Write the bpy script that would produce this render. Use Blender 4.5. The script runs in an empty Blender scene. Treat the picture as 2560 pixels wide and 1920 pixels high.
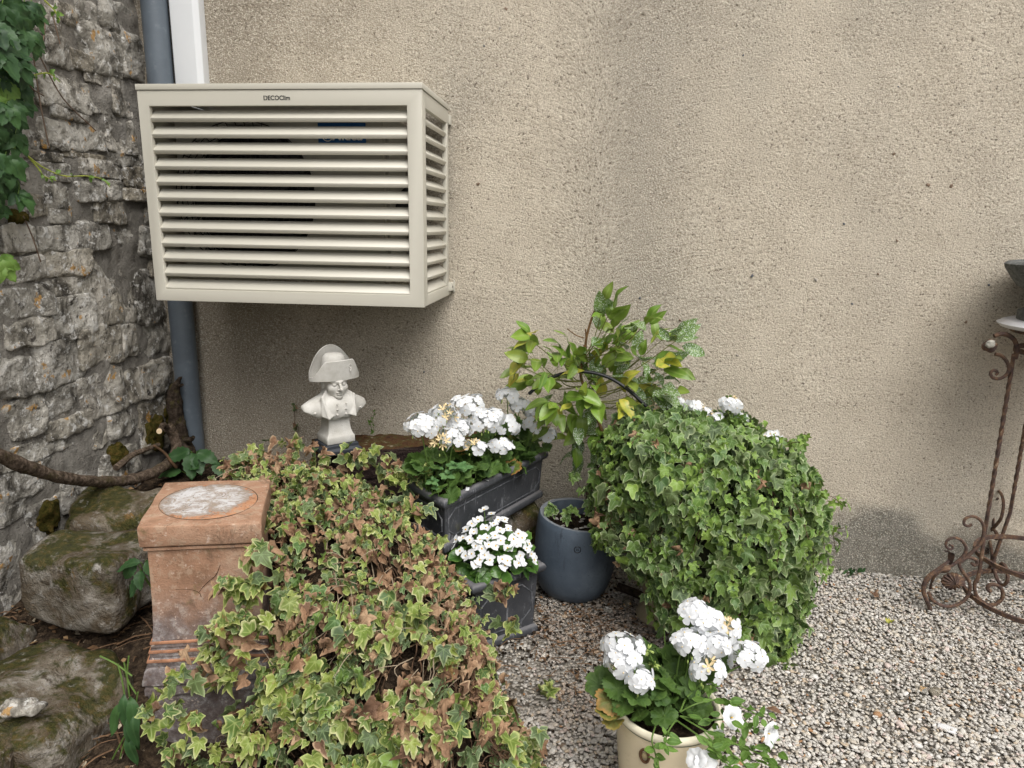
import bpy, bmesh, math, random
import numpy as np
from mathutils import Matrix, Vector

# ------------------------------------------------------------------ camera, sky, sun, exposure
scene = bpy.context.scene
COL = scene.collection
FPX, YAW, PITCH, ROLL = 1774.2, -0.1063, 0.2206, -0.0151
CAM = np.array([0.0, -2.95, 1.4326])


def cam_axes():
    cy, sy = math.cos(YAW), math.sin(YAW)
    f = np.array([sy * math.cos(PITCH), cy * math.cos(PITCH), -math.sin(PITCH)])
    r = np.array([cy, -sy, 0.0])
    d = np.cross(f, r)
    c, s = math.cos(ROLL), math.sin(ROLL)
    return np.array([c * r + s * d, -s * r + c * d, f])


AX = cam_axes()
cam = bpy.data.cameras.new('camera')
cam.sensor_fit = 'HORIZONTAL'
cam.sensor_width = 36.0
cam.lens = FPX / 2560 * 36
cam.clip_start = 0.02
cam.clip_end = 400
camo = bpy.data.objects.new('camera', cam)
COL.objects.link(camo)
camo.matrix_world = Matrix(((AX[0][0], -AX[1][0], -AX[2][0], CAM[0]), (AX[0][1], -AX[1][1], -AX[2][1], CAM[1]),
                            (AX[0][2], -AX[1][2], -AX[2][2], CAM[2]), (0, 0, 0, 1)))
scene.camera = camo

SUN_ELEV, SUN_AZ = 57.0, 150.0       # azimuth measured clockwise from +Y (into the wall); the light comes from behind the camera's right shoulder
world = bpy.data.worlds.new('World')
scene.world = world
world.use_nodes = True
wn = world.node_tree
bg = wn.nodes['Background']
sky = wn.nodes.new('ShaderNodeTexSky')
sky.sky_type = 'NISHITA'
sky.sun_disc = False
sky.sun_elevation = math.radians(SUN_ELEV)
sky.sun_rotation = math.radians(SUN_AZ)
sky.air_density = 1.0
sky.dust_density = 6.0
sky.ozone_density = 1.0
hs = wn.nodes.new('ShaderNodeHueSaturation')
hs.inputs['Saturation'].default_value = 0.25      # thin cloud: a paler sky everywhere
wn.links.new(sky.outputs[0], hs.inputs['Color'])
wn.links.new(hs.outputs[0], bg.inputs[0])
bg.inputs[1].default_value = 0.135
sun = bpy.data.lights.new('sun', 'SUN')
sun.energy = 1.75
sun.angle = math.radians(50)
sun.color = (1.0, 0.965, 0.915)
suno = bpy.data.objects.new('sun', sun)
COL.objects.link(suno)
e_, a_ = math.radians(SUN_ELEV), math.radians(SUN_AZ)
sd = Vector((math.sin(a_) * math.cos(e_), math.cos(a_) * math.cos(e_), math.sin(e_)))
suno.rotation_euler = sd.to_track_quat('Z', 'Y').to_euler()
suno.location = (2, -4, 6)
vs = scene.view_settings
scene.display_settings.display_device = 'sRGB'
vs.view_transform = 'Standard'
vs.look = 'None'
vs.gamma = 1.0
vs.use_curve_mapping = False
vs.exposure = 0.33
scene.cycles.max_bounces = 6
scene.cycles.diffuse_bounces = 4
scene.cycles.use_denoising = True

rng = np.random.default_rng(7)
random.seed(7)
PI = math.pi


# ------------------------------------------------------------------ measuring helpers: where a line of sight meets a plane of the place
def ray(u, v):
    return np.array([(u - 1280) / FPX, (v - 960) / FPX, 1.0]) @ AX


def on_y(u, v, y):
    r = ray(u, v)
    return CAM + r * ((y - CAM[1]) / r[1])


def on_z(u, v, z):
    r = ray(u, v)
    return CAM + r * ((z - CAM[2]) / r[2])


def on_x(u, v, x):
    r = ray(u, v)
    return CAM + r * ((x - CAM[0]) / r[0])


def project(P):
    q = (np.asarray(P, float) - CAM) @ AX.T
    return np.stack([1280 + FPX * q[..., 0] / q[..., 2], 960 + FPX * q[..., 1] / q[..., 2]], -1), q[..., 2]


# ------------------------------------------------------------------ noise
def _hash(ix, iy, iz, seed):
    h = (ix * 374761393 + iy * 668265263 + iz * 2147483647 + seed * 1274126177) & 0xFFFFFFFF
    h = ((h ^ (h >> 13)) * 1274126177) & 0xFFFFFFFF
    h = h ^ (h >> 16)
    return (h & 0xFFFF) / 65535.0


def vnoise(P, scale=1.0, seed=0):
    P = np.asarray(P, float) * scale + 1000.0
    i = np.floor(P).astype(np.int64)
    f = P - i
    f = f * f * (3 - 2 * f)
    out = 0
    for dx in (0, 1):
        for dy in (0, 1):
            for dz in (0, 1):
                w = (f[..., 0] if dx else 1 - f[..., 0]) * (f[..., 1] if dy else 1 - f[..., 1]) * (f[..., 2] if dz else 1 - f[..., 2])
                out = out + w * _hash(i[..., 0] + dx, i[..., 1] + dy, i[..., 2] + dz, seed)
    return out * 2 - 1


def fbm(P, scale=1.0, octaves=4, seed=0, gain=.5):
    a, s, o = 1.0, scale, 0
    for k in range(octaves):
        o = o + a * vnoise(P, s, seed + k * 17)
        a *= gain
        s *= 2.03
    return o


# ------------------------------------------------------------------ mesh helpers
def mk(name, V, F, mats, midx=None, smooth=True, attrs=None, cols=None):
    me = bpy.data.meshes.new(name)
    V = np.asarray(V, np.float32)
    if isinstance(F, np.ndarray):
        n, k = F.shape
        me.vertices.add(len(V))
        me.vertices.foreach_set('co', V.ravel())
        me.loops.add(n * k)
        me.loops.foreach_set('vertex_index', F.astype(np.int32).ravel())
        me.polygons.add(n)
        me.polygons.foreach_set('loop_start', np.arange(0, n * k, k, dtype=np.int32))
        me.update(calc_edges=True)
    else:
        me.from_pydata(V.tolist(), [], [list(map(int, f)) for f in F])
        me.update()
    if not isinstance(mats, (list, tuple)):
        mats = [mats]
    for m in mats:
        me.materials.append(m)
    np_ = len(me.polygons)
    if midx is not None:
        me.polygons.foreach_set('material_index', np.asarray(midx, np.int32))
    me.polygons.foreach_set('use_smooth', np.full(np_, bool(smooth)))
    for k, a in (attrs or {}).items():
        at = me.attributes.new(k, 'FLOAT', 'POINT')
        at.data.foreach_set('value', np.asarray(a, np.float32))
    if cols is not None:
        at = me.attributes.new('Col', 'FLOAT_COLOR', 'POINT')
        c4 = np.ones((len(V), 4), np.float32)
        c4[:, :3] = cols
        at.data.foreach_set('color', c4.ravel())
    me.update()
    return me


def bevel(me, w, seg=2, ang=35):
    bm = bmesh.new()
    bm.from_mesh(me)
    bmesh.ops.remove_doubles(bm, verts=bm.verts, dist=1e-6)
    bmesh.ops.recalc_face_normals(bm, faces=bm.faces)
    ed = [e for e in bm.edges if len(e.link_faces) == 2 and e.calc_face_angle(0) > math.radians(ang)]
    bmesh.ops.bevel(bm, geom=ed, offset=w, segments=seg, profile=0.6, affect='EDGES', clamp_overlap=True)
    for f in bm.faces:
        f.smooth = True
    bm.to_mesh(me)
    bm.free()
    me.set_sharp_from_angle(angle=math.radians(40))
    return me


class MB:
    """Collects shapes into one mesh."""

    def __init__(s):
        s.V, s.F, s.M, s.n = [], [], [], 0

    def add(s, V, F, m=0):
        V = np.asarray(V, float)
        s.V.append(V)
        s.F += [[int(i) + s.n for i in f] for f in F]
        s.M += [m] * len(F)
        s.n += len(V)
        return s

    def box(s, lo, hi, m=0, R=None, c=None):
        lo, hi = np.minimum(lo, hi), np.maximum(lo, hi)
        V = np.array([[(lo, hi)[i][0], (lo, hi)[j][1], (lo, hi)[k][2]] for i in (0, 1) for j in (0, 1) for k in (0, 1)], float)
        if R is not None:
            V = V @ np.asarray(R).T + (0 if c is None else np.asarray(c))
        return s.add(V, [(0, 1, 3, 2), (4, 6, 7, 5), (0, 4, 5, 1), (2, 3, 7, 6), (0, 2, 6, 4), (1, 5, 7, 3)], m)

    def hull8(s, B, T, m=0):
        n = len(B)
        V = np.vstack([B, T])
        F = [list(range(n))[::-1], list(range(n, 2 * n))] + [(i, (i + 1) % n, n + (i + 1) % n, n + i) for i in range(n)]
        return s.add(V, F, m)

    def tube(s, P, r, k=6, m=0, cap=True, tip=False):
        P = np.asarray(P, float)
        n = len(P)
        r = np.full(n, r) if np.isscalar(r) else np.asarray(r, float)
        T = np.gradient(P, axis=0)
        T /= np.linalg.norm(T, axis=1)[:, None] + 1e-12
        a = np.array([0, 0, 1.0]) if abs(T[0][2]) < .9 else np.array([1.0, 0, 0])
        rings = []
        u = np.cross(T[0], a)
        u /= np.linalg.norm(u)
        ang = np.arange(k) * 2 * PI / k
        for i in range(n):
            u = u - T[i] * (u @ T[i])
            u /= np.linalg.norm(u) + 1e-12
            w = np.cross(T[i], u)
            rings.append(P[i] + r[i] * (np.cos(ang)[:, None] * u + np.sin(ang)[:, None] * w))
        V = np.vstack(rings)
        F = []
        for i in range(n - 1):
            for j in range(k):
                F.append((i * k + j, i * k + (j + 1) % k, (i + 1) * k + (j + 1) % k, (i + 1) * k + j))
        if cap:
            F.append(tuple(range(k))[::-1])
            F.append(tuple((n - 1) * k + j for j in range(k)))
        return s.add(V, F, m)

    def loft(s, rings, m=0, cap0=True, cap1=True, closed=True):
        k = len(rings[0])
        V = np.vstack(rings)
        F = []
        for i in range(len(rings) - 1):
            for j in range(k if closed else k - 1):
                F.append((i * k + j, i * k + (j + 1) % k, (i + 1) * k + (j + 1) % k, (i + 1) * k + j))
        if cap0:
            F.append(tuple(range(k))[::-1])
        if cap1:
            F.append(tuple((len(rings) - 1) * k + j for j in range(k)))
        return s.add(V, F, m)

    def lathe(s, prof, k=32, c=(0, 0, 0), m=0, cap0=True, cap1=True, R=None, wob=0):
        ang = np.arange(k) * 2 * PI / k
        rings = []
        for r, z in prof:
            q = np.stack([r * np.cos(ang), r * np.sin(ang), np.full(k, z)], 1)
            if wob:
                q[:, :2] *= 1 + wob * vnoise(q, 9, 3)[:, None]
            if R is not None:
                q = q @ np.asarray(R).T
            rings.append(q + np.asarray(c))
        return s.loft(rings, m, cap0, cap1)

    def grid(s, G, m=0):
        a, b = G.shape[:2]
        F = [(i * b + j, i * b + j + 1, (i + 1) * b + j + 1, (i + 1) * b + j) for i in range(a - 1) for j in range(b - 1)]
        return s.add(G.reshape(-1, 3), F, m)

    def mesh(s, name, mats, smooth=True, bev=0, seg=2, attrs=None):
        me = mk(name, np.vstack(s.V), s.F, mats, s.M, smooth, attrs)
        if bev:
            bevel(me, bev, seg)
        elif smooth:
            me.set_sharp_from_angle(angle=math.radians(42))
        return me


def rotz(a):
    c, s = math.cos(a), math.sin(a)
    return np.array([[c, -s, 0], [s, c, 0], [0, 0, 1.0]])


def rotx(a):
    c, s = math.cos(a), math.sin(a)
    return np.array([[1.0, 0, 0], [0, c, -s], [0, s, c]])


def roty(a):
    c, s = math.cos(a), math.sin(a)
    return np.array([[c, 0, s], [0, 1.0, 0], [-s, 0, c]])


def spline(P, n=40):
    """Catmull-Rom through the points."""
    P = np.asarray(P, float)
    Q = np.vstack([2 * P[0] - P[1], P, 2 * P[-1] - P[-2]])
    t = np.linspace(0, len(P) - 1 - 1e-9, n)
    i = t.astype(int)
    f = (t - i)[:, None]
    a, b, c, d = Q[i], Q[i + 1], Q[i + 2], Q[i + 3]
    return .5 * (2 * b + (c - a) * f + (2 * a - 5 * b + 4 * c - d) * f ** 2 + (3 * b - a - 3 * c + d) * f ** 3)


def rock(size, n=8, seed=0, rough=.12, pw=4.0, fscale=2.2):
    """A rounded, uneven block: cube grid pushed to a superellipsoid and roughened. Returns V, F."""
    V, F, idx = [], [], {}
    g = np.linspace(-1, 1, n + 1)

    def vid(p):
        k = tuple(np.round(p, 5))
        if k not in idx:
            idx[k] = len(V)
            V.append(p)
        return idx[k]
    for ax in range(3):
        for sg in (-1, 1):
            for i in range(n):
                for j in range(n):
                    q = []
                    for di, dj in ((0, 0), (1, 0), (1, 1), (0, 1)):
                        p = np.zeros(3)
                        p[ax] = sg
                        p[(ax + 1) % 3] = g[i + di]
                        p[(ax + 2) % 3] = g[j + dj]
                        q.append(vid(p))
                    F.append(q if sg > 0 else q[::-1])
    V = np.array(V)
    L = (np.abs(V) ** pw).sum(1) ** (1 / pw)
    V = V / L[:, None]
    sz = np.asarray(size) / 2
    W = V * sz
    nrm = V / (np.linalg.norm(V, axis=1)[:, None])
    S = float(np.min(sz))
    off = np.array([seed * 3.1, seed * 1.7, seed * 2.3])
    d = fbm(W / S + off, fscale * .5, 4, seed)
    W = W + nrm * (d * rough * S)[:, None]
    # shift corners so that no two stones have the same outline
    for a in range(3):
        W[:, a] += rough * .9 * S * vnoise(W / S + off + 50 * a, .8, seed + a)
    return W, F


# ------------------------------------------------------------------ scene helpers
def setp(o, label=None, cat=None, group=None, kind=None):
    if label:
        o['label'] = label
    if cat:
        o['category'] = cat
    if group:
        o['group'] = group
    if kind:
        o['kind'] = kind
    return o


ROOT = {}


def thing(name, label, cat, loc=(0, 0, 0), group=None, kind=None):
    """An Empty at the thing's base that parents its parts."""
    o = bpy.data.objects.new(name, None)
    o.empty_display_size = .05
    COL.objects.link(o)
    o.location = tuple(float(x) for x in loc)
    ROOT[o.name] = Matrix.Translation(o.location)
    return setp(o, label, cat, group, kind)


def obj(name, me, parent=None, M=None, label=None, cat=None, group=None, kind=None):
    """One mesh object; vertices are in world coordinates unless M (a world matrix) places it."""
    o = bpy.data.objects.new(name, me)
    COL.objects.link(o)
    w = M if M is not None else Matrix.Identity(4)
    if parent is not None:
        o.parent = parent
        o.matrix_parent_inverse = ROOT[parent.name].inverted()
    o.matrix_basis = w
    ROOT[o.name] = w.copy() if isinstance(w, Matrix) else w
    return setp(o, label, cat, group, kind)


def solid(name, me, label, cat, group=None, kind=None):
    """A thing that is one mesh: its origin goes to the middle of its base."""
    co = np.empty(len(me.vertices) * 3, np.float32)
    me.vertices.foreach_get('co', co)
    co = co.reshape(-1, 3)
    c = (co.min(0) + co.max(0)) / 2
    c[2] = co[:, 2].min()
    me.vertices.foreach_set('co', (co - c).ravel())
    me.update()
    return obj(name, me, None, Matrix.Translation(c.tolist()), label, cat, group, kind)


# ------------------------------------------------------------------ material helpers
class Mt:
    def __init__(s, name, rough=.7, spec=.3, coord='Object'):
        s.m = bpy.data.materials.new(name)
        s.m.use_nodes = True
        s.t = s.m.node_tree
        s.b = s.t.nodes['Principled BSDF']
        s.out = s.t.nodes['Material Output']
        s.b.inputs['Roughness'].default_value = rough
        s.b.inputs['Specular IOR Level'].default_value = spec
        s.co = s.n('ShaderNodeTexCoord').outputs[coord]

    def n(s, t, **kw):
        nd = s.t.nodes.new(t)
        for k, v in kw.items():
            setattr(nd, k, v)
        return nd

    def put(s, sock, v):
        if isinstance(v, bpy.types.NodeSocket):
            s.t.links.new(v, sock)
        elif isinstance(v, (tuple, list)):
            sock.default_value = tuple(v) + (1,) if len(v) == 3 and sock.type == 'RGBA' else v
        else:
            sock.default_value = v

    def noise(s, scale, detail=4, rough=.55, vec=None, dist=0, out='Fac'):
        nd = s.n('ShaderNodeTexNoise')
        s.put(nd.inputs['Vector'], vec or s.co)
        nd.inputs['Scale'].default_value = scale
        nd.inputs['Detail'].default_value = detail
        nd.inputs['Roughness'].default_value = rough
        nd.inputs['Distortion'].default_value = dist
        return nd.outputs[out]

    def vor(s, scale, feature='F1', out='Distance', vec=None, rnd=1):
        nd = s.n('ShaderNodeTexVoronoi', feature=feature)
        s.put(nd.inputs['Vector'], vec or s.co)
        nd.inputs['Scale'].default_value = scale
        nd.inputs['Randomness'].default_value = rnd
        return nd.outputs[out]

    def ramp(s, fac, stops, interp='LINEAR'):
        nd = s.n('ShaderNodeValToRGB')
        cr = nd.color_ramp
        cr.interpolation = interp
        if len(stops) == 1:
            stops = [(0, stops[0][1]), (1, stops[0][1])]
        while len(cr.elements) < len(stops):
            cr.elements.new(.5)
        for e, (p, c) in zip(cr.elements, stops):
            e.position = p
            e.color = (c, c, c, 1) if np.isscalar(c) else tuple(c) + (1,)
        s.put(nd.inputs['Fac'], fac)
        return nd.outputs['Color']

    def step(s, fac, lo, hi):
        nd = s.n('ShaderNodeMapRange', interpolation_type='SMOOTHSTEP')
        s.put(nd.inputs[0], fac)
        nd.inputs[1].default_value = lo
        nd.inputs[2].default_value = hi
        return nd.outputs[0]

    def mix(s, fac, a, b, mode='MIX'):
        nd = s.n('ShaderNodeMix', data_type='RGBA', blend_type=mode)
        s.put(nd.inputs[0], fac)
        s.put(nd.inputs[6], a)
        s.put(nd.inputs[7], b)
        return nd.outputs[2]

    def math(s, op, a, b=0.0, clamp=False):
        nd = s.n('ShaderNodeMath', operation=op, use_clamp=clamp)
        s.put(nd.inputs[0], a)
        s.put(nd.inputs[1], b)
        return nd.outputs[0]

    def scaled(s, sc, vec=None):
        nd = s.n('ShaderNodeMapping')
        s.put(nd.inputs['Vector'], vec or s.co)
        nd.inputs['Scale'].default_value = sc
        return nd.outputs[0]

    def axis(s, k, vec=None):
        nd = s.n('ShaderNodeSeparateXYZ')
        s.put(nd.inputs[0], vec or s.co)
        return nd.outputs[k]

    def normal(s, k=2):
        nd = s.n('ShaderNodeNewGeometry')
        return s.axis(k, nd.outputs['Normal'])

    def attr(s, name, out='Fac'):
        nd = s.n('ShaderNodeAttribute', attribute_name=name)
        return nd.outputs[out]

    def rnd(s):
        return s.n('ShaderNodeObjectInfo').outputs['Random']

    def bump(s, h, strength=.5, dist=.01, prev=None):
        nd = s.n('ShaderNodeBump')
        s.put(nd.inputs['Height'], h)
        nd.inputs['Strength'].default_value = strength
        nd.inputs['Distance'].default_value = dist
        if prev is not None:
            s.put(nd.inputs['Normal'], prev)
        s.put(s.b.inputs['Normal'], nd.outputs[0])
        return nd.outputs[0]

    def color(s, v):
        s.put(s.b.inputs['Base Color'], v)
        return s

    def transl(s, col, fac=.25):
        tr = s.n('ShaderNodeBsdfTranslucent')
        s.put(tr.inputs['Color'], col)
        mx = s.n('ShaderNodeMixShader')
        mx.inputs[0].default_value = fac
        s.t.links.new(s.b.outputs[0], mx.inputs[1])
        s.t.links.new(tr.outputs[0], mx.inputs[2])
        s.t.links.new(mx.outputs[0], s.out.inputs['Surface'])
        return s

# ------------------------------------------------------------------ materials
def m_roughcast():
    g = Mt('roughcast', .92, .15)
    P = g.n('ShaderNodeNewGeometry').outputs['Position']
    x, z = g.axis(0, P), g.axis(2, P)
    big = g.noise(1.1, 4, .6, P)
    mid = g.noise(6, 5, .7, P)
    edge = g.noise(3.0, 4, .6, P)
    soft = g.noise(1.4, 3, .5, P)
    grain = g.noise(150, 4, .75, g.scaled((1, 1, 1.25), P))
    pit = g.noise(72, 3, .62, g.scaled((1, 1, 1.3), P))
    lump = g.noise(42, 3, .6, P)
    base = g.ramp(mid, [(.3, (.52, .455, .36)), (.52, (.60, .53, .425)), (.75, (.66, .59, .48))])
    base = g.mix(g.math('MULTIPLY', g.step(big, .52, .72), .8), base, (.50, .455, .375))
    # rain stains running down from above
    for cx, w, am, lo in ((.20, .46, .68, .26), (-.62, .34, .45, .40), (1.05, .26, .30, .42), (1.55, .3, .3, .45)):
        xs = g.math('ABSOLUTE', g.math('SUBTRACT', g.math('ADD', x, g.math('MULTIPLY', soft, .55)), cx + .27))
        st = g.math('MULTIPLY', g.math('SUBTRACT', 1.0, g.step(xs, .0, w)), g.step(g.math('ADD', g.noise(2.3, 6, .75, P), g.math('MULTIPLY', z, .07)), lo, lo + .38))
        base = g.mix(g.math('MULTIPLY', st, am), base, (.33, .30, .25))
    # shade of the stone wall corner painted into the colour, with some damp grime
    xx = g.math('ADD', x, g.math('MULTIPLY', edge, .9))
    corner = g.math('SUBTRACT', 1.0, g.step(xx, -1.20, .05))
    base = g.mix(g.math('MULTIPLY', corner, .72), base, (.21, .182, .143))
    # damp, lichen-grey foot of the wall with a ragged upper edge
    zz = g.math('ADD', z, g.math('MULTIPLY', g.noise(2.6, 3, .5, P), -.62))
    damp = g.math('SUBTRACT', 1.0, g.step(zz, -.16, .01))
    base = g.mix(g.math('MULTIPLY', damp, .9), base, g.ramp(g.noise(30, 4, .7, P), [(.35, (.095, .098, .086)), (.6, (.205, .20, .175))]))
    # grit: pale grains, brown pits
    base = g.mix(g.math('MULTIPLY', g.step(grain, .50, .64), .72), base, (.78, .72, .605))
    base = g.mix(g.math('MULTIPLY', g.step(grain, .48, .36), .72), base, (.27, .222, .163))
    base = g.mix(g.math('MULTIPLY', g.step(pit, .41, .31), .85), base, (.135, .108, .08))
    base = g.mix(g.math('MULTIPLY', g.step(g.noise(46, 2, .5, P), .72, .76), .8), base, (.12, .095, .075))
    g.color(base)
    h = g.math('ADD', g.math('MULTIPLY', grain, 1.1), g.math('ADD', g.math('MULTIPLY', pit, .8), g.math('MULTIPLY', lump, .55)))
    g.bump(h, .85, .010)
    return g.m


def stone_cols(g, P, moss=0.0, warm=0.0):
    r = g.rnd()
    a = g.noise(9, 6, .68, P, .6)
    b = g.noise(28, 5, .7, P)
    c = g.noise(70, 4, .7, P)
    base = g.ramp(a, [(.33, (.052, .049, .043)), (.42, (.17, .162, .144)), (.52, (.36, .35, .32)), (.65, (.58, .57, .54))])
    tint = g.ramp(r, [(0, (.72, .66, .56)), (.35, (1, .97, .92)), (.7, (.80, .78, .75)), (1, (1.05, 1.0, .93))])
    base = g.mix(1.0, base, tint, 'MULTIPLY')
    base = g.mix(g.math('MULTIPLY', g.step(b, .53, .62), .8), base, (.62, .61, .58))       # pale crust lichen
    base = g.mix(g.step(g.noise(16, 5, .7, P, .4), .57, .68), base, (.062, .055, .047))         # black algae
    base = g.mix(g.math('MULTIPLY', g.step(c, .60, .70), .8), base, (.05, .045, .04))
    base = g.mix(g.math('MULTIPLY', g.step(g.noise(90, 3, .6, P), .60, .70), .6), base, (.60, .58, .54))
    o = g.math('MULTIPLY', g.step(g.noise(14, 3, .55, P), .62, .66), g.step(g.noise(60, 3, .6, P), .40, .55))
    base = g.mix(g.math('MULTIPLY', o, .85), base, (.40, .215, .045))                             # orange lichen
    return base, a, b, c


def m_stone():
    g = Mt('limestone', .9, .2)
    P = g.n('ShaderNodeNewGeometry').outputs['Position']
    base, a, b, c = stone_cols(g, P)
    # moss low down near the corner
    g.color(base)
    h = g.math('ADD', g.math('MULTIPLY', a, 1.0), g.math('ADD', g.math('MULTIPLY', b, .6), g.math('MULTIPLY', c, .35)))
    h = g.math('ADD', h, g.math('MULTIPLY', g.vor(24, 'F1', vec=P), .4))
    g.bump(h, 1.0, .02)
    return g.m


def m_mortar():
    g = Mt('lime_mortar', .95, .1)
    P = g.n('ShaderNodeNewGeometry').outputs['Position']
    a = g.noise(14, 6, .7, P)
    f = g.noise(160, 3, .7, P)
    base = g.ramp(a, [(.3, (.12, .111, .096)), (.5, (.23, .215, .19)), (.7, (.34, .322, .288))])
    base = g.mix(g.step(f, .58, .7), base, (.36, .33, .29))
    base = g.mix(g.step(g.noise(110, 3, .6, P), .62, .7), base, (.06, .052, .043))
    g.color(base)
    g.bump(g.math('ADD', a, g.math('MULTIPLY', f, .5)), 1.0, .014)
    return g.m


def m_boulder():
    g = Mt('mossy_boulder_stone', .95, .12)
    P = g.n('ShaderNodeNewGeometry').outputs['Position']
    base, a, b, c = stone_cols(g, P)
    base = g.mix(.56, base, (.064, .047, .029), 'MIX')
    brown = g.step(g.noise(6, 5, .7, P, .5), .40, .58)
    base = g.mix(g.math('MULTIPLY', brown, .62), base, (.070, .046, .022))
    nz = g.normal(2)
    m = g.math('ADD', g.noise(7, 5, .72, P, .4), g.math('MULTIPLY', nz, .10))
    moss = g.step(m, .52, .62)
    mc = g.ramp(g.noise(50, 4, .7, P), [(.3, (.016, .018, .006)), (.5, (.042, .044, .011)), (.62, (.075, .055, .018)), (.75, (.13, .12, .038))])
    base = g.mix(g.math('MULTIPLY', moss, .93), base, mc)
    base = g.mix(g.math('MULTIPLY', g.step(b, .61, .68), .42), base, (.36, .34, .30))
    g.color(base)
    h = g.math('ADD', a, g.math('ADD', g.math('MULTIPLY', b, .6), g.math('MULTIPLY', g.noise(120, 3, .7, P), .45)))
    g.bump(h, .9, .02)
    return g.m


def m_moss():
    g = Mt('moss', .98, .05)
    P = g.n('ShaderNodeNewGeometry').outputs['Position']
    g.color(g.ramp(g.noise(60, 4, .7, P), [(.3, (.03, .03, .008)), (.5, (.085, .075, .018)), (.65, (.15, .10, .03)), (.8, (.22, .15, .045))]))
    g.bump(g.noise(160, 4, .75, P), 1.0, .02)
    return g.m


def m_soil(name='soil_litter', dark=1.0):
    g = Mt(name, .97, .08)
    P = g.n('ShaderNodeNewGeometry').outputs['Position']
    a = g.noise(40, 5, .7, P)
    c = [(.3, (.016, .011, .008)), (.5, (.045, .032, .022)), (.68, (.10, .07, .045)), (.8, (.20, .15, .10))]
    c = [(p, tuple(dark * x for x in q)) for p, q in c]
    base = g.ramp(a, c)
    base = g.mix(g.step(g.noise(90, 3, .6, P), .66, .72), base, (.34 * dark, .27 * dark, .19 * dark))
    g.color(base)
    g.bump(g.math('ADD', a, g.vor(70, vec=P)), 1.0, .015)
    return g.m


def m_gravel_bed():
    g = Mt('gravel_bed', .95, .1)
    P = g.n('ShaderNodeNewGeometry').outputs['Position']
    v = g.vor(85, vec=P)
    col = g.vor(85, out='Color', vec=P)
    k = g.axis(0, col)
    base = g.ramp(k, [(0, (.16, .145, .12)), (.4, (.32, .295, .26)), (.75, (.44, .41, .37)), (1, (.56, .54, .5))])
    base = g.mix(g.step(v, .5, .9), base, (.05, .042, .033))
    base = g.mix(.25, base, (.14, .118, .09))
    g.color(base)
    g.bump(g.math('MULTIPLY', v, -1), 1.0, .012)
    return g.m


def m_pebble():
    g = Mt('pebble', .72, .3)
    P = g.n('ShaderNodeNewGeometry').outputs['Position']
    c = g.attr('Col', 'Color')
    c = g.mix(1.0, c, g.ramp(g.noise(260, 3, .6, P), [(.3, .72), (.5, 1.0), (.7, 1.12)]), 'MULTIPLY')
    g.color(c)
    return g.m


def m_terracotta():
    g = Mt('terracotta', .88, .2)
    P = g.n('ShaderNodeNewGeometry').outputs['Position']
    a = g.noise(9, 5, .65, P)
    b = g.noise(34, 5, .7, P)
    f = g.noise(150, 3, .65, P)
    base = g.ramp(a, [(.3, (.22, .125, .078)), (.5, (.335, .195, .125)), (.7, (.42, .275, .19))])
    base = g.mix(g.math('MULTIPLY', g.step(b, .50, .62), .6), base, (.40, .29, .205))
    base = g.mix(g.math('MULTIPLY', g.step(g.noise(13, 6, .75, P, .6), .54, .66), .62), base, (.15, .095, .062))
    z = g.axis(2, P)
    zz = g.math('ADD', z, g.math('MULTIPLY', g.noise(8, 4, .6, P), -.32))
    low = g.math('SUBTRACT', 1.0, g.step(zz, .10, .36))
    soot = g.ramp(b, [(.36, (.055, .054, .060)), (.53, (.135, .132, .140)), (.68, (.34, .345, .355))])
    base = g.mix(g.math('MULTIPLY', low, .82), base, soot)
    base = g.mix(g.math('MULTIPLY', g.step(f, .60, .70), .6), base, (.12, .075, .05))
    base = g.mix(g.math('MULTIPLY', g.step(g.noise(60, 4, .7, P), .60, .7), .6), base, (.62, .50, .42))
    base = g.mix(g.math('MULTIPLY', g.step(g.noise(22, 5, .7, P), .60, .72), .55), base, (.15, .12, .055))
    g.color(base)
    g.bump(g.math('ADD', b, g.math('MULTIPLY', f, .6)), .55, .006)
    return g.m


def m_limewash():
    g = Mt('lime_deposit', .95, .1)
    P = g.n('ShaderNodeNewGeometry').outputs['Position']
    a = g.noise(21, 6, .78, P, .8)
    f = g.noise(120, 3, .7, P)
    dx = g.math('ADD', g.axis(0, P), 1.060 + .01)
    dy = g.math('ADD', g.axis(1, P), 1.150)
    rr = g.math('SQRT', g.math('ADD', g.math('MULTIPLY', dx, dx), g.math('MULTIPLY', dy, dy)))
    k = g.math('SUBTRACT', g.math('ADD', a, .10), g.math('MULTIPLY', g.step(rr, .085, .15), .26))
    terra = g.ramp(g.noise(40, 5, .7, P), [(.3, (.20, .105, .06)), (.5, (.40, .20, .11)), (.7, (.46, .27, .17))])
    base = g.mix(g.step(k, .40, .47), terra, (.30, .25, .21))
    base = g.mix(g.math('MULTIPLY', g.step(k, .50, .70), .8), base, (.60, .60, .61))
    base = g.mix(g.step(f, .60, .68), base, (.10, .085, .075))
    base = g.mix(g.math('MULTIPLY', g.step(g.noise(30, 5, .7, P), .56, .64), .6), base, (.33, .27, .20))
    g.color(base)
    g.bump(g.math('ADD', a, f), .5, .004)
    return g.m


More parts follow.
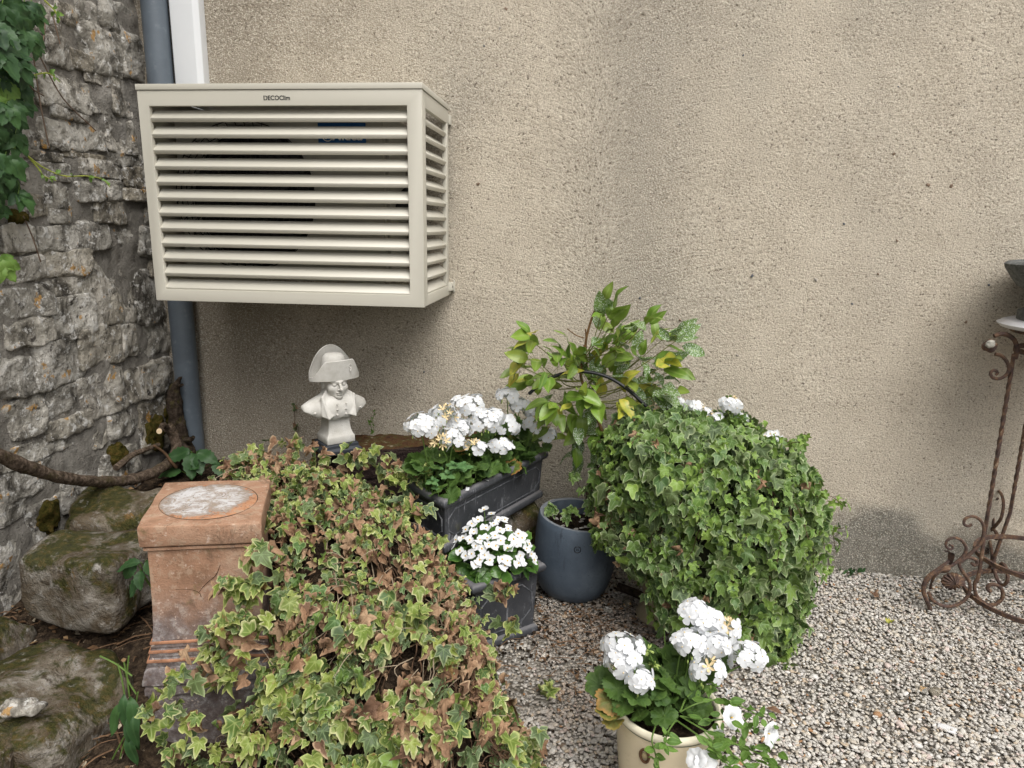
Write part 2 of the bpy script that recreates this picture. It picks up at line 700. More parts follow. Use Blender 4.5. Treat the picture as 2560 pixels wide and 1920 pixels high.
def m_lead():
    g = Mt('lead_grey', .62, .4)
    P = g.n('ShaderNodeNewGeometry').outputs['Position']
    a = g.noise(8, 5, .65, P)
    s_ = g.noise(1, 6, .72, g.scaled((55, 55, 9), P), .3)
    base = g.ramp(a, [(.3, (.028, .030, .035)), (.55, (.050, .053, .060)), (.75, (.085, .088, .095))])
    base = g.mix(g.math('MULTIPLY', g.step(s_, .57, .68), .75), base, (.235, .242, .262))
    base = g.mix(g.math('MULTIPLY', g.step(g.noise(40, 5, .7, P), .60, .70), .5), base, (.27, .27, .28))
    nz = g.normal(2)
    base = g.mix(g.math('MULTIPLY', g.step(nz, .35, .9), .65), base, (.165, .16, .165))
    base = g.mix(g.math('MULTIPLY', g.step(g.noise(5, 4, .7, P), .62, .72), .5), base, (.085, .08, .03))
    g.color(base)
    g.bump(g.math('ADD', g.noise(60, 4, .6, P), a), .25, .004)
    return g.m


def m_relief():
    g = Mt('worn_lead_relief', .6, .4)
    P = g.n('ShaderNodeNewGeometry').outputs['Position']
    a = g.noise(30, 5, .7, P)
    g.color(g.ramp(a, [(.35, (.045, .048, .055)), (.52, (.085, .09, .10)), (.72, (.26, .265, .28))]))
    return g.m


def m_bluepot():
    g = Mt('slate_blue_concrete', .55, .35)
    P = g.n('ShaderNodeNewGeometry').outputs['Position']
    a = g.noise(6, 5, .65, P)
    s_ = g.noise(1, 5, .7, g.scaled((26, 26, 5), P), .4)
    base = g.ramp(a, [(.3, (.052, .070, .094)), (.55, (.082, .106, .136)), (.75, (.14, .172, .205))])
    base = g.mix(g.math('MULTIPLY', g.step(s_, .58, .70), .7), base, (.030, .036, .048))
    base = g.mix(g.math('MULTIPLY', g.step(g.noise(90, 4, .7, P), .64, .7), .7), base, (.018, .022, .03))
    nz = g.normal(2)
    base = g.mix(g.math('MULTIPLY', g.step(nz, .6, .95), .6), base, (.25, .26, .275))
    g.color(base)
    g.bump(g.math('ADD', a, g.noise(120, 3, .7, P)), .3, .004)
    return g.m


def m_plain(name, col, rough=.5, spec=.4, nscale=12, amt=.15, dirt=None, bumpd=0, metal=0):
    g = Mt(name, rough, spec)
    a = g.noise(nscale, 5, .65)
    lo = tuple(max(0, c * (1 - amt)) for c in col)
    hi = tuple(c * (1 + amt) for c in col)
    base = g.ramp(a, [(.3, lo), (.7, hi)])
    if dirt:
        base = g.mix(g.math('MULTIPLY', g.step(g.noise(nscale * 4, 5, .7), .56, .72), dirt[1]), base, dirt[0])
    g.color(base)
    g.b.inputs['Metallic'].default_value = metal
    if bumpd:
        g.bump(g.noise(nscale * 9, 4, .65), .5, bumpd)
    return g.m


def m_bark(name='bark', light=1.0, mossy=.5):
    g = Mt(name, .95, .1)
    P = g.n('ShaderNodeNewGeometry').outputs['Position']
    a = g.noise(1, 6, .7, g.scaled((60, 60, 60), P))
    b = g.noise(22, 5, .7, P)
    k = light
    base = g.ramp(a, [(.3, (.02 * k, .015 * k, .011 * k)), (.5, (.085 * k, .062 * k, .045 * k)), (.7, (.20 * k, .155 * k, .12 * k))])
    base = g.mix(g.math('MULTIPLY', g.step(b, .52, .64), mossy), base, (.07, .062, .016))
    g.color(base)
    g.bump(g.math('ADD', a, b), 1.0, .012)
    return g.m


def m_timber():
    g = Mt('rotten_timber', .95, .1)
    P = g.n('ShaderNodeNewGeometry').outputs['Position']
    L = g.scaled((4, 30, 70))
    a = g.noise(1, 6, .7, L, .5)
    base = g.ramp(a, [(.35, (.008, .005, .005)), (.52, (.035, .024, .021)), (.70, (.085, .06, .05))])
    nz = g.normal(2)
    top = g.step(nz, .4, .8)
    tc = g.ramp(g.noise(26, 6, .75, P), [(.32, (.035, .02, .012)), (.48, (.085, .042, .02)), (.58, (.065, .055, .016)), (.70, (.36, .30, .23))])
    base = g.mix(g.math('MULTIPLY', top, .9), base, tc)
    g.color(base)
    g.bump(g.math('ADD', a, g.noise(80, 3, .7, P)), 1.0, .012)
    return g.m


def m_plaster():
    g = Mt('cast_stone', .85, .2)
    P = g.n('ShaderNodeNewGeometry').outputs['Position']
    a = g.noise(24, 5, .65, P)
    base = g.ramp(a, [(.3, (.43, .415, .375)), (.6, (.52, .508, .475)), (.8, (.58, .572, .545))])
    base = g.mix(g.math('MULTIPLY', g.step(g.noise(90, 5, .7, P), .56, .68), .35), base, (.33, .31, .27))
    g.color(base)
    g.bump(g.noise(260, 4, .7, P), .35, .0025)
    return g.m


def m_rust():
    g = Mt('rusty_iron', .85, .3)
    P = g.n('ShaderNodeNewGeometry').outputs['Position']
    a = g.noise(38, 5, .72, P)
    base = g.ramp(a, [(.3, (.032, .022, .02)), (.46, (.085, .055, .044)), (.58, (.15, .085, .05)), (.70, (.32, .26, .18))])
    base = g.mix(g.math('MULTIPLY', g.step(g.noise(16, 4, .6, P), .50, .66), .55), base, (.075, .05, .05))
    g.color(base)
    g.bump(g.noise(180, 4, .7, P), .6, .004)
    return g.m


def m_leaf(name, center, edge, vein, spot=None, rough=.5, edge_at=(.55, .95), tr=.22, veinamt=.5, lumps=0.0, spec=.35):
    """center/edge: lists of colours picked per leaf; attributes on the mesh say where rim and veins run."""
    g = Mt(name, rough, spec)
    r = g.math('FRACT', g.math('ADD', g.attr('rnd'), g.rnd()))
    n = len(center)
    rc = g.ramp(r, [((i + .5) / n, c) for i, c in enumerate(center)], 'LINEAR')
    r2 = g.math('FRACT', g.math('MULTIPLY', r, 7.31))
    m = len(edge)
    ec = g.ramp(r2, [((i + .5) / m, c) for i, c in enumerate(edge)], 'LINEAR')
    P = g.n('ShaderNodeNewGeometry').outputs['Position']
    nz = g.noise(60, 4, .65, P)
    f = g.math('ADD', g.attr('edge'), g.math('MULTIPLY', g.math('SUBTRACT', nz, .5), .5))
    c = g.mix(g.step(f, *edge_at), rc, ec)
    c = g.mix(g.math('MULTIPLY', g.step(g.attr('vein'), .45, 1.0), veinamt), c, vein)
    if spot:
        sc, colr, lo, hi, am = spot
        c = g.mix(g.math('MULTIPLY', g.step(g.noise(sc, 4, .65, P), lo, hi), am), c, colr)
    g.color(c)
    if lumps:
        g.bump(g.noise(90, 3, .6, P), lumps, .006)
    g.transl(c, tr)
    return g.m


MAT = dict(
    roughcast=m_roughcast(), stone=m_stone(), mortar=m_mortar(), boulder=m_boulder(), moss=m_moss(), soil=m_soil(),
    potsoil=m_soil('potting_soil', .6), bed=m_gravel_bed(), pebble=m_pebble(), terracotta=m_terracotta(), lime=m_limewash(), lead=m_lead(),
    relief=m_relief(), bluepot=m_bluepot(), bark=m_bark(), oldbark=m_bark('mossy_bark', .45, .6), timber=m_timber(), plaster=m_plaster(), rust=m_rust(),
    cover=m_plain('beige_powder_coat', (.525, .505, .435), .42, .4, 3, .02),
    unit=m_plain('unit_casing', (.36, .355, .32), .5, .35, 6, .05),
    black=m_plain('black_plastic', (.012, .012, .013), .5, .35, 20, .2),
    blade=m_plain('fan_plastic', (.03, .03, .032), .5, .35, 20, .2),
    blue=m_plain('blue_plate', (.006, .075, .24), .4, .4, 8, .05),
    white=m_plain('white_lettering', (.75, .75, .75), .5, .3, 8, .03),
    ink=m_plain('black_lettering', (.015, .015, .015), .5, .3, 8, .03),
    pvc=m_plain('grey_pvc', (.098, .119, .142), .42, .45, 7, .16, ((.20, .215, .235), .35)),
    trunking=m_plain('white_trunking', (.66, .68, .70), .35, .45, 4, .03),
    slab=m_plain('black_base', (.028, .032, .040), .55, .35, 30, .2),
    enamel=m_plain('cream_enamel', (.68, .585, .41), .22, .5, 5, .07, ((.33, .26, .15), .28)),
    rim=m_plain('pale_enamel_rim', (.80, .745, .58), .22, .5, 5, .05, ((.42, .34, .2), .3)),
    green_line=m_plain('green_line', (.05, .09, .06), .4, .4, 9, .2),
    urn=m_plain('glazed_urn', (.33, .28, .19), .4, .4, 9, .2, ((.15, .13, .09), .5)),
    marble=m_plain('white_marble', (.70, .71, .74), .3, .45, 14, .05, ((.45, .46, .5), .5)),
    greystone=m_plain('weathered_stone', (.12, .125, .12), .9, .2, 30, .5, ((.34, .35, .34), .7), .006),
    paintflake=m_plain('worn_white_paint', (.54, .54, .54), .7, .3, 60, .12, ((.12, .05, .035), .8)),
    hose=m_plain('black_hose', (.011, .012, .014), .38, .45, 20, .15),
    stem=m_plain('green_stem', (.10, .17, .035), .6, .3, 30, .2),
    twig=m_plain('brown_twig', (.135, .08, .045), .85, .2, 40, .4, ((.30, .22, .15), .5)),
    redstem=m_plain('reddish_stem', (.085, .05, .03), .8, .2, 40, .4),
    petal=Mt('white_petal', .65, .2).color((.78, .795, .81)).transl((.74, .76, .79), .28).m,
    dryflower=m_plain('faded_petal', (.62, .50, .29), .8, .15, 60, .3, ((.36, .23, .09), .6)),
    yellow=m_plain('yellow_stamen', (.68, .42, .05), .7, .2, 30, .2),
    bud=m_plain('green_bud', (.33, .42, .12), .6, .25, 60, .25),
    deadstuff=m_soil('dead_growth', .75),
    cut=m_plain('cut_wood', (.58, .45, .29), .8, .2, 60, .15),
    glove=m_plain('chipped_enamel', (.42, .41, .36), .6, .3, 30, .4, ((.16, .06, .035), .8)),
)
MAT['terra_worn'] = m_plain('worn_terracotta', (.36, .18, .105), .88, .2, 40, .4, ((.13, .115, .115), .9))
MAT['ivy'] = m_leaf('ivy_green', [(.08, .145, .034), (.115, .19, .042), (.15, .24, .05), (.085, .155, .05), (.19, .285, .06), (.065, .125, .038)],
                    [(.36, .43, .22), (.20, .31, .08), (.42, .48, .30), (.25, .36, .12)], (.26, .38, .17), None, .42, (.72, 1.05), .2, .55, .25)
MAT['ivy_new'] = m_leaf('ivy_new_growth', [(.17, .28, .05), (.22, .34, .06), (.14, .25, .05)], [(.34, .44, .14), (.28, .40, .10)], (.34, .46, .16), None, .42,
                        (.7, 1.05), .25, .5, .2)
MAT['ivy_yellow'] = m_leaf('ivy_yellowing', [(.15, .215, .04), (.23, .29, .055), (.10, .165, .036), (.29, .34, .08), (.075, .135, .036)],
                           [(.46, .48, .18), (.40, .45, .15), (.52, .52, .27)], (.42, .47, .17), (17, (.22, .105, .045), .60, .66, .85), .5, (.62, 1.0), .22, .5, .3)
MAT['ivy_dull'] = m_leaf('ivy_dull_green', [(.085, .125, .05), (.065, .10, .045), (.115, .155, .058), (.10, .145, .048)], [(.25, .33, .14), (.33, .38, .2)], (.24, .34, .15),
                         (14, (.20, .10, .045), .64, .70, .8), .5, (.68, 1.05), .2, .5, .3)
MAT['ivy_dry'] = m_leaf('ivy_dry', [(.27, .16, .095), (.36, .23, .14), (.20, .115, .068), (.42, .29, .18), (.145, .085, .055)],
                        [(.32, .20, .12), (.46, .33, .21), (.22, .13, .08)], (.17, .095, .055), (26, (.10, .055, .035), .58, .68, .6), .8, (.6, 1.0), .12, .45, .6, .15)
MAT['geranium'] = m_leaf('geranium_leaf', [(.045, .092, .016), (.06, .118, .020), (.08, .145, .026), (.036, .076, .015)], [(.085, .15, .03), (.065, .125, .025)], (.10, .165, .045),
                         (20, (.03, .07, .018), .52, .62, .5), .6, (.6, 1.0), .2, .35, .4)
MAT['geranium_old'] = m_leaf('geranium_leaf_reddening', [(.10, .14, .025), (.13, .12, .03)], [(.33, .17, .05), (.24, .19, .045)], (.12, .2, .05), None, .6, (.55, .95), .2, .3, .4)
MAT['begonia'] = m_leaf('begonia_leaf', [(.06, .145, .025), (.08, .18, .03), (.045, .115, .022)], [(.13, .24, .05), (.10, .19, .04)], (.14, .26, .06), None, .3, (.75, 1.0), .2, .4, .2, .5)
MAT['petunia'] = m_leaf('petunia_leaf', [(.11, .21, .035), (.14, .25, .045), (.085, .17, .03)], [(.16, .27, .055)], (.2, .32, .09), None, .6, (.7, 1.0), .25, .4, .2)
MAT['citrus'] = m_leaf('citrus_leaf', [(.13, .24, .03), (.18, .30, .038), (.24, .35, .047), (.10, .20, .03), (.29, .36, .055), (.17, .265, .05)],
                       [(.13, .24, .035), (.2, .28, .05)], (.26, .36, .09), None, .34, (.7, 1.0), .25, .7, .15, .5)
MAT['citrus_yellow'] = m_leaf('citrus_leaf_yellow', [(.46, .44, .055), (.38, .40, .05), (.52, .46, .08)], [(.40, .42, .07), (.33, .38, .05)], (.30, .40, .06),
                              (22, (.24, .30, .04), .52, .62, .6), .36, (.6, 1.0), .25, .6, .15, .5)
MAT['citrus_spotted'] = m_leaf('citrus_leaf_spotted', [(.10, .19, .04), (.13, .22, .045)], [(.15, .24, .06)], (.26, .36, .12),
                               (230, (.62, .68, .60), .53, .58, .9), .4, (.7, 1.0), .2, .5, .1, .45)
MAT['creeper'] = m_leaf('creeper_leaf', [(.028, .072, .022), (.036, .09, .027), (.05, .115, .03), (.024, .062, .024)], [(.04, .095, .03)], (.07, .14, .05), None, .5, (.7, 1.0), .18, .4, .2, .35)
MAT['creeper_new'] = m_leaf('creeper_new_leaf', [(.13, .25, .05), (.17, .29, .06)], [(.16, .26, .05)], (.24, .36, .1), None, .45, (.7, 1.0), .25, .4, .2)
MAT['nettle'] = m_leaf('weed_leaf', [(.075, .17, .055), (.095, .2, .065), (.12, .23, .08)], [(.10, .20, .07)], (.15, .27, .11), None, .55, (.7, 1.0), .22, .4, .3)

# ------------------------------------------------------------------ ground
def ground_z(x, y):
    return .006 * np.sin(x * 3.1 + y * 2.3) + .005 * np.sin(x * 7.7 - y * 5.1)


gx = np.concatenate([[-60, -20, -6, -3], np.linspace(-2, 2.6, 70), [4, 8, 20, 60]])
gy = np.concatenate([[-60, -20, -8, -4], np.linspace(-2.2, .05, 40)])
GX, GY = np.meshgrid(gx, gy, indexing='ij')
GZ = ground_z(GX, GY) - .006
GZ[(np.abs(GX) > 5) | (GY < -5)] = -.01
me = MB().grid(np.stack([GX, GY, GZ], -1)).mesh('ground', [MAT['bed']])
obj('ground', me, kind='structure', label='gravel bed of the yard in front of the house wall')


def soil_z(x, y):
    z = np.interp(y, [-1.75, -1.45, -1.2, -1.0, -.75, -.45, -.2, 0], [-.03, .02, .10, .17, .26, .33, .345, .35])
    z = z * (1 - .85 * np.clip((x + 1.25) / .55, 0, 1)) - .03 * np.clip((x + 1.25) / .55, 0, 1)
    return z


sx, sy = np.linspace(-1.97, -.55, 60), np.linspace(-1.8, .02, 70)
SX, SY = np.meshgrid(sx, sy, indexing='ij')
P3 = np.stack([SX, SY, soil_z(SX, SY)], -1)
P3[..., 2] += .014 * fbm(P3, 11, 3, 5)
obj('soil', MB().grid(P3).mesh('soil', [MAT['soil']]), kind='structure', label='dark soil bank between the stone wall and the plinth')

# ------------------------------------------------------------------ rendered house wall
root = thing('house_wall', 'beige roughcast rendered house wall at the back of the yard', 'wall', (0, 0, 0), kind='thing')
wx, wz = np.linspace(-2.4, 4.2, 180), np.linspace(-.25, 3.8, 110)
WX, WZ = np.meshgrid(wx, wz, indexing='ij')
Pw = np.stack([WX, np.zeros_like(WX), WZ], -1)
Pw[..., 1] = .004 * fbm(Pw, 2.2, 3, 3) + .0015 * fbm(Pw, 12, 2, 9)
mb = MB().grid(Pw)
mb.box((-2.4, .03, -.25), (4.2, .30, 3.8))
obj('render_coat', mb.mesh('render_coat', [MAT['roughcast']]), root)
pv = []
for k in range(3):
    V, F = rock((.021, .008, .014), 4, 40 + k, .55, 2.6)
    col = [(.10, .105, .115), (.19, .135, .095), (.34, .31, .27)][k]
    pv.append(mk('embedded_pebble', V, F, m_plain('wall_pebble', col, .75, .25, 60, .3)))
spots = [(1210, 115, 0), (1265, 22, 1), (1250, 70, 2), (1808, 122, 2), (1858, 138, 0), (1390, 125, 2), (2245, 218, 0), (2523, 328, 0), (2408, 370, 2), (2235, 385, 1), (2320, 462, 1),
         (2378, 465, 1), (2243, 602, 1), (1600, 745, 0), (2195, 685, 1), (1880, 690, 0), (1843, 888, 2), (1270, 840, 1), (1195, 460, 1), (2472, 712, 0), (2415, 805, 1), (2040, 700, 2),
         (1700, 800, 1), (1445, 400, 1), (1550, 560, 2), (2110, 560, 0), (2340, 900, 0), (2375, 1010, 1), (2365, 1255, 0), (2420, 980, 2), (1990, 300, 1), (1700, 310, 2), (1500, 250, 0),
         (740, 760, 1), (640, 830, 2), (590, 920, 1), (980, 870, 1), (1060, 930, 0), (2150, 1050, 1), (2060, 920, 2), (2200, 160, 2), (2050, 80, 1), (1950, 470, 1), (1800, 520, 0),
         (565, 1000, 2), (620, 700, 1), (1340, 640, 0), (1420, 690, 2), (2500, 120, 1), (2130, 760, 0)]
for k, (u, v, c) in enumerate(spots):
    p = on_y(u, v, -.001)
    s = random.uniform(.4, .85) * (1 if k < 24 else .6)
    obj('embedded_pebble', pv[c], root, Matrix.Translation(p.tolist()) @ Matrix.Rotation(random.uniform(0, 6), 4, 'Y') @ Matrix.Diagonal((s, s, s, 1)))

# ------------------------------------------------------------------ dry-stone side wall
root = thing('stone_wall', 'old grey limestone rubble wall with orange lichen spots', 'wall', (-1.9, -.8, 0), kind='thing')
yy = np.concatenate([np.linspace(-4.2, -1.5, 30), np.linspace(-1.46, .02, 90)])
zz = np.concatenate([np.linspace(-.3, 0, 6), np.linspace(.02, 2.75, 140), np.linspace(2.8, 3.9, 16)])
YY, ZZ = np.meshgrid(yy, zz, indexing='ij')
Pm = np.stack([np.full_like(YY, -1.867), YY, ZZ], -1)
Pm[..., 0] += .007 * fbm(Pm, 7, 4, 21) + .006 * fbm(Pm, 34, 3, 5)
mb = MB().grid(Pm)
mb.box((-2.35, -4.2, -.3), (-1.935, .02, 3.9))
obj('mortar', mb.mesh('mortar', [MAT['mortar']]), root)
STONES = [(142, 10, 197, 58), (190, 0, 240, 55), (255, 18, 356, 84), (203, 75, 307, 182), (307, 92, 367, 197), (110, 95, 174, 162), (174, 127, 228, 176), (87, 190, 214, 268),
          (220, 218, 282, 283), (283, 217, 347, 295), (58, 275, 107, 370), (101, 304, 165, 373), (156, 281, 257, 376), (263, 300, 338, 376), (58, 405, 168, 451), (168, 405, 200, 440),
          (200, 400, 304, 445), (307, 417, 362, 469), (20, 413, 56, 463), (55, 488, 114, 539), (175, 512, 236, 560), (236, 505, 308, 556), (312, 505, 371, 560), (0, 560, 88, 630),
          (92, 566, 152, 628), (158, 560, 266, 624), (268, 562, 346, 619), (348, 568, 385, 640), (105, 627, 219, 687), (0, 638, 101, 708), (222, 632, 338, 809), (340, 682, 415, 805),
          (135, 690, 222, 737), (0, 716, 128, 790), (130, 742, 228, 843), (13, 796, 128, 864), (196, 815, 300, 915), (302, 812, 338, 893), (350, 806, 426, 881), (84, 855, 198, 962),
          (0, 893, 80, 990), (200, 930, 308, 1038), (316, 906, 432, 990), (14, 996, 112, 1098), (116, 968, 190, 1034), (228, 1058, 270, 1117), (274, 1020, 350, 1088), (112, 1040, 226, 1088),
          (0, 1100, 186, 1150), (350, 1000, 422, 1120), (0, 1165, 138, 1240), (0, 1244, 68, 1305), (0, 1312, 62, 1590), (74, 1250, 163, 1347), (150, 1180, 257, 1262), (246, 1125, 346, 1200),
          (374, 650, 425, 690), (420, 695, 455, 800), (368, 320, 395, 400), (350, 390, 392, 480), (110, 460, 170, 520), (186, 455, 250, 505), (60, 0, 135, 80), (0, 20, 55, 130), (40, 95, 104, 180),
          (0, 150, 80, 250), (0, 265, 52, 360), (0, 370, 50, 405), (345, 0, 372, 90), (60, 378, 150, 402), (160, 382, 258, 398), (262, 382, 345, 415), (120, 522, 172, 558), (205, 447, 262, 500), (265, 452, 304, 500), (305, 472, 360, 502), (0, 465, 52, 520),
          (130, 268, 215, 300), (215, 184, 300, 214), (228, 740, 300, 810), (160, 635, 215, 680)]
nst = 0
for k, (a, b, c, d) in enumerate(STONES):
    vm, um = (b + d) / 2, (a + c) / 2
    yl, yr = on_x(a, vm, -1.865)[1], on_x(c, vm, -1.865)[1]
    zt, zb = on_x(um, b, -1.865)[2], on_x(um, d, -1.865)[2]
    w, h = abs(yr - yl) * 1.09, abs(zt - zb) * 1.07
    V, F = rock((.15, w, h), 14 if w * h > .012 else 10, 100 + k, .17, 9.0, 2.2)
    # chisel: flatten the face into a few planes
    V[:, 0] = np.where(V[:, 0] > 0, .068 + (V[:, 0] - .075) * .28 + .010 * vnoise(V * np.array([0, 1, 1]) + k, 11, k) + .0035 * fbm(V + k, 45, 2, k) + np.clip(V[:, 1] * random.uniform(-.10, .10) + V[:, 2] * random.uniform(-.12, .05), -.004, .010), V[:, 0])
    V += np.array([-1.930 + random.uniform(-.006, .012), (yl + yr) / 2, (zt + zb) / 2])
    obj('stone', mk('stone', V, F, MAT['stone']), root)
rs = random.Random(3)
for z0 in np.arange(.15, 3.4, .2):           # coursed rubble going on towards the viewer and above the frame
    y0 = -4.0
    while y0 < -.1:
        w = rs.uniform(.16, .34)
        yc, zc = y0 + w / 2, z0 + rs.uniform(-.02, .02)
        pu, dp = project([-1.865, yc + w * .3, zc])
        if pu[0] < -25 or pu[1] < -45 or dp < .4:
            V, F = rock((.15, w * .96, .185), 6, int(rs.random() * 900), .30, 6)
            obj('stone', mk('stone', V + np.array([-1.918, yc, zc]), F, MAT['stone']), root)
        y0 += w
# moss cushions growing on the wall foot
for k, (u, v, su, sv) in enumerate([(385, 1085, .13, .16), (418, 1035, .07, .09), (120, 1290, .10, .11), (290, 1140, .08, .10), (40, 545, .07, .05)]):
    p = on_x(u, v, -1.86)
    V, F = rock((.05, su, sv), 8, 300 + k, .5, 2.3, 3.0)
    obj('moss_cushion', mk('moss_cushion', V + p, F, MAT['moss']), root)

# ------------------------------------------------------------------ rock bank by the stone wall
def boulder(c, size, seed, label, rz=0.0, tilt=(0, 0), pw=3.6, rough=.22):
    V, F = rock(size, 22, seed, rough, pw, 1.5)
    V = V @ (rotz(rz) @ rotx(tilt[0]) @ roty(tilt[1])).T + np.asarray(c)
    V += (.010 * fbm(V, 9, 4, seed))[:, None] * (V - np.asarray(c)) / np.linalg.norm(V - np.asarray(c), axis=1)[:, None]
    me = mk('boulder', V, F, MAT['boulder'])
    return solid('boulder', me, label, 'boulder', 'boulders of the rock bank')


boulder((-1.535, -1.02, .315), (.345, .26, .235), 11, 'brown mossy block-shaped boulder left of the terracotta plinth cap', -.12, (.04, -.02), 8.0, .11)
boulder((-1.64, -.72, .37), (.36, .26, .19), 12, 'pale flat-topped boulder under the fallen branch, behind the brown mossy one', .2, (.1, .05))
boulder((-1.50, -1.36, .05), (.47, .40, .27), 13, 'large dark boulder with a sloping litter-covered top beside the plinth foot', -.2, (.12, .02), 3.2, .26)
boulder((-1.545, -1.66, .09), (.33, .26, .20), 14, 'mossy boulder in the bottom left corner with a pale edge', .3, (.1, .1))
boulder((-1.80, -1.22, .10), (.22, .26, .22), 16, 'grey stone half buried against the wall foot, left of the dark boulder', .1)
V, F = rock((.11, .05, .03), 8, 71, .3, 3)
solid('flat_stone', mk('flat_stone', V @ rotz(.15).T + on_y(55, 1768, -1.50), F, MAT['stone']), 'small pale flat stone lying on the dark boulder', 'stone')

# twigs, leaves and chips of litter on the bank
mb = MB()
for k in range(240):
    x, y = rng.uniform(-1.88, -1.2), rng.uniform(-1.55, -.3)
    z = float(soil_z(np.array(x), np.array(y))) + .012
    a = rng.uniform(0, 6.3)
    L = rng.uniform(.03, .16)
    d = np.array([math.cos(a), math.sin(a), rng.uniform(-.1, .25)]) * L
    p = np.array([x, y, z])
    mb.tube(spline([p - d / 2, p + np.array([0, 0, .01]), p + d / 2], 5), rng.uniform(.0012, .003), 4, 0)
for k in range(500):
    x, y = rng.uniform(-1.88, -1.15), rng.uniform(-1.6, -.3)
    p = np.array([x, y, float(soil_z(np.array(x), np.array(y))) + .012])
    R = rotz(rng.uniform(0, 6)) @ rotx(rng.uniform(-.6, .6))
    s = rng.uniform(.006, .018)
    q = np.array([[-1, 0, 0], [0, -.45, .2], [1, 0, 0], [0, .45, .2]]) * s @ R.T + p
    mb.add(q, [(0, 1, 2, 3)], 1 + k % 3)
me = mb.mesh('leaf_litter', [MAT['twig'], m_plain('tan_litter', (.26, .17, .09), .9, .1, 40, .4), m_plain('brown_litter', (.11, .065, .035), .9, .1, 40, .4),
                             m_plain('pale_litter', (.40, .34, .25), .9, .1, 40, .3)])
obj('leaf_litter', me, kind='stuff', label='dry twigs and leaf litter on the soil bank')

# ------------------------------------------------------------------ gravel
def pebble_bases():
    out = []
    for sub, cnt in ((2, 8), (1, 8)):
        bm = bmesh.new()
        if sub == 2:
            bmesh.ops.create_icosphere(bm, subdivisions=2, radius=1)
        else:
            bmesh.ops.create_icosphere(bm, subdivisions=1, radius=1)
        bm.verts.ensure_lookup_table()
        V = np.array([v.co[:] for v in bm.verts])
        F = np.array([[v.index for v in f.verts] for f in bm.faces])
        bm.free()
        if sub == 2 and len(V) > 60:
            pass
        vs_ = []
        for k in range(cnt):
            d = 1 + .30 * fbm(V + k * 9.1, .9, 2, 60 + k)
            W = V * d[:, None]
            W = np.sign(W) * np.abs(W) ** .92
            vs_.append(W)
        out.append((vs_, F))
    return out


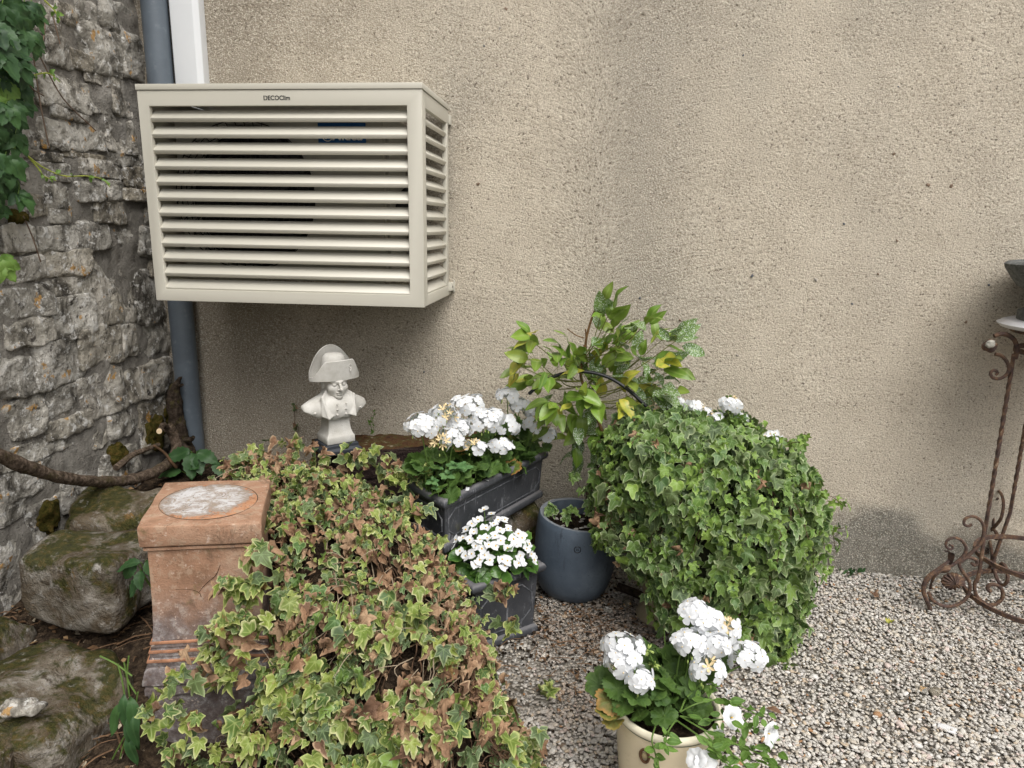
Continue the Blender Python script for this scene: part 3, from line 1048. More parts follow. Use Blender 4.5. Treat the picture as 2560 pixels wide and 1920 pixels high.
def scatter_pebbles():
    bases = pebble_bases()
    N = 56000
    x, y = rng.uniform(-.55, 2.3, N), rng.uniform(-1.55, -.002, N)
    z = ground_z(x, y)
    uv, dp = project(np.stack([x, y, z], 1))
    keep = (uv[:, 0] > 1050) & (uv[:, 0] < 2900) & (uv[:, 1] < 2110)
    # the ground under the planters is bare soil in places
    thin = fbm(np.stack([x, y, 0 * x], 1), 5, 3, 77)
    near_pots = (x < .55) & (y > -1.15)
    keep &= ~(near_pots & (thin > .22) & (rng.random(N) < .8))
    x, y, z, dp, uv = x[keep], y[keep], z[keep], dp[keep], uv[keep]
    n = len(x)
    near = dp < 2.15
    pal = np.array([[.48, .455, .41], [.52, .495, .45], [.44, .415, .375], [.47, .425, .355], [.41, .39, .36], [.58, .56, .53], [.42, .34, .25], [.33, .315, .29],
                    [.33, .185, .095], [.52, .47, .40], [.50, .42, .38], [.155, .12, .09]])
    pr = np.array([.24, .15, .16, .12, .09, .045, .05, .03, .012, .07, .05, .010])
    ci = rng.choice(len(pal), n, p=pr / pr.sum())
    c = pal[ci] * rng.uniform(.86, 1.08, (n, 1))
    # browner, dirtier stones where soil has been spilt round the pots
    dirt = np.clip(1.0 - np.hypot((x - .05) / .62, (y + .62) / .50), 0, 1) * 1.5 + .9 * fbm(np.stack([x, y, 0 * x], 1), 4.5, 4, 4) * np.clip(1.5 - np.hypot((x - .05) / .62, (y + .62) / .50), 0, 1)
    dirt = np.clip(dirt, 0, 1)[:, None]
    c = c * (1 - .6 * dirt) + np.array([.16, .105, .068]) * .6 * dirt * rng.uniform(.4, 1.4, (n, 1))
    a = .0060 * np.exp(rng.normal(0, .28, n))
    big = rng.random(n) < .03
    a[big] *= 1.6
    b = a * rng.uniform(.5, .88, n)
    h = a * rng.uniform(.28, .48, n)
    yaw, t1, t2 = rng.uniform(0, 2 * PI, n), rng.normal(0, .22, n), rng.normal(0, .22, n)
    zz = z + rng.uniform(-.001, .008, n)
    Vs, Fs, Cs, off = [], [], [], 0
    for lod in (0, 1):
        bs, F = bases[lod]
        for k in range(8):
            idx = np.where((near if lod == 0 else ~near) & (np.arange(n) % 8 == k))[0]
            if not len(idx):
                continue
            B = bs[k][None] * np.stack([a[idx], b[idx], h[idx]], 1)[:, None, :]
            cy, sy_ = np.cos(t1[idx])[:, None], np.sin(t1[idx])[:, None]
            B = np.stack([B[..., 0], B[..., 1] * cy - B[..., 2] * sy_, B[..., 1] * sy_ + B[..., 2] * cy], -1)
            cy, sy_ = np.cos(t2[idx])[:, None], np.sin(t2[idx])[:, None]
            B = np.stack([B[..., 0] * cy + B[..., 2] * sy_, B[..., 1], -B[..., 0] * sy_ + B[..., 2] * cy], -1)
            cy, sy_ = np.cos(yaw[idx])[:, None], np.sin(yaw[idx])[:, None]
            B = np.stack([B[..., 0] * cy - B[..., 1] * sy_, B[..., 0] * sy_ + B[..., 1] * cy, B[..., 2]], -1)
            B += np.stack([x[idx], y[idx], zz[idx]], 1)[:, None, :]
            m, q = B.shape[:2]
            Vs.append(B.reshape(-1, 3))
            Cs.append(np.repeat(c[idx], q, 0))
            Fs.append((F[None] + (np.arange(m) * q)[:, None, None] + off).reshape(-1, 3))
            off += m * q
    me = mk('gravel', np.vstack(Vs), np.vstack(Fs), MAT['pebble'], cols=np.vstack(Cs))
    obj('gravel', me, kind='stuff', label='pale pea gravel covering the yard')
    print('pebbles', n, 'tris', len(me.polygons))


scatter_pebbles()

# crumbs of soil, twigs and leaf scraps between the pots
mb = MB()
for k in range(900):
    x, y = rng.normal(.06, .22), rng.normal(-.66, .20)
    if y > -.02:
        continue
    p = np.array([x, y, float(ground_z(x, y)) + .008])
    r_ = rng.random()
    R = rotz(rng.uniform(0, 6)) @ rotx(rng.uniform(-.5, .5))
    if r_ < .22:
        L = rng.uniform(.015, .07)
        d = R @ np.array([1, 0, 0]) * L
        d[2] *= .2
        mb.tube(spline([p - d / 2, p + np.array([0, 0, .004]), p + d / 2], 4), rng.uniform(.0008, .0018), 4, 0)
    elif r_ < .55:
        s = rng.uniform(.005, .013)
        mb.add(np.array([[-1, 0, 0], [0, -.5, .2], [1, 0, 0], [0, .5, .2]]) * s @ R.T + p, [(0, 1, 2, 3)], 1)
    else:
        V, F = rock((1, 1, .7), 2, k % 7, .4, 2.5)
        mb.add(V * rng.uniform(.004, .014) + p, F, 2)
obj('soil_litter', mb.mesh('soil_litter', [MAT['twig'], m_plain('leaf_scrap', (.15, .09, .05), .9, .1, 40, .5), MAT['potsoil']]), kind='stuff', label='spilt soil and leaf scraps on the gravel between the pots')

# ------------------------------------------------------------------ downpipe and cable trunking
mb = MB()
P = [(-1.752, -.062, z) for z in (3.6, 2.6, 1.6, .9, .35, .2)]
mb.tube(P, .05, 28)
root = thing('drainpipe', 'grey plastic downpipe in the corner behind the beige louvred cover', 'drainpipe', (-1.752, -.062, .3))
obj('pipe', mb.mesh('pipe', [MAT['pvc']]), root)
mb = MB()
mb.lathe([(.0505, 2.52), (.056, 2.515), (.056, 2.43), (.0505, 2.425)], 28, (-1.752, -.062, 0))
mb.box((-1.775, -.062, 2.46), (-1.729, .01, 2.485))
obj('pipe_clip', mb.mesh('pipe_clip', [MAT['pvc']]), root)

xl, xr = on_y(427, 100, -.062)[0], on_y(497, 100, -.062)[0]
ring = [(xl, 0), (xl, -.055), (xl + .006, -.062), (xr - .018, -.062), (xr, -.045), (xr, 0)]
mb = MB().loft([np.array([[a, b, z] for a, b in ring]) for z in (3.6, 1.55)])
solid('cable_trunking', bevel(mb.mesh('cable_trunking', [MAT['trunking']]), .002), 'white plastic cable trunking beside the grey downpipe, above the louvred cover', 'trunking')

# ------------------------------------------------------------------ louvred cover and the outdoor unit inside it
X0, X1, Z0, Z1, DEP = -1.5804, -.5767, 1.1431, 1.8869, .4958
cov = thing('louvred_cover', 'beige metal louvred cover of an outdoor air conditioning unit, fixed high on the wall', 'unit cover', ((X0 + X1) / 2, -DEP / 2, Z0))
C_ = MAT['cover']
ZT = Z1 - .0204


def cpart(name, boxes, bev=.0012, parent=cov, mat=C_):
    m = MB()
    for lo, hi in boxes:
        m.box(lo, hi)
    return obj(name, bevel(m.mesh(name, [mat]), bev, 2), parent)


cpart('top_panel', [((X0 - .003, -DEP - .004, ZT + .001), (X1 + .003, -.030, Z1))], .0025)
OX0, OX1, OZ0, OZ1 = -1.541, -.628, 1.185, 1.816
TH = .0025
m = MB()
ring = lambda x0, z0, x1, z1, y: np.array([[x0, y, z0], [x1, y, z0], [x1, y, z1], [x0, y, z1]])
m.loft([ring(OX0, OZ0, OX1, OZ1, -DEP + .018), ring(OX0, OZ0, OX1, OZ1, -DEP), ring(X0, Z0, X1, ZT, -DEP), ring(X0, Z0, X1, ZT, -DEP + .018)], 0, False, False)
m.loft([ring(X0 + .004, Z0 + .004, X1 - .004, ZT - .004, -DEP + .0185), ring(OX0, OZ0, OX1, OZ1, -DEP + .0185)], 0, False, False)
obj('front_frame', bevel(m.mesh('front_frame', [C_]), .0016, 2), cov)
SLIP = 1.7643
me = None
for i in range(12):
    zb = -.0533 * i
    m = MB()
    prof = [(-DEP + .0085, 0), (-DEP + .0015, .0125), (-DEP + .036, .0422), (-DEP + .037, .0397), (-DEP + .0055, .0118), (-DEP + .0110, 0)]
    if me is None:
        m.loft([np.array([[x, y, z + SLIP] for y, z in prof]) for x in (OX0 - .003, OX1 + .003)])
        me = bevel(m.mesh('slat', [C_]), .0006, 1)
    obj('slat', me, cov, Matrix.Translation((0, 0, zb)))
cpart('side_panel', [((X0 + .001, -DEP + .0195, Z0 + .002), (X0 + .004, -.045, ZT - .001))], .0008)
for side, X in (('right', X1),):
    sgn = 1 if side == 'right' else -1
    xi = X - sgn * .0195
    xo = X - sgn * .0015
    ya, yb, yc, yd = -DEP + .020, -DEP + .056, -.078, -.045
    cpart('side_frame', [((xi, ya, Z0 + .002), (xo, yb, ZT - .001)), ((xi, yc, Z0 + .040), (xo, yd, OZ1 - .0005)), ((xi, yb, OZ1), (xo, yd, ZT - .001)), ((xi, yb, Z0 + .002), (xo, yd, OZ0 - .001)),
                         ((xi + sgn * .002, yd, OZ1 + .004), (xo, -.002, ZT - .012)), ((xi + sgn * .002, yd, Z0 + .004), (xo, -.002, Z0 + .036))], .001)
    sm = None
    for i in range(12):
        m = MB()
        prof = [(.006, 0), (-.0005, .0125), (.030, .0375), (.031, .035), (.003, .0118), (.0085, 0)]
        if sm is None:
            m.loft([np.array([[X - sgn * (.003 + d), y, z + SLIP] for d, z in prof]) for y in (yb - .004, yc + .004)])
            sm = bevel(m.mesh('side_slat', [C_]), .0006, 1)
        obj('side_slat', sm, cov, Matrix.Translation((0, 0, -.0533 * i)))
m = MB()
m.box((X1 - .016, -.052, Z0 + .020), (X1 + .012, -.001, Z0 + .052))
m.box((X1 + .012, -.020, Z0 + .012), (X1 + .016, -.001, Z0 + .060))
m.box((X1 - .016, -.03, ZT - .05), (X1 + .004, -.001, ZT - .014))
obj('wall_bracket', bevel(m.mesh('wall_bracket', [C_]), .001), cov)
m = MB()
m.box((X1 + .0118, -.040, Z0 + .032), (X1 + .0128, -.028, Z0 + .038))
obj('bracket_slot', m.mesh('bracket_slot', [MAT['ink']]), cov)


def lettering(text, size, mat, name, ext=.0004, font_sx=1.0):
    cu = bpy.data.curves.new(name, 'FONT')
    cu.body = text
    cu.size = size
    cu.extrude = ext
    cu.offset = size * .022
    to = bpy.data.objects.new(name, cu)
    me = bpy.data.meshes.new_from_object(to)
    me.name = name
    bpy.data.objects.remove(to)
    me.materials.clear()
    me.materials.append(mat)
    co = np.empty(len(me.vertices) * 3, np.float32)
    me.vertices.foreach_get('co', co)
    co = co.reshape(-1, 3)
    co[:, 0] *= font_sx
    return me, co


def place_text(text, x0, x1, zb, y, mat, name, parent, ext=.0004):
    me, co = lettering(text, .02, mat, name, ext)
    s = (x1 - x0) / (co[:, 0].max() - co[:, 0].min())
    W = np.stack([(co[:, 0] - co[:, 0].min()) * s + x0, y - co[:, 2], co[:, 1] * s + zb], 1)
    me.vertices.foreach_set('co', W.astype(np.float32).ravel())
    me.update()
    return obj(name, me, parent)


tx0, tx1 = on_y(659, 244, -DEP)[0], on_y(725, 244, -DEP)[0]
tz = on_y(692, 250, -DEP)[2]
lo = place_text('DECOClim', tx0, tx1, tz, -DEP - .0003, MAT['ink'], 'lettering', cov)
tw = tx1 - tx0
for fx in (.052, .42):
    m = MB().box((tx0 + fx * tw, -DEP - .0014, tz - .002), (tx0 + fx * tw + .0011, -DEP - .0002, tz + .016))
    obj('stencil_bridge', m.mesh('stencil_bridge', [C_]), cov)

unit = thing('air_conditioner', 'outdoor air conditioning unit with a round black fan grille, inside the beige louvred cover', 'air conditioner', (-1.14, -.2, 1.2))
UX0, UX1, UY0, UY1, UZ0, UZ1 = -1.535, -.752, -.355, -.045, 1.215, 1.812
fc, fr = (-1.277, 1.520), .262
m = MB()
K = 64
an = np.arange(K) * 2 * PI / K
circ = lambda r, y: np.stack([fc[0] + r * np.cos(an), np.full(K, y), fc[1] + r * np.sin(an)], 1)
sq = []
for t in an:
    c, s = math.cos(t), math.sin(t)
    kx = ((UX1 - fc[0]) if c > 0 else (fc[0] - UX0)) / max(abs(c), 1e-6)
    kz = ((UZ1 - fc[1]) if s > 0 else (fc[1] - UZ0)) / max(abs(s), 1e-6)
    k = min(kx, kz)
    sq.append([fc[0] + k * c, UY0, fc[1] + k * s])
for cx_, cz_ in ((UX0, UZ0), (UX1, UZ0), (UX0, UZ1), (UX1, UZ1)):
    i = min(range(K), key=lambda j: (sq[j][0] - cx_) ** 2 + (sq[j][2] - cz_) ** 2)
    sq[i] = [cx_, UY0, cz_]
sq = np.array(sq)
sqb = sq.copy()
sqb[:, 1] = UY1
m.loft([circ(fr, UY0 + .12), circ(fr, UY0), sq, sqb], 0, False, True)
obj('casing', m.mesh('casing', [MAT['unit']], smooth=False), unit)
m = MB()
m.loft([circ(.001, UY0 + .119), circ(fr - .001, UY0 + .119)], 0, True, False)
obj('fan_recess', m.mesh('fan_recess', [MAT['black']]), unit)
m = MB()
for b in range(3):
    G = []
    for i, r in enumerate(np.linspace(.05, .235, 7)):
        G.append([[fc[0] + r * math.cos(b * 2.094 + t + .5 * r / .235), UY0 + .085 - .05 * (t / .9), fc[1] + r * math.sin(b * 2.094 + t + .5 * r / .235)] for t in np.linspace(0, .95, 6)])
    m.grid(np.array(G))
m.lathe([(.055, -.05), (.055, .03), (.03, .04)], 20, (fc[0], UY0 + .06, fc[1]), 0, True, True, R=rotx(PI / 2))
obj('fan', m.mesh('fan', [MAT['blade']]), unit)
m = MB()
for r in np.linspace(.045, .268, 12):
    Pt = circ(r, UY0 - .012)
    m.tube(np.vstack([Pt[::2], Pt[:1]]), .0022, 4, cap=False)
for t in np.arange(0, 2 * PI, 2 * PI / 48):
    d = np.array([math.cos(t), 0, math.sin(t)])
    d2 = np.array([math.cos(t + .35), 0, math.sin(t + .35)])
    c = np.array([fc[0], UY0 - .013, fc[1]])
    m.tube(spline([c + d * .045, c + (d + d2) * .08, c + d2 * .27], 5), .0016, 4)
obj('fan_grille', m.mesh('fan_grille', [MAT['black']]), unit)
a, b = on_y(794, 307, UY0 - .004), on_y(915, 359, UY0 - .004)
m = MB().box((a[0], UY0 - .005, b[2]), (b[0], UY0 - .0005, a[2]))
pl = obj('name_plate', bevel(m.mesh('name_plate', [MAT['blue']]), .001), unit)
w = b[0] - a[0]
place_text('Midea', a[0] + .30 * w, a[0] + .93 * w, b[2] + .012, UY0 - .0054, MAT['white'], 'lettering', pl)
m = MB()
c0 = np.array([a[0] + .20 * w, UY0 - .0056, b[2] + .028])
for rr, s0, s1 in ((.020, .4, 5.6), (.013, 1.2, 4.4)):
    t = np.linspace(s0, s1, 20)
    m.tube(c0 + np.stack([rr * np.cos(t), 0 * t, rr * np.sin(t)], 1), .0016, 4)
obj('emblem', m.mesh('emblem', [MAT['white']]), pl)
for fx in (UX0 + .10, UX1 - .16):
    m = MB().box((fx, UY0 + .02, Z0 + .015), (fx + .06, UY1, UZ0 - .001))
    obj('mounting_foot', m.mesh('mounting_foot', [MAT['unit']]), unit)
m = MB()
m.tube(spline([(UX1 - .002, -.2, 1.52), (UX1 + .05, -.2, 1.56), (UX1 + .07, -.16, 1.50), (UX1 + .05, -.10, 1.38), (UX1 + .03, -.05, 1.30)], 24), .009, 8)
m.tube(spline([(UX1 - .002, -.24, 1.48), (UX1 + .045, -.24, 1.50), (UX1 + .06, -.18, 1.42), (UX1 + .02, -.06, 1.28)], 24), .012, 8)
obj('refrigerant_hose', m.mesh('refrigerant_hose', [MAT['black']]), unit)
m = MB().box((UX1 - .001, UY0 + .03, UZ0 + .02), (UX1 + .012, -.1, UZ1 - .06))
obj('service_panel', bevel(m.mesh('service_panel', [MAT['unit']]), .003), unit)

# ------------------------------------------------------------------ terracotta plinth (an old square chimney pot)
pc = np.array([-1.052, -1.158])
ux, uy = np.array([math.cos(.24), math.sin(.24)]), np.array([-math.sin(.36), math.cos(.36)])


def sq_ring(h, z, n=6, jag=.0):
    """Square outline with n points a side."""
    pts = []
    for (a, b), (c, d) in (((-1, -1), (1, -1)), ((1, -1), (1, 1)), ((1, 1), (-1, 1)), ((-1, 1), (-1, -1))):
        for t in np.arange(n) / n:
            p = pc + ux * h * .97 * (a + (c - a) * t) + uy * h * 1.05 * (b + (d - b) * t)
            pts.append([p[0], p[1], z])
    P = np.array(pts)
    P += .0022 * np.stack([vnoise(P + 3, 14, 4), vnoise(P + 9, 14, 5), 1.2 * vnoise(P + 5, 10, 6)], 1)
    return P


root = thing('chimney_pot_plinth', 'square terracotta chimney pot standing as a plinth, lime-stained round mark on its cap', 'chimney pot', (pc[0], pc[1], 0))
A = .160
m = MB()
m.loft([sq_ring(A * f, z) for f, z in ((.90, .590), (.985, .594), (1.0, .599), (1.005, .645), (.998, .6515), (.985, .6535))], 0, True, True)
obj('cap', bevel(m.mesh('cap', [MAT['terracotta']]), .0025, 2, 30), root)
m = MB()
prof = [(.955, .5895), (.955, .582), (.905, .577), (.90, .50), (.905, .42), (.925, .36), (.955, .325), (.958, .318)]
m.loft([sq_ring(A * f, z) for f, z in prof], 0, True, True)
obj('shaft', m.mesh('shaft', [MAT['terracotta']]), root)
m = MB()
prof = [(.965, .3175), (.985, .314), (.99, .300), (.975, .297), (.985, .294), (1.015, .290), (1.02, .276), (1.005, .273), (1.02, .270), (1.05, .266), (1.055, .252), (1.05, .249), (1.10, .243),
        (1.145, .215), (1.15, .205), (1.10, .199)]
m.loft([sq_ring(A * f, z) for f, z in prof], 0, True, True)
obj('ridged_moulding', m.mesh('ridged_moulding', [MAT['terracotta']]), root)
for f_, z_ in ((.992, .314), (1.024, .290), (1.058, .266)):
    m = MB().loft([sq_ring(A * (f_ + d), z_ + h) for d, h in ((-.02, -.0045), (.006, -.003), (.008, 0), (.004, .0028), (-.02, .004))], 0, False, False)
    obj('worn_ridge', m.mesh('worn_ridge', [MAT['terra_worn']]), root)
m = MB()
m.loft([sq_ring(A * f, z) for f, z in ((1.10, .1985), (1.13, .190), (1.13, .172), (1.09, .166), (1.09, .05), (1.12, .03), (1.13, -.03))], 0, True, True)
obj('base_block', m.mesh('base_block', [MAT['terracotta']]), root)
t = np.linspace(0, 2 * PI, 49)
cap_c = np.array([pc[0], pc[1], .6535])
cpts = np.stack([cap_c[0] + A * .83 * (np.cos(t) * ux[0] + np.sin(t) * uy[0] * 1.02), cap_c[1] + A * .83 * (np.cos(t) * ux[1] + np.sin(t) * uy[1] * 1.02), np.full(49, .6537)], 1)
m = MB()
rings = [np.array(cap_c) + (cpts[:-1] - cap_c) * k + np.array([0, 0, dz]) for k, dz in ((.985, .0008), (.96, .0022), (.6, .0026), (.25, .0020), (.02, .0020))]
m.loft(rings, 0, False, True)
obj('lime_patch', m.mesh('lime_patch', [MAT['lime']]), root)
m = MB().tube(cpts + np.array([0, 0, -.0008]), .0016, 5, cap=False)
obj('groove_ring', m.mesh('groove_ring', [m_plain('groove_dirt', (.085, .06, .042), .95, .1, 60, .5)]), root)
# hairline cracks on the shaft front
def shaft_front(u_, z):
    p = pc + ux * A * .97 * .90 * u_ - uy * A * 1.05 * .9035
    return np.array([p[0], p[1], z])


m = MB()
m.tube(spline([shaft_front(-.55, .465), shaft_front(-.3, .462), shaft_front(-.14, .452), shaft_front(-.1, .438)], 14), .0011, 4)
m.tube(spline([shaft_front(-.14, .452), shaft_front(.02, .478), shaft_front(.2, .50), shaft_front(.3, .53)], 14), .0008, 4)
obj('crack', m.mesh('crack', [m_plain('crack_dirt', (.06, .035, .022), .95, .1, 60, .3)]), root, kind='stuff')

# ------------------------------------------------------------------ old timber and the stones that carry it and the trough
def block(c, size, seed, label, rz):
    V, F = rock(size, 9, seed, .16, 4.5)
    V = V @ rotz(rz).T + np.asarray(c)
    return solid('support_stone', mk('support_stone', V, F, MAT['boulder']), label, 'stone')


bd = np.array([math.cos(.36), math.sin(.36), 0])
bn = np.array([-math.sin(.36), math.cos(.36), 0])
bc = np.array([-.845, -.285, .465])
ns = 26
rings = []
for i, s in enumerate(np.linspace(-.235, .44, ns)):
    hw, hh = .105, .105
    q = []
    for a, b in ((-1, -1), (-.3, -1.02), (.4, -1.0), (1, -.95), (1.03, -.3), (1, .5), (.93, .98), (.4, 1.04), (-.1, 1.02), (-.6, 1.0), (-.95, .94), (-1.04, .4), (-1.03, -.3)):
        q.append(bc + bd * s + bn * a * hw + np.array([0, 0, b * hh]))
    rings.append(np.array(q))
m = MB().loft(rings)
V = np.vstack(m.V)
V = V + np.stack([.008 * fbm(V, 14, 4, 1), .010 * fbm(V + 5, 14, 4, 2), .009 * fbm(V + 9, 16, 4, 3)], 1)
V[:, 2] -= .02 * np.clip(fbm(V, 5, 3, 8) - .2, 0, 1)
m.V = [V]
solid('timber_beam', m.mesh('timber_beam', [MAT['timber']]), 'dark rotten timber beam with mossy crumbling top, beside the pale bust', 'timber')
block((-1.00, -.34, .17), (.26, .26, .37), 31, 'rough stone carrying the left end of the rotten timber beam, behind the brown ivy', .2)
block((-.55, -.15, .17), (.22, .20, .37), 32, 'rough stone carrying the right end of the rotten timber beam, near the wall', .5)

# ------------------------------------------------------------------ lead troughs
def trough(name, label, near, length, depth, ang, zb, zt, taper, relief_in, dang=None):
    """near = front corner towards the viewer (rim level); ang = direction of the long front edge."""
    L = np.array([math.cos(ang), math.sin(ang), 0])
    dang = ang + PI / 2 if dang is None else dang
    D = np.array([math.cos(dang), math.sin(dang), 0])
    o = np.array([near[0], near[1], 0.0])

    def rg(off, z, rnd=.006, wav=0.0):
        a, b, c, d = -off, length + off, -off, depth + off
        r = rnd
        pts = []
        for cx_, cy_, t0 in ((b - r, c + r, -PI / 2), (b - r, d - r, 0), (a + r, d - r, PI / 2), (a + r, c + r, PI)):
            for t in np.linspace(t0, t0 + PI / 2, 4):
                pts.append(o + L * (cx_ + r * math.cos(t)) + D * (cy_ + r * math.sin(t)) + np.array([0, 0, z]))
        return np.array(pts)
    root = thing(name, label, 'planter', (o + L * length / 2 + D * depth / 2 + np.array([0, 0, zb])))
    h = zt - zb
    prof = [(-taper + .010, zb), (-taper + .012, zb + .006), (-taper + .012, zb + .020), (-taper + .007, zb + .026), (-taper, zb + .031), (-.014, zt - .042), (-.012, zt - .036), (.000, zt - .031),
            (.006, zt - .024), (.008, zt - .014), (.005, zt - .005), (-.002, zt), (-.012, zt), (-.019, zt - .004), (-.022, zt - .012), (-.024, zt - .05)]
    m = MB().loft([rg(a, z) for a, z in prof], 0, True, False)
    V = np.vstack(m.V)
    V += np.stack([.0016 * fbm(V, 12, 3, 1), .0016 * fbm(V + 7, 12, 3, 2), .0012 * fbm(V + 3, 9, 3, 3)], 1)
    m.V = [V]
    obj('trough_body', m.mesh('trough_body', [MAT['lead']]), root)

    def face(u_, v_, side=0, out=.002):
        z = zb + .031 + (h - .075) * v_
        off = (-taper) + (taper - .014) * v_
        if side == 0:
            a, b = -off, length + off
            return o + L * (a + (b - a) * u_) + D * (-off - out) + np.array([0, 0, z])
        a, b = -off, depth + off
        return o + L * (-off - out if side == 1 else length + off + out) + D * (a + (b - a) * u_) + np.array([0, 0, z])
    for side in (0, 1, 2):
        asp = (length if side == 0 else depth) / h
        cu, cv, mu, mv = .19 / asp, .22, .10 / asp, .10
        loop = [(mu + cu, mv), (1 - mu - cu, mv), (1 - mu, mv + cv), (1 - mu, 1 - mv - cv), (1 - mu - cu, 1 - mv), (mu + cu, 1 - mv), (mu, 1 - mv - cv), (mu, mv + cv)]
        m = MB()
        Pts = [face(a, b, side, .0005) for a, b in loop]
        for i in range(8):
            a, b = np.array(Pts[i]), np.array(Pts[(i + 1) % 8])
            d = (b - a) / np.linalg.norm(b - a)
            m.tube(np.array([a - d * .002, a + d * .01, (a + b) / 2, b - d * .01, b + d * .002]), .0030, 6)
        obj('panel_moulding', m.mesh('panel_moulding', [MAT['relief']]), root, kind='stuff')
    gx_, gy_ = np.meshgrid(np.linspace(.0225, length - .0225, 26), np.linspace(.0225, depth - .0225, 14), indexing='ij')
    P = o + gx_[..., None] * L + gy_[..., None] * D
    P[..., 2] = zt - .034 + .007 * fbm(P, 40, 3, 9)
    obj('potting_soil', MB().grid(P).mesh('potting_soil', [MAT['potsoil']]), root)
    return root, o, L, D


BT = trough('lead_trough', 'long grey lead trough full of white geraniums, raised beside the timber beam', (-.450, -.786), .660, .245, math.atan2(.591, .306), .344, .541, .020, 0, math.atan2(.70, -.71))
ST = trough('small_lead_planter', 'square grey lead planter with white begonias, standing on the gravel', (-.345, -.838), .296, .235, math.atan2(.66, .75), .0, .268, .022, 0)
block((-.30, -.22, .155), (.22, .24, .34), 33, 'dark stone under the far end of the long lead trough', .9)
block((-.62, -.62, .16), (.24, .24, .35), 34, 'rough stone under the near end of the long lead trough', .9)

# petals dropped on the trough rim
pm = MB()
G = np.array([[[x, y, .004 * (x * x + y * y) / 36e-6 * .35] for y in np.linspace(-.007, .009, 4)] for x in np.linspace(-.006, .006, 4)])
pm.grid(G)
pme = pm.mesh('fallen_petal', [MAT['petal']])
for k, (f, s) in enumerate(((.19, 1.0), (.36, .9), (.545, 1.1), (.575, .8))):
    p = BT[1] + BT[2] * .662 * f + BT[3] * (-.001 - .004 * (k % 2)) + np.array([0, 0, .5405])
    obj('fallen_petal', pme, None, Matrix.Translation(p.tolist()) @ Matrix.Rotation(k * 2.1, 4, 'Z') @ Matrix.Rotation(.35, 4, 'X') @ Matrix.Scale(s, 4),
        ['white petal dropped on the trough rim, nearest of four to the ivy', 'white petal dropped on the trough rim, second from the ivy end',
         'white petal on the trough rim beside another, the nearer of the two', 'white petal on the trough rim beside another, the farther of the two'][k], 'petal', 'petals fallen on the trough rim')

# ------------------------------------------------------------------ round slate-blue pot
Rp = roty(.075) @ rotx(.03)
pot0 = np.array([-.030, -.325, .002])
root = thing('round_pot', 'round slate-blue concrete pot with a small tree, leaning beside the lead trough', 'plant pot', pot0)
prof = [(.095, 0), (.112, .006), (.130, .022), (.146, .055), (.157, .105), (.163, .17), (.164, .24), (.161, .30), (.158, .326), (.155, .331), (.146, .332), (.140, .329), (.138, .32), (.140, .26)]
m = MB().lathe(prof, 72, pot0, 0, True, False, R=Rp)
obj('pot_body', m.mesh('pot_body', [MAT['bluepot']]), root)
m = MB()
gr = np.linspace(.002, .139, 9)
m.lathe([(.1395, .268)] + [(r, .272 + .006 * math.sin(r * 90)) for r in gr[::-1]], 40, pot0, 0, False, True, R=Rp)
V = np.vstack(m.V)
V[:, 2] += .006 * fbm(V, 30, 3, 2)
m.V = [V]
obj('potting_soil', m.mesh('potting_soil', [MAT['potsoil']]), root)
m = MB()
tt = np.linspace(0, 2 * PI, 21)
a0 = -PI / 2 + .02
pp = []
for t in tt:
    a = a0 + .075 * math.cos(t)
    pp.append([.1648 * math.cos(a), .1648 * math.sin(a), .262 + .0125 * math.sin(t)])
m.tube(np.array(pp) @ Rp.T + pot0, .0012, 4, cap=False)
pp = np.array([[.1648 * math.cos(a0 + dx), .1648 * math.sin(a0 + dx), .262 + dz] for dx, dz in ((-.03, -.003), (-.01, .003), (0, -.002), (.01, .003), (.03, -.003))])
m.tube(pp @ Rp.T + pot0, .001, 4)
obj('stamped_emblem', m.mesh('stamped_emblem', [MAT['black']]), root)
chip = []
for k in range(3):
    V, F = rock((.022, .014, .006), 3, 500 + k, .3, 2.5)
    chip.append(mk('stone_chip', V, F, m_plain('pale_chip', (.42, .40, .37), .8, .2, 50, .2)))
for k in range(26):
    a, r = rng.uniform(0, 6.3), .13 * math.sqrt(rng.random())
    p = Rp @ np.array([r * math.cos(a), r * math.sin(a), .281]) + pot0
    obj('stone_chip', chip[k % 3], root, Matrix.Translation(p.tolist()) @ Matrix.Rotation(a * 3, 4, 'Z') @ Matrix.Rotation(.2, 4, 'X'))

# ------------------------------------------------------------------ glazed urn under the green ivy
urn0 = np.array([.325, -.475, 0.0])
root = thing('ivy_urn', 'tall beige glazed urn mostly hidden by the green ivy ball', 'urn', urn0)
m = MB().lathe([(.100, 0), (.104, .008), (.100, .020), (.086, .040), (.076, .065), (.078, .085), (.090, .13), (.108, .18), (.128, .24), (.145, .32), (.152, .40), (.160, .43), (.172, .44), (.172, .455), (.155, .458),
                (.145, .44), (.14, .40)], 48, urn0, 0, True, False)
obj('urn_body', m.mesh('urn_body', [MAT['urn']]), root)
m = MB().lathe([(.145, .41), (.1, .425), (.002, .43)], 32, urn0, 0, False, True)
obj('potting_soil', m.mesh('potting_soil', [MAT['potsoil']]), root)

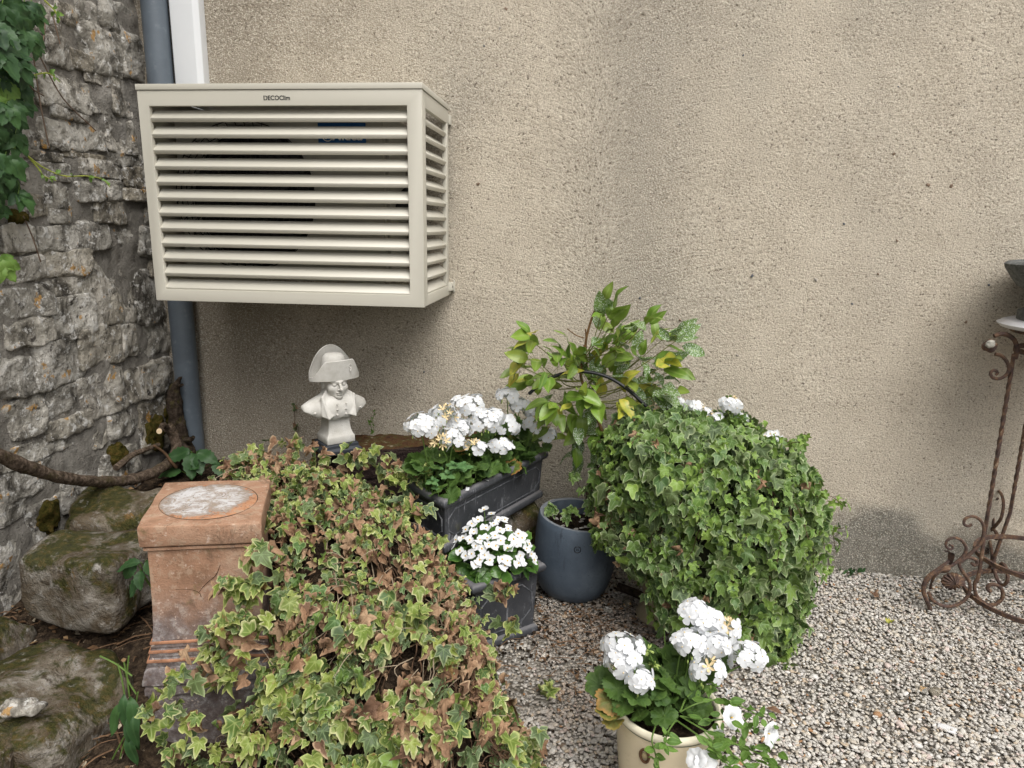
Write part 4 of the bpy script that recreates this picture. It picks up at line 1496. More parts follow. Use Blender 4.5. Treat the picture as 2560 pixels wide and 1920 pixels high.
# ------------------------------------------------------------------ cream enamel bucket in front
cp = np.array([.235, -1.345, 0.0])
root = thing('enamel_pot', 'cream enamel bucket with a rolled rim, planted with geranium and petunia', 'plant pot', cp)
m = MB().lathe([(.098, 0), (.104, .004), (.108, .02), (.1205, .14), (.1262, .205), (.1275, .222), (.1278, .2385)], 72, cp, 0, True, False)
obj('bucket_body', m.mesh('bucket_body', [MAT['enamel']]), root)
m = MB().lathe([(.1283, .2390), (.1292, .2400), (.1292, .2415), (.1283, .2425)], 72, cp, 0, False, False)
obj('green_line', m.mesh('green_line', [MAT['green_line']]), root)
m = MB().lathe([(.1275, .2405), (.1320, .2445), (.1350, .2510), (.1345, .2580), (.1310, .2630), (.1265, .2640), (.1215, .2610), (.1190, .2555), (.1185, .20)], 72, cp, 0, False, False)
obj('rolled_rim', m.mesh('rolled_rim', [MAT['rim']]), root)
m = MB().lathe([(.1185, .222), (.09, .228), (.05, .224), (.002, .229)], 40, cp, 0, False, True)
V = np.vstack(m.V)
V[:, 2] += .005 * fbm(V, 40, 3, 2)
m.V = [V]
obj('potting_soil', m.mesh('potting_soil', [MAT['potsoil']]), root)
m = MB()
a0 = -PI / 2 - .50
lug = np.array([.1255 * math.cos(a0), .1255 * math.sin(a0), .195]) + cp
R_ = rotz(a0)
q = [R_ @ np.array([.002, .011 * math.cos(t), .017 * math.sin(t)]) + lug for t in np.linspace(0, 2 * PI, 19)]
m.tube(np.array(q), .0036, 6, cap=False)
obj('handle_lug', m.mesh('handle_lug', [m_plain('rusty_lug', (.10, .05, .025), .8, .3, 60, .4, ((.04, .02, .012), .7))]), root)
m = MB()
m.lathe([(.0005, .004), (.007, .003), (.0085, 0)], 14, lug, 0, True, False, R=R_ @ roty(PI / 2))
obj('lug_plate', m.mesh('lug_plate', [m_plain('pale_lug', (.36, .29, .16), .6, .3, 60, .3)]), root)

# ------------------------------------------------------------------ black irrigation pipe arching over the small tree
P = spline([on_y(1322, 985, -.36), on_y(1362, 952, -.35), on_y(1415, 932, -.34), on_y(1470, 930, -.34), on_y(1525, 945, -.35), on_y(1575, 978, -.37), on_y(1620, 1020, -.39), on_y(1665, 1062, -.40),
            (.34, -.42, .62), (.36, -.45, .50), (.36, -.47, .43)], 60)
m = MB().tube(P, .0066, 10)
solid('irrigation_pipe', m.mesh('irrigation_pipe', [MAT['hose']]), 'thin black irrigation pipe arching through the small citrus tree', 'hose')

# ------------------------------------------------------------------ rusty iron plant stand at the right edge
sc = np.array([1.725, -.275])
root = thing('iron_plant_stand', 'tall rusty wrought iron plant stand with scrolled feet and a white marble top', 'plant stand', (sc[0], sc[1], 0))


def zp(x, y, Y=-.30):
    return on_y(2280 + .217 * x, 1240 + .217 * y, Y)


def up(x, y, Y=-.27):
    return on_y(2400 + .2289 * x, 620 + .2289 * y, Y)


R_st = MAT['rust']


def leg_parts():
    out = []
    rod_b, rod_t = on_y(2462, 1330, -.28), on_y(2535, 885, -.28)
    n = 60
    P = np.array([rod_b + (rod_t - rod_b) * t for t in np.linspace(0, 1, n)])
    rings = []
    for i, p in enumerate(P):
        f = i / (n - 1)
        tw = 0 if f < .12 or f > .9 else (f - .12) * 26
        rr = .0080
        rings.append(np.array([p + rr * np.array([math.cos(tw + k), math.sin(tw + k), 0]) * (1 if j % 2 == 0 else .8) for j, k in enumerate(np.arange(8) * PI / 4)]))
    out.append(('twisted_rod', MB().loft(rings)))
    P = spline([rod_b, zp(770, 900), zp(722, 1020), zp(745, 1150), zp(850, 1240), zp(950, 1250), zp(1035, 1185), zp(1040, 1090), zp(985, 1030), zp(905, 1020), zp(868, 1065), zp(905, 1105)], 70)
    out.append(('scroll', MB().tube(P, .0070, 8)))
    P = spline([zp(690, 325), zp(645, 348), zp(598, 318), zp(618, 258), zp(700, 235), zp(780, 272), zp(826, 350), zp(822, 450), zp(790, 540), zp(720, 620), zp(640, 690), zp(560, 760)], 60)
    out.append(('scroll', MB().tube(P, np.linspace(.0050, .0070, 60), 8)))
    P = spline([zp(432, 562), zp(468, 580), zp(455, 612), zp(412, 600), zp(388, 555), zp(415, 505), zp(490, 482), zp(570, 512), zp(622, 590), zp(610, 660), zp(550, 735), zp(470, 790), zp(380, 835)], 60)
    out.append(('scroll', MB().tube(P, np.linspace(.0042, .0070, 60), 8)))
    P = spline([zp(430, 745), zp(330, 825), zp(225, 905), zp(155, 985), zp(132, 1080), zp(160, 1180), zp(200, 1270), zp(215, 1365)], 50)
    out.append(('foot', MB().tube(P, np.interp(np.linspace(0, 1, 50), [0, .3, .6, 1], [.005, .010, .0085, .0075]), 8)))
    P = spline([zp(190, 1110), zp(232, 1195), zp(320, 1252), zp(430, 1272), zp(560, 1232), zp(642, 1150), zp(670, 1050), zp(640, 950), zp(580, 865), zp(545, 790), zp(572, 730), zp(650, 708), zp(735, 735), zp(750, 775), zp(715, 795), zp(690, 770)], 80)
    out.append(('scroll', MB().tube(P, .0066, 8)))
    # curled leaf at the shoulder
    G = []
    for t in np.linspace(0, 1, 9):
        c = zp(*[np.interp(t, [0, .35, .7, 1], k) for k in ([430, 440, 455, 375], [790, 720, 660, 640])])
        w = .012 * math.sin(PI * (.12 + .8 * t)) + .002
        G.append([c + np.array([-.3 * w * s, w * s, .4 * abs(s) * w]) for s in np.linspace(-1, 1, 5)])
    G = np.array(G)
    mm = MB().grid(G)
    mm.grid((G + np.array([.0025, 0, .001]))[:, ::-1])
    out.append(('iron_leaf', mm))
    # ribbed rosette
    c = zp(470, 985, -.305)
    G = []
    ang = np.linspace(0, 2 * PI, 91)
    for r in np.linspace(.08, 1, 8):
        G.append([c + np.array([.040 * r * math.cos(a) * (1 + .05 * math.cos(15 * a) * r), -.018 * (1 - r * r) - .004 * r * math.cos(15 * a), .034 * r * math.sin(a) * (1 + .05 * math.cos(15 * a) * r)]) for a in ang])
    G = np.array(G)
    mm = MB().grid(G)
    G2 = G.copy()
    G2[..., 1] = c[1] + .006
    mm.grid(G2[:, ::-1])
    out.append(('rosette', mm))
    # hood leaf over the rosette
    G = []
    for t in np.linspace(0, 1, 10):
        p = zp(np.interp(t, [0, .25, .5, .75, 1], [420, 330, 250, 215, 205]), np.interp(t, [0, .25, .5, .75, 1], [835, 850, 910, 985, 1060]), -.305)
        w = .015 * (1 - .5 * t)
        G.append([p + np.array([.3 * w * s, -.012 * math.cos(s * 1.5) - .002, w * s * .9 + .0035 * math.sin(9 * t + 2 * s)]) for s in np.linspace(-1, 1, 7)])
    G = np.array(G)
    mm = MB().grid(G)
    mm.grid((G + np.array([0, .004, 0]))[:, ::-1])
    out.append(('iron_leaf', mm))
    # top bend, shell-like leaf, small scroll
    P = spline([rod_t, up(605, 1200, -.28), up(620, 1090, -.28), up(592, 1005, -.28), up(525, 952, -.28), up(445, 938, -.28), up(372, 962, -.28)], 40)
    out.append(('top_bend', MB().tube(P, .0082, 8)))
    P = spline([up(385, 1160, -.28), up(450, 1175, -.28), up(510, 1240, -.28), up(535, 1320, -.28), up(500, 1390, -.28), up(425, 1428, -.28), up(352, 1412, -.28), up(335, 1362, -.28), up(372, 1335, -.28), up(410, 1362, -.28), up(388, 1388, -.28)], 60)
    out.append(('scroll', MB().tube(P, np.linspace(.0070, .0050, 60), 8)))
    V, F = rock((.046, .03, .044), 7, 44, .25, 2.2, 3.0)
    c = up(325, 1070, -.285)
    V = V @ roty(.5).T
    out.append(('iron_leaf', MB().add(V + c, F)))
    return out


LEG = leg_parts()
for k, ang in enumerate((0, PI / 2, PI, 3 * PI / 2)):
    R4 = Matrix.Translation((sc[0], sc[1], 0)) @ Matrix.Rotation(-ang, 4, 'Z') @ Matrix.Translation((-sc[0], -sc[1], 0))
    for j, (nm, mbx) in enumerate(LEG):
        if k == 0:
            mbx.me = mbx.mesh(nm, [R_st])
        obj(nm, mbx.me, root, R4)
c = up(325, 1070, -.300)
V, F = rock((.030, .014, .030), 6, 45, .25, 2.2, 3.0)
obj('enamel_chip', mk('enamel_chip', V + c + np.array([.0, -.002, .007]), F, MAT['glove']), root)
zr1, zr2, zr3 = on_y(2447, 1392, -.28)[2], on_y(2428, 1488, -.28)[2], on_y(2536, 880, -.28)[2]
for zr, rr in ((zr1, .205), (zr2, .222), (zr3, .185)):
    t = np.linspace(0, 2 * PI, 65)
    P = np.stack([sc[0] + rr * np.cos(t), sc[1] + rr * np.sin(t), np.full(65, zr)], 1)
    m = MB()
    m.loft([np.array([p + (p - np.array([sc[0], sc[1], zr])) / rr * a + np.array([0, 0, b]) for a, b in ((-.005, -.008), (.005, -.008), (.005, .008), (-.005, .008))]) for p in P], 0, False, False)
    obj('hoop', m.mesh('hoop', [R_st]), root)
zm = on_y(2488, 818, -.275)[2]
m = MB().lathe([(.20, zm - .022), (.21, zm - .020), (.21, zm - .008), (.2, zm - .006)], 64, (sc[0], sc[1], 0))
obj('top_ring', m.mesh('top_ring', [R_st]), root)
m = MB().lathe([(.225, zm - .0055), (.242, zm - .004), (.252, zm + .004), (.255, zm + .010), (.245, zm + .014), (.242, zm + .018), (.225, zm + .024)], 72, (sc[0], sc[1], 0))
obj('marble_top', m.mesh('marble_top', [MAT['marble']]), root)
zb_ = zm + .0245
r_b = sc[0] - on_y(2556, 830, -.275)[0]
zl = on_y(2527, 668, -.275)[2]
rl = sc[0] - on_y(2530, 668, -.275)[0]
m = MB().lathe([(r_b, zb_), (r_b, zb_ + .03), (r_b - .02, zb_ + .04), (r_b - .05, zb_ + .07), (r_b - .05, zb_ + .10), (r_b - .01, zb_ + .125), (rl - .055, zl - .07), (rl - .022, zl - .03), (rl - .004, zl - .004), (rl, zl + .01),
                (rl - .01, zl + .018), (rl - .04, zl + .022), (rl - .06, zl - .01), (.01, zl - .04)], 56, (sc[0], sc[1], 0), wob=.03)
solid('stone_bowl', m.mesh('stone_bowl', [MAT['greystone']]), 'weathered grey stone bowl on the marble top of the iron stand', 'bowl')

# ------------------------------------------------------------------ loose things lying on the gravel
V, F = rock((.050, .024, .007), 7, 81, .2, 5)
solid('paint_flake', mk('paint_flake', V @ rotx(.25).T @ rotz(-.45).T + on_z(2368, 1822, .014), F, MAT['paintflake']), 'white painted wood flake lying on the gravel', 'flake')
for k, (u, v, s, lab, mat) in enumerate([(2338, 1732, (.036, .026, .024), 'largest grey angular stone on the open gravel', 'stone'), (2307, 1725, (.036, .028, .014), 'flat grey stone beside the largest angular one on the gravel', 'stone'),
                                         (1568, 1505, (.060, .030, .022), 'long flat stone lying on dark gravel between the blue pot and the urn', 'stone'),
                                         (1520, 1524, (.036, .024, .016), 'tan stone on the gravel right of the blue pot foot', 'stone')]):
    V, F = rock(s, 6, 90 + k, .3, 3)
    p = on_z(u, v, .012)
    solid('loose_stone', mk('loose_stone', V @ rotz(k * .7 + .3).T + p, F, MAT[mat]), lab, 'stone', 'loose stones on the gravel')
m = MB()
P = spline([on_z(1545, 1478, .03), on_z(1600, 1500, .02), on_z(1650, 1530, .02)], 12)
m.tube(P + np.array([0, .03, .005]), .017, 8)
solid('fallen_branch', m.mesh('fallen_branch', [MAT['oldbark']]), 'dark stick lying on the gravel behind the urn foot', 'branch')

# ------------------------------------------------------------------ pale bust of a man in a two-cornered hat
def smin(a, b, k):
    h = np.clip(.5 + .5 * (b - a) / k, 0, 1)
    return b * (1 - h) + a * h - k * h * (1 - h)


def smax(a, b, k):
    return -smin(-a, -b, k)


def ell(P, c, r):
    q = (P - np.array(c)) / np.array(r)
    k0 = np.linalg.norm(q, axis=-1)
    k1 = np.linalg.norm(q / np.array(r), axis=-1) + 1e-9
    return k0 * (k0 - 1) / k1


def cap_(P, a, b, r0, r1=None):
    a, b = np.array(a), np.array(b)
    r1 = r0 if r1 is None else r1
    ba = b - a
    h = np.clip(((P - a) @ ba) / (ba @ ba), 0, 1)
    return np.linalg.norm(P - a - h[..., None] * ba, axis=-1) - (r0 + (r1 - r0) * h)


def tri_(P, a, b, c, th):
    a, b, c = map(np.array, (a, b, c))
    ba, cb, ac = b - a, c - b, a - c
    pa, pb, pc_ = P - a, P - b, P - c
    n = np.cross(ba, ac)

    def sg(e, p):
        return np.sign(np.tensordot(p, np.cross(e, n), (-1, 0)))

    def ed(e, p):
        t = np.clip((p @ e) / (e @ e), 0, 1)
        return ((e * t[..., None] - p) ** 2).sum(-1)
    out = (sg(ba, pa) + sg(cb, pb) + sg(ac, pc_)) < 2
    d = np.where(out, np.minimum(np.minimum(ed(ba, pa), ed(cb, pb)), ed(ac, pc_)), (pa @ n) ** 2 / (n @ n))
    return np.sqrt(d) - th


def surface_nets(f, lo, hi, h):
    xs = [np.arange(lo[i], hi[i] + h, h) for i in range(3)]
    P = np.stack(np.meshgrid(*xs, indexing='ij'), -1)
    D = f(P)
    nx, ny, nz = D.shape
    S = D < 0
    cnt = np.zeros((nx - 1, ny - 1, nz - 1))
    acc = np.zeros((nx - 1, ny - 1, nz - 1, 3))
    cor = [(i, j, k) for i in (0, 1) for j in (0, 1) for k in (0, 1)]
    sl = lambda c: tuple(slice(c[a], D.shape[a] - 1 + c[a]) for a in range(3))
    for a in range(3):
        for c in cor:
            if c[a]:
                continue
            d = list(c)
            d[a] = 1
            A_, B_ = D[sl(c)], D[sl(d)]
            x = (A_ < 0) != (B_ < 0)
            t = np.where(x, A_ / np.where(x, A_ - B_, 1), 0)
            p = np.zeros(A_.shape + (3,)) + np.array(c)
            p[..., a] += t
            acc += np.where(x[..., None], p, 0)
            cnt += x
    m = cnt > 0
    vid = np.full(m.shape, -1)
    vid[m] = np.arange(m.sum())
    ijk = np.argwhere(m)
    V = (ijk + acc[m] / cnt[m][:, None]) * h + np.array([x[0] for x in xs])
    F = []
    for a in range(3):
        b, c = (a + 1) % 3, (a + 2) % 3
        s0 = [slice(None)] * 3
        s1 = [slice(None)] * 3
        s0[a], s1[a] = slice(0, -1), slice(1, None)
        x = S[tuple(s0)] != S[tuple(s1)]
        E_ = np.argwhere(x)
        E_ = E_[(E_[:, b] > 0) & (E_[:, c] > 0) & (E_[:, b] < D.shape[b] - 1) & (E_[:, c] < D.shape[c] - 1)]
        ins = S[tuple(E_.T)]
        q = []
        for db, dc in ((-1, -1), (0, -1), (0, 0), (-1, 0)):
            k = E_.copy()
            k[:, b] += db
            k[:, c] += dc
            q.append(vid[tuple(k.T)])
        q = np.stack(q, 1)
        q[~ins] = q[~ins][:, ::-1]
        F.append(q)
    return V, np.vstack(F)


def f_head(P):
    A_ = P.copy()
    A_[..., 0] = np.abs(A_[..., 0])
    d = ell(P, (0, .004, .274), (.0375, .046, .050))
    d = smin(d, ell(P, (0, -.012, .240), (.0285, .031, .030)), .012)
    d = smin(d, ell(P, (0, -.036, .2185), (.0115, .010, .009)), .010)
    d = smin(d, ell(A_, (.021, -.026, .247), (.012, .013, .012)), .010)
    d = smin(d, cap_(A_, (.003, -.0435, .2685), (.024, -.0335, .271), .0052), .007)
    d = smax(d, -ell(A_, (.0150, -.0455, .2600), (.0085, .0085, .0062)), .005)
    d = smin(d, ell(A_, (.0148, -.0375, .2592), (.0066, .0050, .0048)), .002)
    d = smin(d, cap_(A_, (.0085, -.0425, .2632), (.021, -.0385, .2622), .0016), .002)
    d = smin(d, cap_(P, (0, -.0435, .266), (0, -.0595, .2455), .0036, .0052), .004)
    d = smin(d, ell(A_, (.0055, -.0500, .2445), (.0042, .0055, .0038)), .003)
    d = smin(d, ell(P, (0, -.0430, .2335), (.0120, .0065, .0034)), .003)
    d = smin(d, ell(P, (0, -.0425, .2275), (.0100, .0062, .0034)), .003)
    d = smax(d, -cap_(A_, (0, -.0495, .2306), (.0115, -.0440, .2300), .0011), .0015)
    d = smax(d, -ell(P, (0, -.0475, .2238), (.0075, .0035, .0018)), .002)
    d = smin(d, ell(A_, (.0385, .006, .255), (.0045, .010, .0145)), .003)
    d = smin(d, cap_(P, (0, .010, .245), (0, .012, .175), .027, .032), .012)
    d = smin(d, cap_(P, (0, .006, .205), (0, .004, .185), .034, .037), .006)     # stock round the neck
    return d


def f_torso(P):
    A_ = P.copy()
    A_[..., 0] = np.abs(A_[..., 0])
    X = A_[..., 0]
    d = ell(P, (0, .014, .162), (.122, .046, .046))
    d = smin(d, cap_(A_, (.022, .016, .205), (.100, .016, .163), .028, .024), .02)
    d = smin(d, ell(P, (0, -.010, .165), (.080, .048, .055)), .02)
    d = smin(d, cap_(P, (0, .010, .215), (0, .012, .17), .033, .045), .015)
    # coat: opened fronts and tall turned-down collar
    for a, b, c in (((.034, -.006, .236), (.060, -.030, .216), (.050, -.062, .142)), ((.034, -.006, .236), (.050, -.062, .142), (.028, -.052, .150)),
                    ((.036, .030, .235), (.034, -.006, .236), (.062, -.004, .196)), ((.034, -.006, .236), (.060, -.030, .216), (.064, -.004, .190)),
                    ((.060, -.030, .216), (.064, -.042, .150), (.066, -.006, .176)), ((.060, -.030, .216), (.050, -.062, .142), (.066, -.040, .150))):
        d = smin(d, tri_(A_, a, b, c, .0028), .004)
    for z in (.192, .172, .152):
        d = smin(d, ell(A_, (.017, -.0615 + (.192 - z) * .05, z), (.0042, .003, .0042)), .001)
    d = smin(d, ell(A_, (.088, -.026, .160), (.0045, .004, .0045)), .001)
    d = smax(d, -cap_(A_, (.098, -.04, .20), (.092, -.045, .13), .0014), .002)
    d = smax(d, -cap_(P, (0, -.0685, .20), (0, -.068, .13), .0012), .002)
    cut = .134 + .30 * np.clip(X - .045, 0, 1) + .0035 * np.sin(P[..., 0] * 110 + 1) + .35 * np.clip(P[..., 1] + .02, 0, 1)
    d = smax(d, cut - P[..., 2], .004)
    d = smax(d, X - .122, .006)
    return d


bust_c = np.array([-.945, -.42, .5755])
Rb = rotz(.74)
root = thing('statue_bust', 'pale stone bust of a man in a two-cornered hat, on a black base', 'bust', bust_c)
PL = MAT['plaster']


def bput(V):
    return np.asarray(V) * np.array([1.04, 1.04, 1.02]) @ Rb.T + bust_c


V, F = surface_nets(f_head, (-.047, -.068, .168), (.047, .058, .33), .0014)
V = (V - np.array([0, -.01, .283])) * np.array([1.13, 1.1, 1.13]) + np.array([0, -.012, .288])
obj('head', mk('head', bput(V), F, PL), root)
V, F = surface_nets(f_torso, (-.13, -.078, .118), (.13, .075, .246), .0021)
obj('shoulders', mk('shoulders', bput(V), F, PL), root)
# hat: front and back flaps rise from the head opening and meet in two points, the crown stands between them
nu, nv = 41, 12
us = np.linspace(-1, 1, nu)


def flap(front):
    G = []
    for v in np.linspace(0, 1, nv):
        row = []
        for u in us:
            x = .0935 * np.sign(u) * abs(u) ** .92
            yb = (.049 if not front else -.046) * max(0, 1 - abs(u) ** 2.2) ** .55
            zb0 = .281 - .004 * (1 - u * u) - .004 * abs(u) ** 3
            if front:
                w_ = min(1, max(0, (abs(u) - .48) / .52))
                top = .012 + .062 * (1 - w_ * w_ * (3 - 2 * w_)) * (1 + .05 * u)
                lean = -.012 * v * (1 - abs(u) ** 2)
            else:
                top = .012 + .108 * max(0, 1 - abs(u) ** 2.0) ** .95
                lean = -.020 * v * v * (1 - u * u)
            row.append([x * (1 - (.06 if not front else .03) * v * (1 - abs(u))), yb + lean, zb0 + top * v])
        G.append(row)
    return np.array(G)


m = MB()
th = .0045
for front in (True, False):
    G = flap(front)
    s = -1 if front else 1
    G2 = G + np.array([0, s * th, 0]) * (1 - np.abs(us)[None, :, None] ** 6 * .6)
    outer, inner = G2, G
    m.grid(outer if front else outer[:, ::-1])
    m.grid(inner[:, ::-1] if front else inner)
    e = np.stack([inner[-1], (inner[-1] + outer[-1]) / 2 + np.array([0, 0, .002]), outer[-1]], 0)
    m.grid(e if front else e[:, ::-1])
    e = np.stack([inner[0], outer[0]], 0)
    m.grid(e[:, ::-1] if front else e)
    for k in (0, -1):
        m.grid(np.stack([inner[:, k], outer[:, k]], 0))
Gf, Gb = flap(True)[0], flap(False)[0]
m.grid(np.stack([Gf + (Gb - Gf) * t + np.array([0, 0, .0015]) for t in np.linspace(0, 1, 6)], 0))
hm = mk('bicorne_hat', bput(np.vstack(m.V)), m.F, PL)
bmh = bmesh.new()
bmh.from_mesh(hm)
bmesh.ops.remove_doubles(bmh, verts=bmh.verts, dist=1e-5)
bmesh.ops.recalc_face_normals(bmh, faces=bmh.faces)
bmh.to_mesh(hm)
bmh.free()
hm.set_sharp_from_angle(angle=math.radians(50))
hat = obj('bicorne_hat', hm, root)
m = MB().lathe([(.047, .285), (.046, .315), (.043, .345), (.039, .362), (.030, .371), (.015, .374), (.001, .3745)], 32, (0, 0, 0))
V = np.vstack(m.V) * np.array([1.0, .88, 1.0])
obj('hat_crown', mk('hat_crown', bput(V), m.F, PL), hat)
m = MB()
yf = -.0640
m.tube(np.array([[.040 + .005 * math.cos(t), -.0555, .328 + .007 * math.sin(t)] for t in np.linspace(0, 2 * PI, 15)]), .0016, 5, cap=False)
m.tube(np.array([[.038, -.056, .320], [.040, -.0565, .305], [.043, -.056, .320]]), .0018, 5)
obj('cockade', mk('cockade', bput(np.vstack(m.V)), m.F, PL), hat)


def sqr(hx, hy, z, n=5):
    P = []
    for (a, b), (c, d) in (((-1, -1), (1, -1)), ((1, -1), (1, 1)), ((1, 1), (-1, 1)), ((-1, 1), (-1, -1))):
        for t in np.arange(n) / n:
            P.append([hx * (a + (c - a) * t), hy * (b + (d - b) * t) + .004, z])
    return np.array(P)


m = MB().loft([bput(sqr(k, k * .9, z)) for k, z in ((.052, .0365), (.0535, .039), (.0535, .060), (.052, .0645), (.0475, .072), (.0435, .084), (.041, .100), (.040, .118), (.0405, .135), (.043, .150), (.036, .158))])
obj('pedestal', bevel(m.mesh('pedestal', [PL]), .0015, 2, 50), root)
m = MB().loft([bput(sqr(k, k * .95, z)) for k, z in ((.070, 0), (.071, .002), (.071, .015), (.0665, .019), (.063, .022), (.062, .0235), (.062, .033), (.060, .036))])
obj('base_plate', bevel(m.mesh('base_plate', [MAT['slab']]), .0012, 2, 30), root)

# ------------------------------------------------------------------ leaves
class Leaf:
    """Vertices in a unit frame: base at the origin, tip along +y, upper side +z."""

    def __init__(s, V, F, edge, vein):
        s.V, s.F, s.edge, s.vein = np.asarray(V, float), np.asarray(F, int), np.asarray(edge, float), np.asarray(vein, float)
        s.me = {}

    def mesh(s, name, mat):
        if mat not in s.me:
            n = len(s.V)
            s.me[mat] = mk(name, s.V, s.F, MAT[mat], attrs=dict(edge=s.edge, vein=s.vein, rnd=np.zeros(n)))
        return s.me[mat]


def lobed_leaf(half, axes, seed, inner=.52, fold=.18, droop=.25, wave=.06, curl=0.0):
    ang = [a for a, r in half] + [360 - a for a, r in half[-2:0:-1] if True]
    rad = [r for a, r in half] + [r for a, r in half[-2:0:-1]]
    ang = np.radians(np.array(ang, float))
    rr = np.random.default_rng(seed)
    rad = np.array(rad) * rr.uniform(.9, 1.1, len(rad))
    n = len(ang)
    O = np.stack([np.sin(ang) * rad, np.cos(ang) * rad], 1)
    I = O * inner
    C = np.array([[0, .02]])
    P = np.vstack([C, I, O])
    vein = np.concatenate([[1], [1.0 if any(abs(((math.degrees(a) - x + 180) % 360) - 180) < 7 for x in axes) else 0.0 for a in ang], [.45 if any(abs(((math.degrees(a) - x + 180) % 360) - 180) < 7 for x in axes) else 0.0 for a in ang]])
    edge = np.concatenate([[0], np.full(n, .45), np.ones(n)])
    F = []
    for i in range(n):
        j = (i + 1) % n
        F.append((0, 1 + j, 1 + i))
        F.append((1 + i, 1 + j, 1 + n + j))
        F.append((1 + i, 1 + n + j, 1 + n + i))
    x, y = P[:, 0], P[:, 1]
    z = fold * np.abs(x) - droop * (y - .2) ** 2 * np.sign(y) * .8
    q = np.stack([x * 2.2 + seed, y * 2.2, 0 * x], 1)
    z = z + wave * vnoise(q, 1.0, seed) * 1.6
    V = np.stack([x, y, z], 1)
    if curl:
        a = x * curl
        V[:, 0] = np.sin(a) / curl
        V[:, 2] += (1 - np.cos(a)) / curl
        b = y * curl * rr.uniform(.3, .9)
        k = curl * .7
        V[:, 2] -= (1 - np.cos(y * k)) / k
        V[:, 1] = np.sin(y * k) / k
        V += .10 * np.stack([vnoise(q, 2.2, seed + 1), vnoise(q, 2.2, seed + 2), vnoise(q, 2.0, seed + 3)], 1)
    return Leaf(V, F, edge, vein)


IVY = [(0, 1.0), (10, .80), (22, .58), (32, .50), (42, .66), (50, .74), (60, .58), (74, .43), (92, .46), (108, .56), (122, .46), (145, .36), (165, .20), (180, .06)]
IVY3 = [(0, 1.0), (9, .86), (20, .66), (34, .52), (48, .56), (62, .60), (78, .50), (98, .44), (118, .42), (140, .34), (162, .20), (180, .06)]
AXV = (0, 50, 310, 108, 252)
ivy_leaves = [lobed_leaf(IVY if k % 3 else IVY3, AXV, 10 + k, fold=.08 + .11 * (k % 4), droop=.12 + .22 * (k % 3), wave=.17, curl=(.0, .0, .55, .0, .8, .0)[k % 6]) for k in range(12)]
dry_leaves = [lobed_leaf(IVY if k % 2 else IVY3, AXV, 40 + k, fold=.3, droop=.3, wave=.2, curl=1.3 + .5 * (k % 4)) for k in range(8)]
GER = []
for i in range(0, 37):
    a = i * 5
    GER.append((a, (1.0 + .055 * math.cos(math.radians(a) * 7)) * (1 if a < 158 else 1 - (a - 158) / 22 * .75) * (1 + .018 * math.cos(math.radians(a * 27)))))
GER = [(a, r) for a, r in GER]


def geranium_leaf(seed):
    L = lobed_leaf(GER[::1], (0, 50, 105, 155, 205, 255, 310), seed, inner=.55, fold=.0, droop=.0, wave=.08)
    x, y = L.V[:, 0], L.V[:, 1]
    r, a = np.hypot(x, y), np.arctan2(x, y)
    L.V[:, 2] += .30 * r ** 2 + .026 * r * np.cos(7 * a) - .35 * np.clip(r - .7, 0, 1) * (seed % 3) + .10 * vnoise(np.stack([x * 1.6 + seed, y * 1.6, 0 * x], 1), 1, seed)
    return L


ger_leaves = [geranium_leaf(70 + k) for k in range(5)]


def blade_leaf(seed, wid=.26, n=8, fold=.25, droop=.35, serr=0.0, twist=.0, pw=1.0):
    rr = np.random.default_rng(seed)
    V, E, Vn = [], [], []
    for i, t in enumerate(np.linspace(0, 1, n)):
        w = wid * (math.sin(PI * min(1, t ** .85)) ** .85) if 0 < t < 1 else .004
        w *= 1 + serr * (1 if i % 2 else -1)
        yd = t - .08 * droop * t * t
        zd = -droop * t * t * .6 + .04 * math.sin(t * 7 + seed)
        tw = twist * t
        for x, e, v in ((-1, 1, 0), (-.5, .5, 0), (0, .15, 1), (.5, .5, 0), (1, 1, 0)):
            lx, lz = x * w, fold * abs(x) * w + .02 * math.sin(9 * t + x * 2 + seed)
            V.append([lx * math.cos(tw) - lz * math.sin(tw), yd, zd + lx * math.sin(tw) + lz * math.cos(tw)])
            E.append(max(e, 1 if t > .97 else 0))
            Vn.append(v)
    F = []
    for i in range(n - 1):
        for j in range(4):
            a = i * 5 + j
            F.append((a, a + 1, a + 6))
            F.append((a, a + 6, a + 5))
    return Leaf(V, F, E, Vn)


cit_leaves = [blade_leaf(80 + k, .215 + .03 * (k % 3), 10, .15 + .12 * (k % 3), .2 + .25 * (k % 4), 0, .3 * ((k % 3) - 1)) for k in range(8)]
beg_leaves = [lobed_leaf([(a, .62 + .30 * math.cos(math.radians(a)) * .35 + (.12 if a < 20 else 0)) for a in range(0, 181, 15)], (0, 45, 315, 90, 270), 90 + k, fold=.15, droop=.1, wave=.1) for k in range(4)]
pet_leaves = [blade_leaf(100 + k, .24, 6, .15, .25) for k in range(4)]
crp_leaves = [blade_leaf(110 + k, .27, 12, .22, .45, .10) for k in range(5)]
lance_leaves = [blade_leaf(130 + k, .15, 9, .25, .5) for k in range(3)]
net_leaves = [blade_leaf(120 + k, .32, 9, .2, .3, .09) for k in range(3)]


def frame(pos, nrm, tip, scale, roll=0.0):
    y = np.asarray(tip, float)
    y = y / (np.linalg.norm(y) + 1e-9)
    z = np.asarray(nrm, float)
    z = z - y * (z @ y)
    if np.linalg.norm(z) < 1e-3:
        z = np.cross(y, [1, .3, .2])
    z = z / np.linalg.norm(z)
    x = np.cross(y, z)
    if roll:
        x, z = x * math.cos(roll) + z * math.sin(roll), z * math.cos(roll) - x * math.sin(roll)
    M = np.eye(4)
    M[:3, 0], M[:3, 1], M[:3, 2], M[:3, 3] = x * scale, y * scale, z * scale, pos
    return M


